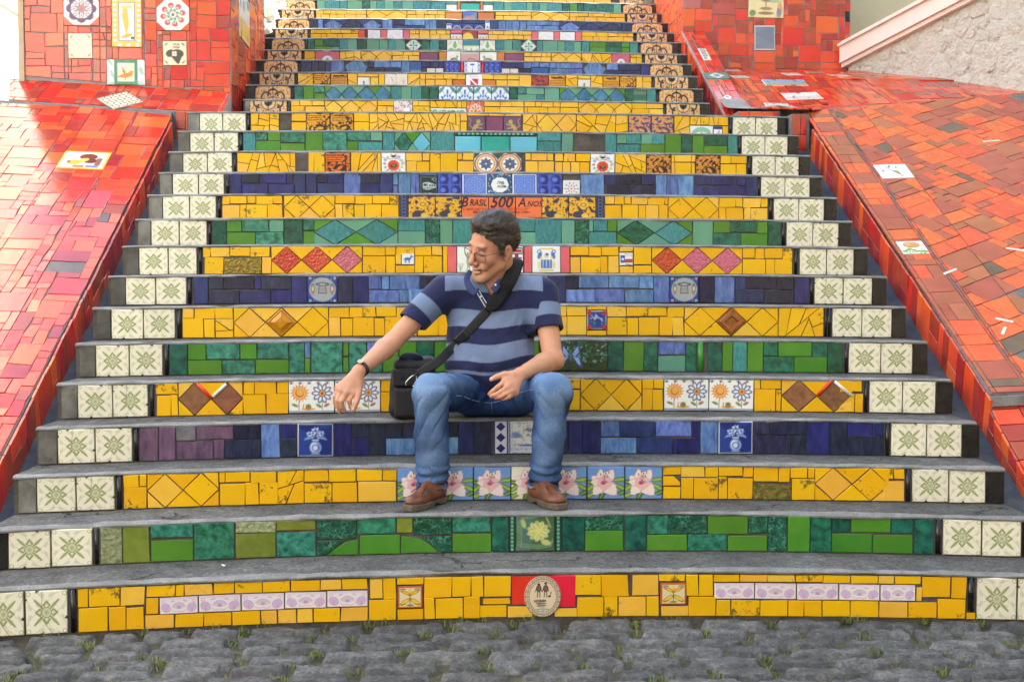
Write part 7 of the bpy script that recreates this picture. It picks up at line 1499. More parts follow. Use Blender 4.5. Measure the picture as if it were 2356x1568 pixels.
# ------------------------------------------------------------------ the seated man: smooth-blended volumes turned into surfaces
class Vol:
    def __init__(s, lo, hi, h):
        s.lo = np.array(lo, float); s.h = h; s.n = np.ceil((np.array(hi) - s.lo) / h).astype(int) + 1
        s.F = np.full(tuple(s.n), 0.5, np.float32)
    def box(s, lo, hi):
        a = np.clip(np.floor((np.array(lo) - s.lo) / s.h).astype(int), 0, s.n); b = np.clip(np.ceil((np.array(hi) - s.lo) / s.h).astype(int) + 1, 0, s.n)
        ax = [s.lo[i] + s.h * np.arange(a[i], b[i]) for i in range(3)]
        return tuple(slice(a[i], b[i]) for i in range(3)), np.stack(np.meshgrid(*ax, indexing='ij'), -1).astype(np.float32)
    def put(s, sl, d, k, sub):
        F = s.F[sl]
        if F.size == 0: return s
        if sub: d = -d; hh = np.clip(0.5 - 0.5 * (d - F) / k, 0, 1); s.F[sl] = F * hh + d * (1 - hh) + k * hh * (1 - hh) if False else np.where(True, -s.smin(-F, -d, k), 0)
        else: s.F[sl] = s.smin(F, d, k)
        return s
    @staticmethod
    def smin(a, b, k):
        h = np.clip(0.5 + 0.5 * (b - a) / k, 0, 1); return b * (1 - h) + a * h - k * h * (1 - h)
    def cap(s, a, b, ra, rb=None, k=.01, sub=False, flat=None):
        a = np.array(a, float); b = np.array(b, float); rb = ra if rb is None else rb; m = max(ra, rb) + 2.2 * k + 2 * s.h
        sl, P = s.box(np.minimum(a, b) - m, np.maximum(a, b) + m); ab = b - a; t = np.clip(((P - a) @ ab) / (ab @ ab + 1e-12), 0, 1)[..., None]
        D = P - (a + t * ab)
        if flat is not None: n, f = flat; n = np.array(n); D = D + (D @ n)[..., None] * n * (f - 1)
        return s.put(sl, np.linalg.norm(D, axis=-1) - (ra + (rb - ra) * t[..., 0]), k, sub)
    def ell(s, c, r, M=None, k=.01, sub=False):
        c = np.array(c, float); r = np.array(r, float); m = r.max() + 2.2 * k + 2 * s.h; sl, P = s.box(c - m, c + m); D = P - c
        if M is not None: D = D @ np.array(M)
        k0 = np.linalg.norm(D / r, axis=-1); k1 = np.linalg.norm(D / (r * r), axis=-1) + 1e-9
        return s.put(sl, k0 * (k0 - 1) / k1, k, sub)
    def half(s, p, n, k=.004):
        """keep the side where dot(x-p, n) < 0"""
        ax = [s.lo[i] + s.h * np.arange(s.n[i]) for i in range(3)]; d = (ax[0][:, None, None] - p[0]) * n[0] + (ax[1][None, :, None] - p[1]) * n[1] + (ax[2][None, None, :] - p[2]) * n[2]
        s.F = -s.smin(-s.F, -d.astype(np.float32), k); return s
    def cut(s, c, rad, fn):
        """raise the field by fn(points) inside a ball's box"""
        c = np.array(c); sl, P = s.box(c - rad, c + rad); s.F[sl] = np.maximum(s.F[sl], fn(P).astype(np.float32)); return s
    def near(s, w):
        idx = np.nonzero(np.abs(s.F) < w); P = np.stack(idx, -1) * s.h + s.lo; return idx, P
    def mesh(s):
        F = s.F; neg = F < 0; nx, ny, nz = F.shape
        cs = np.zeros((nx - 1, ny - 1, nz - 1), np.int8)
        for dx in (0, 1):
            for dy in (0, 1):
                for dz in (0, 1): cs += neg[dx:nx - 1 + dx, dy:ny - 1 + dy, dz:nz - 1 + dz]
        act = (cs > 0) & (cs < 8); I = np.stack(np.nonzero(act), -1); vid = np.full(act.shape, -1, np.int64); vid[act] = np.arange(len(I))
        acc = np.zeros((len(I), 3)); cnt = np.zeros(len(I))
        corner = [(0, 0, 0), (1, 0, 0), (0, 1, 0), (1, 1, 0), (0, 0, 1), (1, 0, 1), (0, 1, 1), (1, 1, 1)]
        val = [F[I[:, 0] + c[0], I[:, 1] + c[1], I[:, 2] + c[2]] for c in corner]
        for a in range(8):
            for ax in range(3):
                if corner[a][ax]: continue
                b = a + (1 << ax); m = (val[a] < 0) != (val[b] < 0); t = val[a][m] / (val[a][m] - val[b][m]); p = np.tile(np.array(corner[a], float), (m.sum(), 1)); p[:, ax] += t; acc[m] += p; cnt[m] += 1
        V = s.lo + s.h * (I + acc / cnt[:, None]); Q = []
        for ax in range(3):
            a = np.moveaxis(neg, ax, 0); ch = np.nonzero(a[:-1, 1:-1, 1:-1] != a[1:, 1:-1, 1:-1]); i, j, k = ch[0], ch[1] + 1, ch[2] + 1; fl = a[i, j, k]; v = np.moveaxis(vid, ax, 0)
            q = np.stack([v[i, j - 1, k - 1], v[i, j, k - 1], v[i, j, k], v[i, j - 1, k]], -1)
            if ax == 1: fl = ~fl
            q[~fl] = q[~fl][:, ::-1]; Q.append(q)
        Q = np.vstack(Q); Q = Q[(Q >= 0).all(1)]; return V, Q
def smooth_mesh(V, Q, it=2, w=.5):
    E = np.vstack([Q[:, [0, 1]], Q[:, [1, 2]], Q[:, [2, 3]], Q[:, [3, 0]]]); n = len(V)
    for _ in range(it):
        S = np.zeros_like(V); C = np.zeros(n)
        for ax in range(3): S[:, ax] = np.bincount(E[:, 0], V[E[:, 1], ax], n) + np.bincount(E[:, 1], V[E[:, 0], ax], n)
        C = np.bincount(E[:, 0], minlength=n) + np.bincount(E[:, 1], minlength=n); V = V * (1 - w) + w * S / np.maximum(C, 1)[:, None]
    return V
def waves(P, seed, n=10, k0=30, k1=90, aniso=(1, 1, 1)):
    r = np.random.RandomState(seed); f = np.zeros(len(P))
    for _ in range(n):
        d = r.normal(size=3) * np.array(aniso); d /= np.linalg.norm(d); f += np.sin(P @ d * r.uniform(k0, k1) + r.uniform(0, 6.28) + 1.3 * np.sin(P @ r.normal(size=3) * 14 + r.uniform(0, 6.28)))
    return f / math.sqrt(n)
P3 = lambda x, y, Y: on_y(x, y, Y)
def sstep(a, b, x): t = np.clip((x - a) / (b - a), 0, 1); return t * t * (3 - 2 * t)
def mixc(c, d, m): return c * (1 - m[:, None]) + np.array(d) * m[:, None]
HM = np.array([[0.641, -0.7645, -0.0677], [-0.719, -0.5675, -0.4011], [-0.2682, -0.3058, 0.9135]]); HT = np.array([0.074, 0.93, 1.383]); HS = 1.11
hl = lambda x, y, z: HM @ (np.array([x, y, z]) * HS) + HT
HR = HM        # columns: his left, forward, up
man = empty('person', tuple(P3(1130, 960, 1.05))); bpy.context.view_layer.update(); MM = Matrix.Translation(-man.location)
tag(man, "man in striped blue polo shirt and jeans sitting on the steps", 'person')
def child(name, me, mat, parent=None):
    o = link(name, me, mat, parent or man); o.matrix_local = MM if parent is None else Matrix.Identity(4); return o
J = dict(shR=P3(1014, 672, 1.0), elR=P3(903, 787, .93), wrR=P3(826, 853, .76), shL=P3(1250, 676, 1.02), elL=P3(1272, 826, .90), wrL=P3(1198, 860, .69), neck=P3(1148, 655, 1.03),
         hipR=P3(1088, 905, 1.06), hipL=P3(1196, 905, 1.06), knR=P3(990, 900, .585), knL=P3(1274, 900, .585), anR=P3(996, 1120, .67), anL=P3(1250, 1118, .66))
# ---- body (skin)
B = Vol((-.60, .55, .64), (.40, 1.16, 1.55), .0033)
H = lambda *p: hl(*p)
# skull, face
B.ell(H(0, -.012, .055), np.array([.074, .094, .086]) * HS, HR, .01)
B.ell(H(0, .040, -.008), np.array([.060, .060, .092]) * HS, HR, .025)
B.cap(H(.046, .012, -.052), H(.018, .082, -.098), .022 * HS, .018 * HS, .025); B.cap(H(-.046, .012, -.052), H(-.018, .082, -.098), .022 * HS, .018 * HS, .025)
B.ell(H(0, .086, -.100), np.array([.022, .016, .016]) * HS, HR, .018)
for sx in (1, -1):
    B.ell(H(sx * .040, .068, -.022), np.array([.022, .020, .020]) * HS, HR, .02); B.ell(H(sx * .032, .086, -.046), np.array([.016, .014, .017]) * HS, HR, .012)
B.cap(H(-.034, .084, .028), H(.034, .084, .028), .0115 * HS, None, .012)
for sx in (1, -1):
    B.ell(H(sx * .031, .101, .006), np.array([.017, .013, .012]) * HS, HR, .010, True); B.ell(H(sx * .031, .082, .006), np.array([.0145, .0125, .0115]) * HS, HR, .003)
B.cap(H(0, .094, .018), H(0, .117, -.024), .0075 * HS, .0115 * HS, .009); B.ell(H(0, .119, -.027), np.array([.012, .011, .0105]) * HS, HR, .006)
for sx in (1, -1): B.ell(H(sx * .013, .107, -.033), np.array([.0085, .010, .0075]) * HS, HR, .005)
for sx in (1, -1):      # smile creases
    B.cap(H(sx * .026, .103, -.045), H(sx * .036, .094, -.060), .0020, .0014, .007, True)
B.cap(H(-.027, .093, -.054), H(0, .104, -.060), .0052, .0068, .006); B.cap(H(.027, .093, -.054), H(0, .104, -.060), .0052, .0068, .006)
B.cap(H(-.019, .096, -.071), H(0, .102, -.075), .006, .0075, .006); B.cap(H(.019, .096, -.071), H(0, .102, -.075), .006, .0075, .006)
B.cap(H(-.034, .092, -.056), H(0, .113, -.0675), .0022, .0040, .003, True); B.cap(H(.036, .091, -.053), H(0, .113, -.0675), .0024, .0040, .003, True)
for sx in (1, -1):      # ears
    B.ell(H(sx * .079, -.004, -.002), np.array([.009, .019, .031]) * HS, HR, .005); B.ell(H(sx * .0865, .003, .004), np.array([.0065, .0085, .016]) * HS, HR, .003, True); B.cap(H(sx * .0855, -.006, -.012), H(sx * .0865, -.008, .016), .0022, .0022, .002)
    B.ell(H(sx * .077, .006, -.026), np.array([.008, .010, .011]) * HS, HR, .004)
# neck, shoulders, hidden trunk
B.cap(H(0, -.022, -.045), J['neck'] + [0, .01, -.03], .060, .066, .03); B.cap(H(0, .02, -.085), J['neck'] + [-.01, -.03, -.07], .040, .05, .03)
B.cap(J['shR'] + [.05, .015, .0], J['shL'] + [-.05, .015, 0], .045, .045, .03); B.ell(P3(1132, 760, 1.05), (.13, .07, .22), None, .03)
# arms
def limb(a, b, ra, rm, rb, k=.015, bulge=.35): m = a + (b - a) * bulge; B.cap(a, m, ra, rm, k); B.cap(m, b, rm, rb, k)
limb(J['shR'], J['elR'], .050, .049, .040); limb(J['elR'], J['wrR'], .041, .043, .0265, .012, .25)
limb(J['shL'], J['elL'], .050, .050, .042); limb(J['elL'], J['wrL'], .043, .044, .028, .012, .3)
B.ell(J['elL'] + [.008, .0, -.008], (.040, .04, .036), None, .02)
def finger(pts, r0, r1, k=.006):
    n = len(pts) - 1
    for i in range(n): ra = r0 + (r1 - r0) * i / n; rb = r0 + (r1 - r0) * (i + 1) / n; B.cap(pts[i], pts[i + 1], ra, rb, k if i == 0 else .003)
def hand(wr, mcps, fingers, thumb, pr=.0145):
    for m in mcps: B.cap(wr, m, .021, pr, .012)
    for a, b in zip(mcps[:-1], mcps[1:]): B.cap(a, b, pr, pr, .010)
    for m, f, r0 in zip(mcps, fingers, (.0108, .0112, .0105, .0094)): finger([m] + f, r0, r0 * .76)
    B.cap(wr, thumb[0], .019, .0185, .012); finger(thumb, .0155, .0098, .008)
hR = dict(wr=J['wrR'], m=[P3(812, 905, .722), P3(797, 902, .718), P3(786, 897, .724), P3(779, 891, .735)],
    f=[[P3(803, 921, .705), P3(806, 933, .712), P3(811, 942, .722)], [P3(786, 922, .700), P3(787, 936, .708), P3(793, 945, .718)], [P3(776, 920, .706), P3(777, 935, .712), P3(781, 947, .72)], [P3(770, 911, .722), P3(770, 925, .728), P3(773, 936, .735)]],
    t=[P3(826, 884, .742), P3(825, 906, .720), P3(820, 925, .706), P3(813, 941, .702)])
hand(hR['wr'], hR['m'], hR['f'], hR['t'])
hL = dict(wr=J['wrL'], m=[P3(1162, 876, .640), P3(1170, 888, .628), P3(1178, 898, .626), P3(1186, 904, .634)],
    f=[[P3(1145, 890, .628), P3(1134, 899, .632), P3(1126, 906, .640)], [P3(1151, 902, .612), P3(1139, 908, .614), P3(1130, 911, .622)], [P3(1160, 908, .608), P3(1150, 913, .610), P3(1141, 915, .618)], [P3(1172, 912, .614), P3(1164, 916, .614), P3(1156, 918, .620)]],
    t=[P3(1180, 862, .664), P3(1161, 861, .656), P3(1144, 866, .650), P3(1131, 872, .648)])
hand(hL['wr'], hL['m'], hL['f'], hL['t'], .0135)
bV, bQ = B.mesh(); del B
bV = smooth_mesh(bV, bQ, 1, .4)
# skin colours: flush, lips, brows, lashes, stubble, nails
c = np.tile(np.array([[.64, .315, .19]]), (len(bV), 1)); q = ((bV - HT) @ HM) / HS; head = sstep(1.22, 1.27, bV[:, 2])
c = mixc(c, (.66, .27, .165), .6 * sstep(.2, 1.6, waves(bV, 3, 8, 20, 60))); c = mixc(c, (.50, .26, .17), .35 * sstep(.4, 1.8, waves(bV, 4, 8, 60, 200)))
g = lambda p, r: np.exp(-(((q - np.array(p)) / np.array(r)) ** 2).sum(1)) * head
c = mixc(c, (.60, .20, .13), .6 * np.clip(g((.045, .07, -.025), (.03, .03, .025)) + g((0, .12, -.028), (.016, .02, .014)) + g((.08, 0, 0), (.012, .03, .04)), 0, 1))
c = mixc(c, (.44, .13, .10), .75 * np.clip(g((0, .102, -.060), (.022, .012, .0055)) + g((0, .1, -.074), (.018, .012, .006)), 0, 1))
c = mixc(c, (.20, .06, .05), .8 * np.clip(1.4 * g((0, .104, -.0672), (.024, .02, .0030)) + 1.2 * g((.03, .094, -.0575), (.008, .014, .003)) + 1.2 * g((-.03, .094, -.0575), (.008, .014, .003)), 0, 1)); c = mixc(c, (.78, .72, .64), .95 * np.clip(1.7 * g((.002, .104, -.0662), (.015, .02, .0026)), 0, 1))
c = mixc(c, (.40, .24, .17), .35 * np.clip(g((0, .09, -.095), (.05, .05, .02)) + g((.03, .08, -.085), (.04, .05, .02)) + g((0, .108, -.048), (.022, .012, .006)), 0, 1))
for sx in (1, -1):
    c = mixc(c, (.06, .035, .025), .9 * np.clip(1.7 * g((sx * .033, .092, .031), (.019, .02, .0048)), 0, 1)); c = mixc(c, (.045, .028, .022), .95 * np.clip(1.8 * g((sx * .031, .095, .0005), (.0135, .014, .0034)), 0, 1)); c = mixc(c, (.55, .50, .46), .6 * np.clip(1.3 * g((sx * .036, .095, -.0035), (.006, .012, .0022)), 0, 1)); c = mixc(c, (.56, .24, .16), .3 * g((sx * .031, .09, -.008), (.016, .014, .006)))
for hd in (hR, hL):
    for f in hd['f'] + [hd['t']]:
        d = np.linalg.norm(bV - f[-1], axis=1); c = mixc(c, (.60, .22, .15), .55 * np.exp(-(d / .014) ** 2))
    for m in hd['m']: d = np.linalg.norm(bV - m, axis=1); c = mixc(c, (.58, .21, .14), .4 * np.exp(-(d / .015) ** 2))
    f = hd['t']; nd = f[-1] - f[-2]; nd /= np.linalg.norm(nd); p = f[-1] + np.array([0, -.008, .002]); d = np.linalg.norm(bV - p, axis=1); c = mixc(c, (.74, .50, .42), .8 * (d < .0075))
SK = NT('skin'); a_ = SK.new("ShaderNodeVertexColor", layer_name="Col"); vv = SK.coords()
SK.base(SK.mix(SK.math('MULTIPLY', SK.noise(160, 3, .6, vv), .25), a_.outputs[0], (.46, .20, .12))); SK.bump(SK.noise(420, 3, .6, vv), .25, .0012); SK.b.inputs["Subsurface Weight"].default_value = .12; SK.b.inputs["Subsurface Radius"].default_value = (.01, .004, .002); SK.b.inputs["Subsurface Scale"].default_value = .6; SK = SK.set(.46, .45)
body = child('body', npmesh('body', bV, bQ, True, c), SK)
# ---- hair
Hh = Vol(HT - .16, HT + .2, .0030)
Hh.ell(H(0, -.013, .054), np.array([.0790, .100, .0935]) * HS, HR, .01); Hh.ell(H(.0, .048, .112), np.array([.052, .042, .024]) * HS, HR, .03); Hh.ell(H(0, -.072, .02), np.array([.055, .028, .055]) * HS, HR, .03)
hd_ = lambda n: HM @ np.array(n)
for p, n in (((0, .083, .088), (0, .80, -.60)), ((0, -.03, -.052), (0, .25, -.97))): Hh.half(H(*p), hd_(n), .008)
for sx in (1, -1): Hh.ell(H(sx * .082, .006, -.014), np.array([.03, .026, .034]) * HS, HR, .006, True); Hh.cap(H(sx * .070, .024, .03), H(sx * .0735, .022, .002), .009, .005, .008)
idx, Pn = Hh.near(.012); ql = ((Pn - HT) @ HM) / HS
Hh.F[idx] += (.0030 * waves(ql, 5, 10, 60, 150, (1, .5, 1)) + .0016 * waves(ql, 6, 8, 200, 360, (1, .35, 1))).astype(np.float32)
hV, hQ = Hh.mesh(); del Hh; ql = ((hV - HT) @ HM) / HS
HAIR = NT('hair'); a_ = HAIR.new("ShaderNodeVertexColor", layer_name="Col"); vv = HAIR.coords(); HAIR.base(HAIR.hsv(a_.outputs[0], .5, 1.0, HAIR.math('ADD', HAIR.math('MULTIPLY', HAIR.noise(260, 3, .6, vv), 1.1), .45))); HAIR = HAIR.set(.42, .5)
grey = np.clip(sstep(.02, .06, ql[:, 1]) * sstep(.12, .07, ql[:, 2]) * .5 + .12, 0, 1); hc = mixc(np.tile(np.array([[.030, .020, .014]]), (len(hV), 1)), (.11, .085, .07), grey * sstep(.2, 1.5, waves(ql, 9, 8, 200, 500)))
hair = child('hair', npmesh('hair', hV, hQ, True, hc), HAIR)
rs = np.random.RandomState(5); fc = hV[hQ].mean(1); nr = np.cross(hV[hQ[:, 1]] - hV[hQ[:, 0]], hV[hQ[:, 3]] - hV[hQ[:, 0]]); nr /= np.linalg.norm(nr, axis=1)[:, None] + 1e-9
sel = rs.choice(len(hQ), min(9000, len(hQ)), replace=False); SV = []; SQ = []; SC = []
for i in sel:
    p = fc[i]; n = nr[i]; l = ((p - HT) @ HM) / HS
    fl = np.array([.25 * np.sign(l[0]) + rs.normal(0, .35), -.75 if l[2] > .05 else -.35, -.2 if l[2] > .1 else -.9]) + rs.normal(0, .25, 3); fl = HM @ fl; fl -= n * (fl @ n); fl /= np.linalg.norm(fl) + 1e-9
    L = rs.uniform(.008, .020); w = np.cross(n, fl) * .0006; m = p + fl * L * .5 + n * L * .16; e = p + fl * L + n * L * rs.uniform(.05, .28); b0 = p - n * .002; k = len(SV)
    SV += [b0 - w, b0 + w, m + w, m - w, e + w * .3, e - w * .3]; SQ += [(k, k + 1, k + 2, k + 3), (k + 3, k + 2, k + 4, k + 5)]
    gg = rs.rand(); col = np.array([.044, .028, .018]) * (.5 + 1.2 * gg) if rs.rand() > (.20 if l[1] > .02 else .05) else np.array([.13, .105, .085]); SC += [col] * 6
o = child('hair_strands', npmesh('hair_strands', np.array(SV), np.array(SQ), True, np.array(SC)), HAIR); o.parent = hair; o.matrix_local = Matrix.Identity(4); o["kind"] = "stuff"
# ---- glasses
GOLD = plain('glasses_wire', (.16, .13, .11), .35, .5, .6); gl = empty('glasses', (0, 0, 0)); gl.parent = man; gl.matrix_local = MM
def rim(sx):
    pts = []
    for t in np.linspace(0, 2 * math.pi, 25)[:-1]:
        u = .0255 * np.sign(math.cos(t)) * abs(math.cos(t)) ** .6; v = .0175 * np.sign(math.sin(t)) * abs(math.sin(t)) ** .6; pts.append(H(sx * .034 + u, .107 - .010 * ((sx * .034 + u) / .06) ** 2, -.002 + v))
    return pts
GLASS = NT('spectacle_lens'); tb = GLASS.new("ShaderNodeBsdfTransparent"); gb = GLASS.new("ShaderNodeBsdfGlossy"); gb.inputs["Roughness"].default_value = .02; mx = GLASS.new("ShaderNodeMixShader"); fr_n = GLASS.new("ShaderNodeFresnel"); fr_n.inputs[0].default_value = 1.22
GLASS.link(fr_n.outputs[0], mx.inputs[0]); GLASS.link(tb.outputs[0], mx.inputs[1]); GLASS.link(gb.outputs[0], mx.inputs[2]); GLASS.link(mx.outputs[0], GLASS.n["Material Output"].inputs[0]); GLASS = GLASS.m
for sx in (1, -1):
    pts = rim(sx); v, f = tube(pts, .0018, 6, True); o = link('lens_rim', pymesh('lens_rim', v, f, True), GOLD, gl)
    cen = np.mean(pts, 0); o = link('lens', pymesh('lens', [tuple(p) for p in pts] + [tuple(cen + hd_((0, .001, 0)))], [(i, (i + 1) % 24, 24) for i in range(24)], True), GLASS, gl)
    v, f = tube([H(sx * .060, .098, .010), H(sx * .072, .07, .011), H(sx * .078, .01, .012), H(sx * .079, -.012, .004)], .0017, 6); link('temple_arm', pymesh('temple_arm', v, f, True), GOLD, gl)
v, f = tube([H(-.009, .107, .006), H(0, .112, .010), H(.009, .107, .006)], .0012, 6); link('bridge', pymesh('bridge', v, f, True), GOLD, gl)
# ---- polo shirt
S = Vol((-.38, .80, .66), (.40, 1.24, 1.37), .0036)
S.ell(P3(1130, 716, 1.035), (.198, .122, .165), None, .04); S.ell(P3(1128, 790, 1.03), (.190, .130, .15), None, .06); S.ell(P3(1126, 838, 1.02), (.196, .142, .125), None, .06); S.ell(P3(1126, 880, 1.03), (.19, .13, .08), None, .04)
S.cap(J['shR'] + [.045, .01, .005], J['neck'] + [-.04, .01, .0], .068, .058, .05); S.cap(J['shL'] + [-.045, .01, .005], J['neck'] + [.04, .01, .0], .070, .058, .05)
S.cap(J['neck'] + [0, .015, -.02], J['neck'] + [0, .005, .02], .080, .074, .02)
seR = J['shR'] + (J['elR'] - J['shR']) * .60; seL = J['shL'] + (J['elL'] - J['shL']) * .56
S.cap(J['shR'] + [.01, 0, 0], seR, .070, .064, .04); S.cap(J['shL'] + [-.005, 0, 0], seL, .072, .066, .04)
for sh, se, el in ((J['shR'], seR, J['elR']), (J['shL'], seL, J['elL'])):
    ax = (el - sh) / np.linalg.norm(el - sh); ax2 = ax + (np.array([.25, 0, .0]) if sh is J['shR'] else np.array([0, 0, 0])); ax2 /= np.linalg.norm(ax2)
    S.cut(se + ax * .04, .10, lambda P_: np.where(np.linalg.norm((P_ - se) - ((P_ - se) @ ax)[..., None] * ax, axis=-1) < .10, (P_ - se) @ ax2, -1))
    S.cap(se - ax * .05, se + ax * .06, .052, .058, .004, True)
# neck opening
S.cap(J['neck'] + [0, 0, -.01], H(0, -.02, -.05), .064, .062, .004, True); S.cap(J['neck'] + [-.02, -.075, -.015], J['neck'] + [-.025, -.13, -.075], .034, .006, .004, True); S.cap(J['neck'] + [-.01, -.04, .03], J['neck'] + [-.02, -.14, .0], .050, .04, .01, True)
idx, Pn = S.near(.014)
rdg = lambda f_: 1 - 2 * np.abs(np.tanh(f_))
fold = .0030 * rdg(waves(Pn, 21, 5, 14, 34, (1, .5, .7))) * (.5 + .7 * sstep(1.15, .85, Pn[:, 2]))
wv = np.sin((Pn[:, 2] * 1.0 + .25 * Pn[:, 0]) * 95 + 2 * np.sin(Pn[:, 0] * 20)); fold += .0045 * wv * sstep(.90, .80, Pn[:, 2])            # rolls over the waist
for p, dr, L in ((P3(1040, 745, .92), (.6, 0, -.8), .16), (P3(1215, 745, .95), (-.55, 0, -.8), .16)):       # drag lines from the armpits
    dr = np.array(dr); dr /= np.linalg.norm(dr); D = Pn - p; al = D @ dr; pe = np.linalg.norm(D - np.outer(al, dr), axis=1); fold += .004 * np.sin(pe * 160) * np.exp(-(pe / .05) ** 2) * sstep(-.02, .02, al) * sstep(L, L * .3, al)
S.F[idx] += fold.astype(np.float32)
sV, sQ = S.mesh(); del S; sV = smooth_mesh(sV, sQ, 2, .5)
LT = np.array([.165, .215, .335]); NV = np.array([.018, .021, .068])
x, y, z = sV.T; zs = z - .10 * np.clip(x - .02, 0, 1) * sstep(1.16, .9, z) + .006 * np.sin(x * 22)
band = np.zeros(len(sV))
for a, b in ((1.194, 1.262), (1.039, 1.113), (.893, .968), (.838, .852)): band = np.maximum(band, sstep(a - .0015, a + .0015, zs) * sstep(b + .0015, b - .0015, zs))
for sh, el, fr_, seam in ((J['shR'], J['elR'], .60, -.135), (J['shL'], J['elL'], .56, .285)):
    ax = (el - sh); Ln = np.linalg.norm(ax); ax = ax / Ln; t = ((sV - sh) @ ax) / (Ln * fr_); pe = np.linalg.norm((sV - sh) - np.outer((sV - sh) @ ax, ax), axis=1)
    on = (pe < .092) & ((x < seam + .055 * sstep(1.20, 1.05, z)) if seam < 0 else (x > seam - .035 * sstep(1.2, 1.05, z))) & (t > -.6)
    bb = sstep(.36, .38, t) * sstep(.72, .70, t); band = np.where(on, bb, band)
band = np.where(z > 1.262, 0, band)
sc = LT * band[:, None] + NV * (1 - band[:, None]); sc *= (1 + .10 * np.clip(waves(sV, 33, 6, 10, 30), -1, 1))[:, None]
CL = NT('pique_cotton'); a_ = CL.new("ShaderNodeVertexColor", layer_name="Col"); vv = CL.coords(); n_ = CL.noise(330, 3, .7, vv); CL.base(CL.hsv(a_.outputs[0], .5, 1.0, CL.math('ADD', CL.math('MULTIPLY', n_, .5), .75))); CL.bump(CL.noise(700, 2, .6, vv), .35, .0015); CL.b.inputs["Sheen Weight"].default_value = .15; CL = CL.set(.85, .2)
shirt = child('polo_shirt', npmesh('polo_shirt', sV, sQ, True, sc), CL)
bvh_s = BVHTree.FromPolygons([tuple(p) for p in sV], [tuple(map(int, q_)) for q_ in sQ])
def on_shirt(xv, yv, off, fallback):
    d = Vector(sight(xv, yv)).normalized(); h, n, _, _ = bvh_s.ray_cast(Vector(CAM_POS), d)
    p = np.array(h) if h is not None else P3(xv, yv, fallback)
    if abs(p[1] - fallback) > .12: p = P3(xv, yv, fallback)
    return p - np.array(d) * off
def ribbon(path, wid, thick, name, mat, parent, up=None, smooth=True):
    P = np.asarray(path); n = len(P); T = np.gradient(P, axis=0); T /= np.linalg.norm(T, axis=1)[:, None]; vd = P - CAM_POS; vd /= np.linalg.norm(vd, axis=1)[:, None]
    Wd = np.cross(T, vd if up is None else np.tile(np.array(up, float), (n, 1))); Wd /= np.linalg.norm(Wd, axis=1)[:, None]; Nn = np.cross(Wd, T); Nn *= np.sign((Nn * -vd).sum(1))[:, None]; wid = np.broadcast_to(np.asarray(wid, float), (n,)); thick = np.broadcast_to(np.asarray(thick, float), (n,))
    V = []; F = []; prof = [(-1, 0), (-.96, .7), (-.6, 1), (.6, 1), (.96, .7), (1, 0), (.9, -.4), (-.9, -.4)]; k = len(prof)
    for i in range(n):
        for a, b in prof: V.append(P[i] + Wd[i] * wid[i] * a / 2 + Nn[i] * thick[i] * b)
    for i in range(n - 1):
        for j in range(k): F.append((i * k + j, i * k + (j + 1) % k, (i + 1) * k + (j + 1) % k, (i + 1) * k + j))
    F += [tuple(range(k)), tuple((n - 1) * k + j for j in range(k - 1, -1, -1))]
    me = pymesh(name, V, F, smooth); bm = bmesh.new(); bm.from_mesh(me); bmesh.ops.recalc_face_normals(bm, faces=bm.faces); bm.to_mesh(me); bm.free(); return link(name, me, mat, parent)
NAVY_C = NT('collar_cotton'); NAVY_C.base(NAVY_C.mix(NAVY_C.noise(300, 3, .6, NAVY_C.coords()), (.030, .038, .115), (.07, .09, .20))); NAVY_C = NAVY_C.set(.85, .2)
nk = J['neck']
colr = catmull([P3(1082, 622, .905), P3(1074, 642, .90), P3(1082, 662, .888), P3(1096, 676, .882)], 5); o = ribbon(colr, [.020] * 3 + list(np.linspace(.024, .034, len(colr) - 6)) + [.03] * 3, .004, 'collar_flap', NAVY_C, shirt)
coll = catmull([P3(1172, 600, 1.0), P3(1166, 625, .965), P3(1150, 650, .925), P3(1134, 668, .895)], 5); o = ribbon(coll, list(np.linspace(.040, .030, len(coll))), .004, 'collar_flap', NAVY_C, shirt)
band_ = [on_shirt(a, b, .004, .89) for a, b in ((1098, 664), (1104, 676), (1112, 690), (1120, 704), (1128, 716))]; ribbon(catmull(band_, 4), .013, .002, 'placket', NAVY_C, shirt)
for dx in (-4.5, 3.5): ribbon(catmull([on_shirt(a + dx, b, .0065, .89) for a, b in ((1099, 668), (1106, 681), (1114, 694), (1122, 707))], 4), .0028, .0012, 'placket_piping', MATS['glaze_white'], shirt)
for a, b in ((1106, 682), (1140, 655)):
    p = on_shirt(a, b, .009, .89); v, f = tube([p, p + np.array([0, -.0022, 0])], .0048, 10); link('button', pymesh('button', v, f, True), MATS['glaze_white'], shirt)
# ---- jeans
Jn = Vol((-.32, .46, .31), (.45, 1.22, .95), .0038)
Jn.ell(P3(1142, 905, 1.06), (.185, .135, .105), None, .04)
for s_, hip, kn, an in ((-1, J['hipR'], J['knR'], J['anR']), (1, J['hipL'], J['knL'], J['anL'])):
    Jn.cap(hip, kn, .090, .067, .05); Jn.cap(kn + [0, .008, .0], kn + (an - kn) * .45, .0665, .0660, .02); Jn.cap(kn + (an - kn) * .45, an + [0, .005, 0], .0660, .0665, .02)
    Jn.ell(kn + [0, -.005, .006], (.060, .057, .060), None, .03)
for kn, an in ((J['knR'], J['anR']), (J['knL'], J['anL'])):
    ax = (an - kn) / np.linalg.norm(an - kn); Jn.cut(an + ax * .05, .12, lambda P_: (P_ - an) @ ax - .004 + .05 * (P_[..., 1] - an[1]))
    Jn.cap(an - ax * .005, an + ax * .08, .0545, .0600, .004, True)
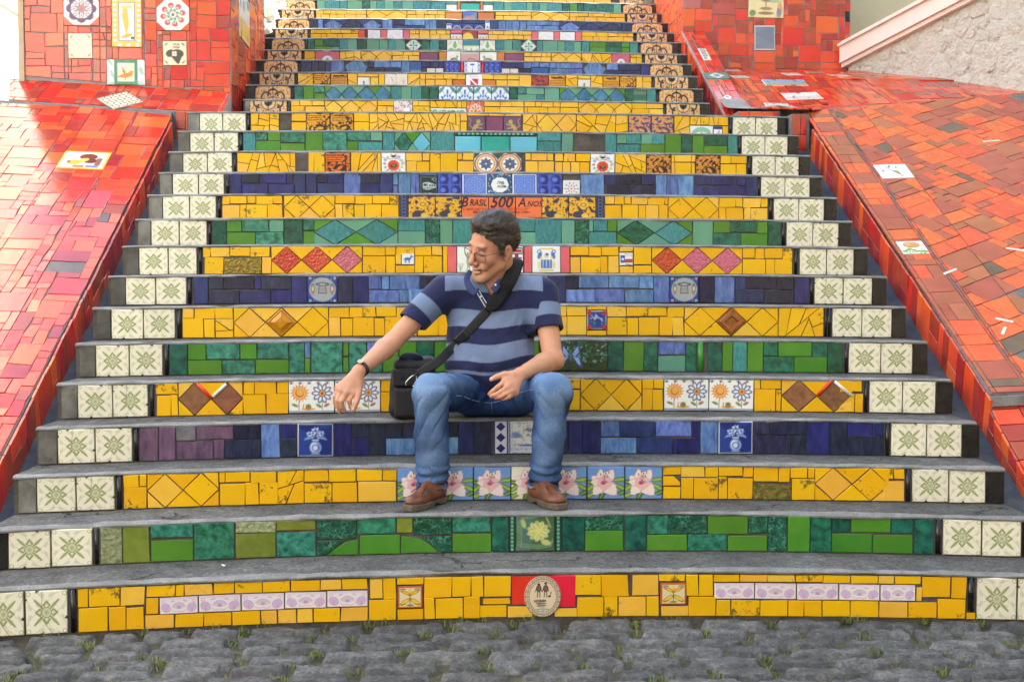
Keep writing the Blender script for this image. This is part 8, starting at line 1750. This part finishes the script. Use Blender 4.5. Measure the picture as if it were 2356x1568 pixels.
idx, Pn = Jn.near(.016); disp = .0018 * waves(Pn, 41, 6, 25, 60) + .0036 * rdg(1.2 * waves(Pn, 43, 5, 14, 30))
for kn, an, sg in ((J['knR'], J['anR'], 1), (J['knL'], J['anL'], -1)):
    ax = (an - kn); Ln = np.linalg.norm(ax); ax /= Ln; D = Pn - kn; t = (D @ ax) / Ln; pe = np.linalg.norm(D - np.outer(D @ ax, ax), axis=1); on = sstep(.10, .085, pe)
    th = np.arctan2(D[:, 0], -(D[:, 1])); disp += on * .0050 * np.sin(t * 62 + 1.5 * np.sin(th * 1.3 + sg) + sg) * sstep(.66, .85, t) * sstep(1.0, .93, t); disp += on * .0050 * rdg(1.6 * np.sin(t * 13 + sg * th * 2.2 + .8)) * sstep(.75, .2, t) * sstep(-.25, .1, t) * sstep(-.4, .9, np.abs(th))
    hp = J['hipR'] if sg == 1 else J['hipL']; D = Pn - kn; w2 = np.exp(-(np.linalg.norm(D - (hp - kn) * .3, axis=1) / .12) ** 2); disp += .0045 * w2 * np.sin(D[:, 0] * sg * 95 + D[:, 1] * 40 + D[:, 2] * 25)
w3 = np.exp(-((Pn - P3(1132, 905, .93)) ** 2).sum(1) / .09 ** 2); disp += .006 * w3 * np.sin(np.abs(Pn[:, 0] - P3(1132, 905, .93)[0]) * 110 + Pn[:, 2] * 60)
Jn.F[idx] += disp.astype(np.float32)
jV, jQ = Jn.mesh(); del Jn; jV = smooth_mesh(jV, jQ, 1, .5)
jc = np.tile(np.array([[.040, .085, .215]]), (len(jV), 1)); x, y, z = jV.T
fade_light = np.zeros(len(jV))
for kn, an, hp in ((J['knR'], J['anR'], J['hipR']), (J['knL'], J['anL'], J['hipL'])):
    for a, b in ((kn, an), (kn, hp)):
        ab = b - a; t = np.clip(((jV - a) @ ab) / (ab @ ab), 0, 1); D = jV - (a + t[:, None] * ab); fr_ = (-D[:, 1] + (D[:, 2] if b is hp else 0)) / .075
        fade_light = np.maximum(fade_light, np.exp(-(np.linalg.norm(D, axis=1) / .11) ** 2) * sstep(.1, 1.0, fr_) * (1 - .55 * t if b is an else 1 - .9 * t))
jc = mixc(jc, (.24, .36, .55), .9 * np.clip(fade_light * (1 + .25 * waves(jV, 51, 8, 30, 80)), 0, 1)); jc = mixc(jc, (.014, .028, .078), .75 * sstep(.3, 1.4, waves(jV, 52, 8, 8, 24)) * (1 - fade_light))  # worn dye, with light on the fronts and shade inside put into the colour
for an, kn in ((J['anR'], J['knR']), (J['anL'], J['knL'])):
    d = np.linalg.norm(jV - an, axis=1); ax = (an - kn) / np.linalg.norm(an - kn); e = (jV - an) @ ax; jc = mixc(jc, (.24, .34, .50), .8 * sstep(-.012, -.004, e) * (d < .12))
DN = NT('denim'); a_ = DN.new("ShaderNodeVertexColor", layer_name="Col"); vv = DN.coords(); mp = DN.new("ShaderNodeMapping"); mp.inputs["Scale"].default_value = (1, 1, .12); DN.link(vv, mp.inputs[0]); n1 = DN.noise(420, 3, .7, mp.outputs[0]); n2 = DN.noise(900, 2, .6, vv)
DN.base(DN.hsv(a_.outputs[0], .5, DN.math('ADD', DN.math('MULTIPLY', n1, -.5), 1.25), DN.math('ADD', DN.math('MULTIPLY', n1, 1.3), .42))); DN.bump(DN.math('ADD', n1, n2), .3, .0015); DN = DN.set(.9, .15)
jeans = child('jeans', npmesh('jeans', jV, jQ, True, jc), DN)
bvh_j = BVHTree.FromPolygons([tuple(p) for p in jV], [tuple(map(int, q_)) for q_ in jQ])
SEAM = plain('seam_thread', (.28, .36, .50), .8, .2)
def seam(pts, name='inseam'):
    out = []
    for a, b in pts:
        d = Vector(sight(a, b)).normalized(); h, n, _, _ = bvh_j.ray_cast(Vector(CAM_POS), d)
        if h is not None: out.append(np.array(h) - np.array(d) * .0006)
    if len(out) > 2: v, f = tube(catmull(out, 4), .0017, 6); link(name, pymesh(name, v, f, True), SEAM, jeans)
seam([(1040, 911), (1060, 910), (1080, 917), (1100, 923), (1120, 926), (1131, 926), (1150, 922), (1175, 913), (1200, 902), (1222, 896), (1236, 899)]); seam([(1131, 926), (1131.5, 938), (1132, 950)], 'crotch_seam'); seam([(1131, 884), (1131, 900), (1131, 918)], 'fly_seam')
# ---- socks and boat shoes
LEATHER = NT('brown_leather'); vv = LEATHER.coords(); n_ = LEATHER.noise(26, 5, .6, vv); LEATHER.base(LEATHER.ramp(n_, [(.3, (.085, .026, .012)), (.55, (.17, .055, .024)), (.75, (.27, .105, .045))])); LEATHER.bump(LEATHER.noise(220, 4, .6, vv), .25, .0015); LEATHER = LEATHER.set(LEATHER.math('ADD', LEATHER.math('MULTIPLY', n_, .2), .28), .5)
SOLE = rough_mat('rubber_sole', [(0.3, (0.07, 0.05, 0.035)), (0.7, (0.17, 0.13, 0.095))], 30, .4, .002, rough=.7); SOCK = plain('black_sock', (.012, .012, .014), .9, .2); LACE = plain('leather_lace', (.075, .030, .016), .6, .3); EYELET = plain('brass_eyelet', (.6, .42, .16), .3, .5, 1.0)
def shoe(heel, toe, an, sgn):
    zt = step_z(2, heel[0]) + .0015; hx = np.array([heel[0], heel[1], zt]); tx = np.array([toe[0], toe[1], zt]); f_ = unit(tx - hx); s_ = np.array([-f_[1], f_[0], 0]); u = np.array([0, 0, 1.0]); L = float(np.linalg.norm(tx - hx))
    p = lambda a, b, h_: hx + f_ * (a * L / .28) + s_ * b + u * h_
    sh = empty('boat_shoe', (0, 0, 0)); sh.parent = man; sh.matrix_local = MM; lo = np.minimum(hx, tx) - .08; hi = np.maximum(hx, tx) + .08; hi[2] += .10
    U = Vol(lo, hi, .0026); Mf = np.stack([f_, s_, u], 1)
    U.ell(p(.052, 0, .050), (.050, .037, .040), Mf, .02); U.ell(p(.125, .0, .046), (.075, .041, .036), Mf, .03); U.ell(p(.205, .004 * sgn, .034), (.062, .044, .027), Mf, .02); U.cap(p(.05, 0, .05), p(.045, 0, .078), .036, .037, .02); U.cap(p(.10, 0, .07), p(.155, 0, .055), .030, .026, .02); U.cap(p(.115, 0, .082), p(.135, 0, .070), .022, .022, .015)
    U.cap(p(.055, 0, .075), p(.048, 0, .13), .0335, .037, .004, True)
    for t in np.linspace(-.95, .95, 15):      # moc-toe seam groove
        a = .205 + .050 * math.cos(t * 1.9) - .0; b = .034 * math.sin(t * 1.7); U.ell(p(a, b, .049 - .012 * (a - .2) / .05), (.0022, .0022, .0022), None, .004, True)
    U.half(p(0, 0, .018), -u, .003); V, Q = U.mesh(); V = smooth_mesh(V, Q, 1, .4); o = link('upper', npmesh('upper', V, Q), LEATHER, sh)
    G = Vol(lo, hi - [0, 0, .10], .0028); sl, Pn = G.box(lo, hi); D = Pn - hx; A = D @ f_ * .28 / L; Bb = D @ s_; hgt = D @ u
    wdt = np.interp(A, [.0, .05, .11, .20, .26, .285], [.028, .036, .033, .046, .034, .02]); d2 = np.maximum(np.abs(Bb - .004 * sgn * sstep(.1, .2, A)) - wdt, np.maximum(-A - .001, A - .283)); arch = .010 * np.exp(-((A - .10) / .018) ** 2)
    G.F[sl] = np.maximum(d2, np.maximum(arch - hgt, hgt - .026)).astype(np.float32)[:G.F.shape[0], :G.F.shape[1], :G.F.shape[2]]; V, Q = G.mesh(); V = smooth_mesh(V, Q, 2, .5); link('sole', npmesh('sole', V, Q), SOLE, sh)
    v, f = tube([p(.05, 0, .07), p(.052, 0, .10), an + np.array([0, 0, .03])], [.034, .035, .038], 14); link('sock', pymesh('sock', v, f, True), SOCK, sh)
    for i, a in enumerate((.125, .145)):
        for sd in (-1, 1): q_ = p(a, sd * .020, .083 - i * .010); v, f = tube([q_ - u * .001, q_ + u * .002], .004, 8); link('eyelet', pymesh('eyelet', v, f, True), EYELET, sh)
        v, f = tube(catmull([p(a, -.02, .085 - i * .01), p(a + .004, 0, .094 - i * .01), p(a, .02, .085 - i * .01)], 5), .0021, 6); link('lace', pymesh('lace', v, f, True), LACE, sh)
    for sd in (-1, 1):
        v, f = tube(catmull([p(.15, 0, .082), p(.165, sd * .014, .086), p(.185, sd * .018, .076), p(.172, sd * .008, .074), p(.152, 0, .080)], 5), .0020, 6); link('lace', pymesh('lace', v, f, True), LACE, sh)
        v, f = tube(catmull([p(.15, 0, .082), p(.18, sd * .02, .078), p(.215, sd * .026, .064)], 5), .0019, 6); link('lace', pymesh('lace', v, f, True), LACE, sh); v, f = tube(catmull([p(.02, sd * .034, .066), p(.07, sd * .040, .062), p(.115, sd * .038, .066)], 5), .0022, 6); link('side_lace', pymesh('side_lace', v, f, True), LACE, sh)
shoe(P3(1017, 1150, .70), P3(940, 1170, .475), J['anR'], -1); shoe(P3(1226, 1148, .70), P3(1292, 1168, .475), J['anL'], 1)
# ---- wrist watch
wt = empty('wristwatch', (0, 0, 0)); wt.parent = man; wt.matrix_local = MM; ax = unit(J['wrR'] - J['elR']); cw = J['wrR'] - ax * .020; a_ = unit(np.cross(ax, [0, 1, 0])); b_ = np.cross(ax, a_)
ring_ = [cw + (a_ * math.cos(t) * .0315 + b_ * math.sin(t) * .0300) for t in np.linspace(0, 2 * math.pi, 29)[:-1]]; V = []; F = []; k = 4
for p in ring_:
    o_ = unit(p - cw)
    for da, do in ((-.009, -.001), (-.009, .002), (.009, .002), (.009, -.001)): V.append(p + ax * da + o_ * do)
for i in range(28):
    for j in range(4): F.append((i * 4 + j, i * 4 + (j + 1) % 4, ((i + 1) % 28) * 4 + (j + 1) % 4, ((i + 1) % 28) * 4 + j))
link('watch_strap', pymesh('watch_strap', V, F, True), plain('strap_leather', (.060, .032, .022), .5, .4), wt)
od = unit(P3(812, 838, .74) - P3(824, 850, .78)); pc = cw + (od - ax * (od @ ax)) / np.linalg.norm(od - ax * (od @ ax)) * .031; on_ = unit(pc - cw); v, f = tube([pc - on_ * .002, pc + on_ * .007], .0145, 16); link('watch_case', pymesh('watch_case', v, f), plain('gold_case', (.62, .45, .24), .25, .5, 1.0), wt)
# ------------------------------------------------------------------ shoulder bag and its strap
NYL = NT('black_nylon'); vv = NYL.coords(); NYL.base(NYL.ramp(NYL.noise(500, 2, .6, vv), [(.3, (.008, .0075, .0075)), (.7, (.024, .021, .020))])); NYL.bump(NYL.noise(600, 2, .6, vv), .3, .0012); NYL = NYL.set(.62, .4)
zb_ = ZS[3] + crown(-.28) + .002; bag = empty('shoulder_bag', (-.275, 1.0, zb_)); bpy.context.view_layer.update(); Mb = Matrix.Translation(-bag.location); tag(bag, "black nylon shoulder bag standing beside the man on the blue step", 'bag')
def rbox(lo, hi, rad, h=.004, taper=None, wob=0, seed=1):
    lo = np.array(lo); hi = np.array(hi); G = Vol(lo - .02, hi + .02, h); sl, Pn = G.box(lo - .02, hi + .02); c_ = (lo + hi) / 2; e = (hi - lo) / 2 - rad; P_ = Pn.copy()
    if taper: P_[..., 0] = c_[0] + (P_[..., 0] - c_[0]) * (1 + taper * (P_[..., 2] - lo[2]) / (hi[2] - lo[2])); P_[..., 1] = c_[1] + (P_[..., 1] - c_[1]) * (1 + taper * .6 * (P_[..., 2] - lo[2]) / (hi[2] - lo[2]))
    D = np.abs(P_ - c_) - e; d = np.linalg.norm(np.maximum(D, 0), axis=-1) + np.minimum(D.max(-1), 0) - rad
    if wob: d = d + wob * waves(Pn.reshape(-1, 3), seed, 8, 15, 45).reshape(d.shape)
    G.F[:] = d[:G.F.shape[0], :G.F.shape[1], :G.F.shape[2]]; return G.mesh()
def bpart(name, lo, hi, rad, mat=NYL, **kw): V, Q = rbox(lo, hi, rad, **kw); o = link(name, npmesh(name, V, Q), mat, bag); o.matrix_local = Mb; return o
bpart('main_pouch', (-.376, .912, zb_), (-.170, 1.115, zb_ + .238), .048, taper=.10, wob=.0045)
bpart('front_pocket', (-.352, .895, zb_ + .008), (-.205, .925, zb_ + .135), .014, wob=.002, seed=3); bpart('lid', (-.358, .925, zb_ + .200), (-.176, 1.105, zb_ + .262), .030, wob=.004, seed=5)
bpart('zip_flap', (-.360, .900, zb_ + .140), (-.200, .924, zb_ + .215), .010, wob=.0015, seed=6)
def btube(name, pts, rad, mat, n=6, closed=False): v, f = tube(pts, rad, n, closed); o = link(name, pymesh(name, v, f, True), mat, bag); o.matrix_local = Mb; return o
btube('zip', catmull([(-.364, .912, zb_ + .212), (-.28, .899, zb_ + .216), (-.196, .909, zb_ + .212)], 6), .0022, plain('zip_tape', (.05, .042, .034), .5, .4)); btube('zip_pull', [(-.318, .893, zb_ + .212), (-.319, .890, zb_ + .190), (-.321, .892, zb_ + .168)], .0026, plain('cord', (.02, .02, .024), .6, .3))
hp_ = catmull([(-.318, .955, zb_ + .240), (-.316, .938, zb_ + .262), (-.285, .925, zb_ + .272), (-.248, .935, zb_ + .262), (-.240, .955, zb_ + .240)], 6); o = ribbon(hp_, .030, .004, 'carry_handle', plain('navy_webbing', (.012, .018, .04), .4, .5), bag, (0, 1, .2)); o.matrix_local = Mb
STEEL = plain('bright_steel', (.75, .73, .70), .18, .5, 1.0)
cc_ = P3(946, 876, .87); loop = [cc_ + np.array([u * .022, -.004, w * .026]) for u, w in ((-.9, -.75), (-1, -.2), (-.2, .55), (.55, .95), (1.0, .8), (1.02, .1), (.7, -.55), (.25, -.9))]; btube('snap_hook', catmull(loop, 5), .0027, STEEL, 8)
btube('hook_swivel', [cc_ + np.array([.016, -.004, .024]), cc_ + np.array([.034, -.006, .040])], .0055, plain('black_plastic', (.012, .012, .013), .3, .5), 8)
strap_pts = [(962, 862, .86), (982, 848, .862), (1010, 830, .868), (1040, 800, .875), (1070, 770, .88), (1100, 738, .885), (1122, 714, .885)]
sp_ = [on_shirt(a, b, .005, d) if a > 1015 else P3(a, b, d) for a, b, d in strap_pts]; o = ribbon(catmull(sp_, 5), .040, .0028, 'shoulder_strap', NYL, bag); o.matrix_local = Mb
pad = [on_shirt(1120, 714, .011, .885), on_shirt(1138, 696, .012, .885), on_shirt(1156, 672, .012, .90), P3(1170, 648, .915), P3(1181, 625, .945), P3(1188, 606, .985), P3(1190, 598, 1.02)]
pp = catmull(pad, 5); n_ = len(pp); wd = .062 * np.clip(np.minimum(np.linspace(.35, 6, n_), np.linspace(6, .55, n_)), 0, 1) ; o = ribbon(pp, wd, .009, 'strap_pad', plain('neoprene', (.008, .008, .009), .75, .3), bag); o.matrix_local = Mb
bk = catmull([on_shirt(1050, 789, .009, .876), on_shirt(1062, 777, .009, .878), on_shirt(1073, 766, .009, .88)], 3); o = ribbon(bk, .044, .0045, 'strap_slider', plain('slider_plastic', (.01, .01, .011), .35, .5), bag); o.matrix_local = Mb
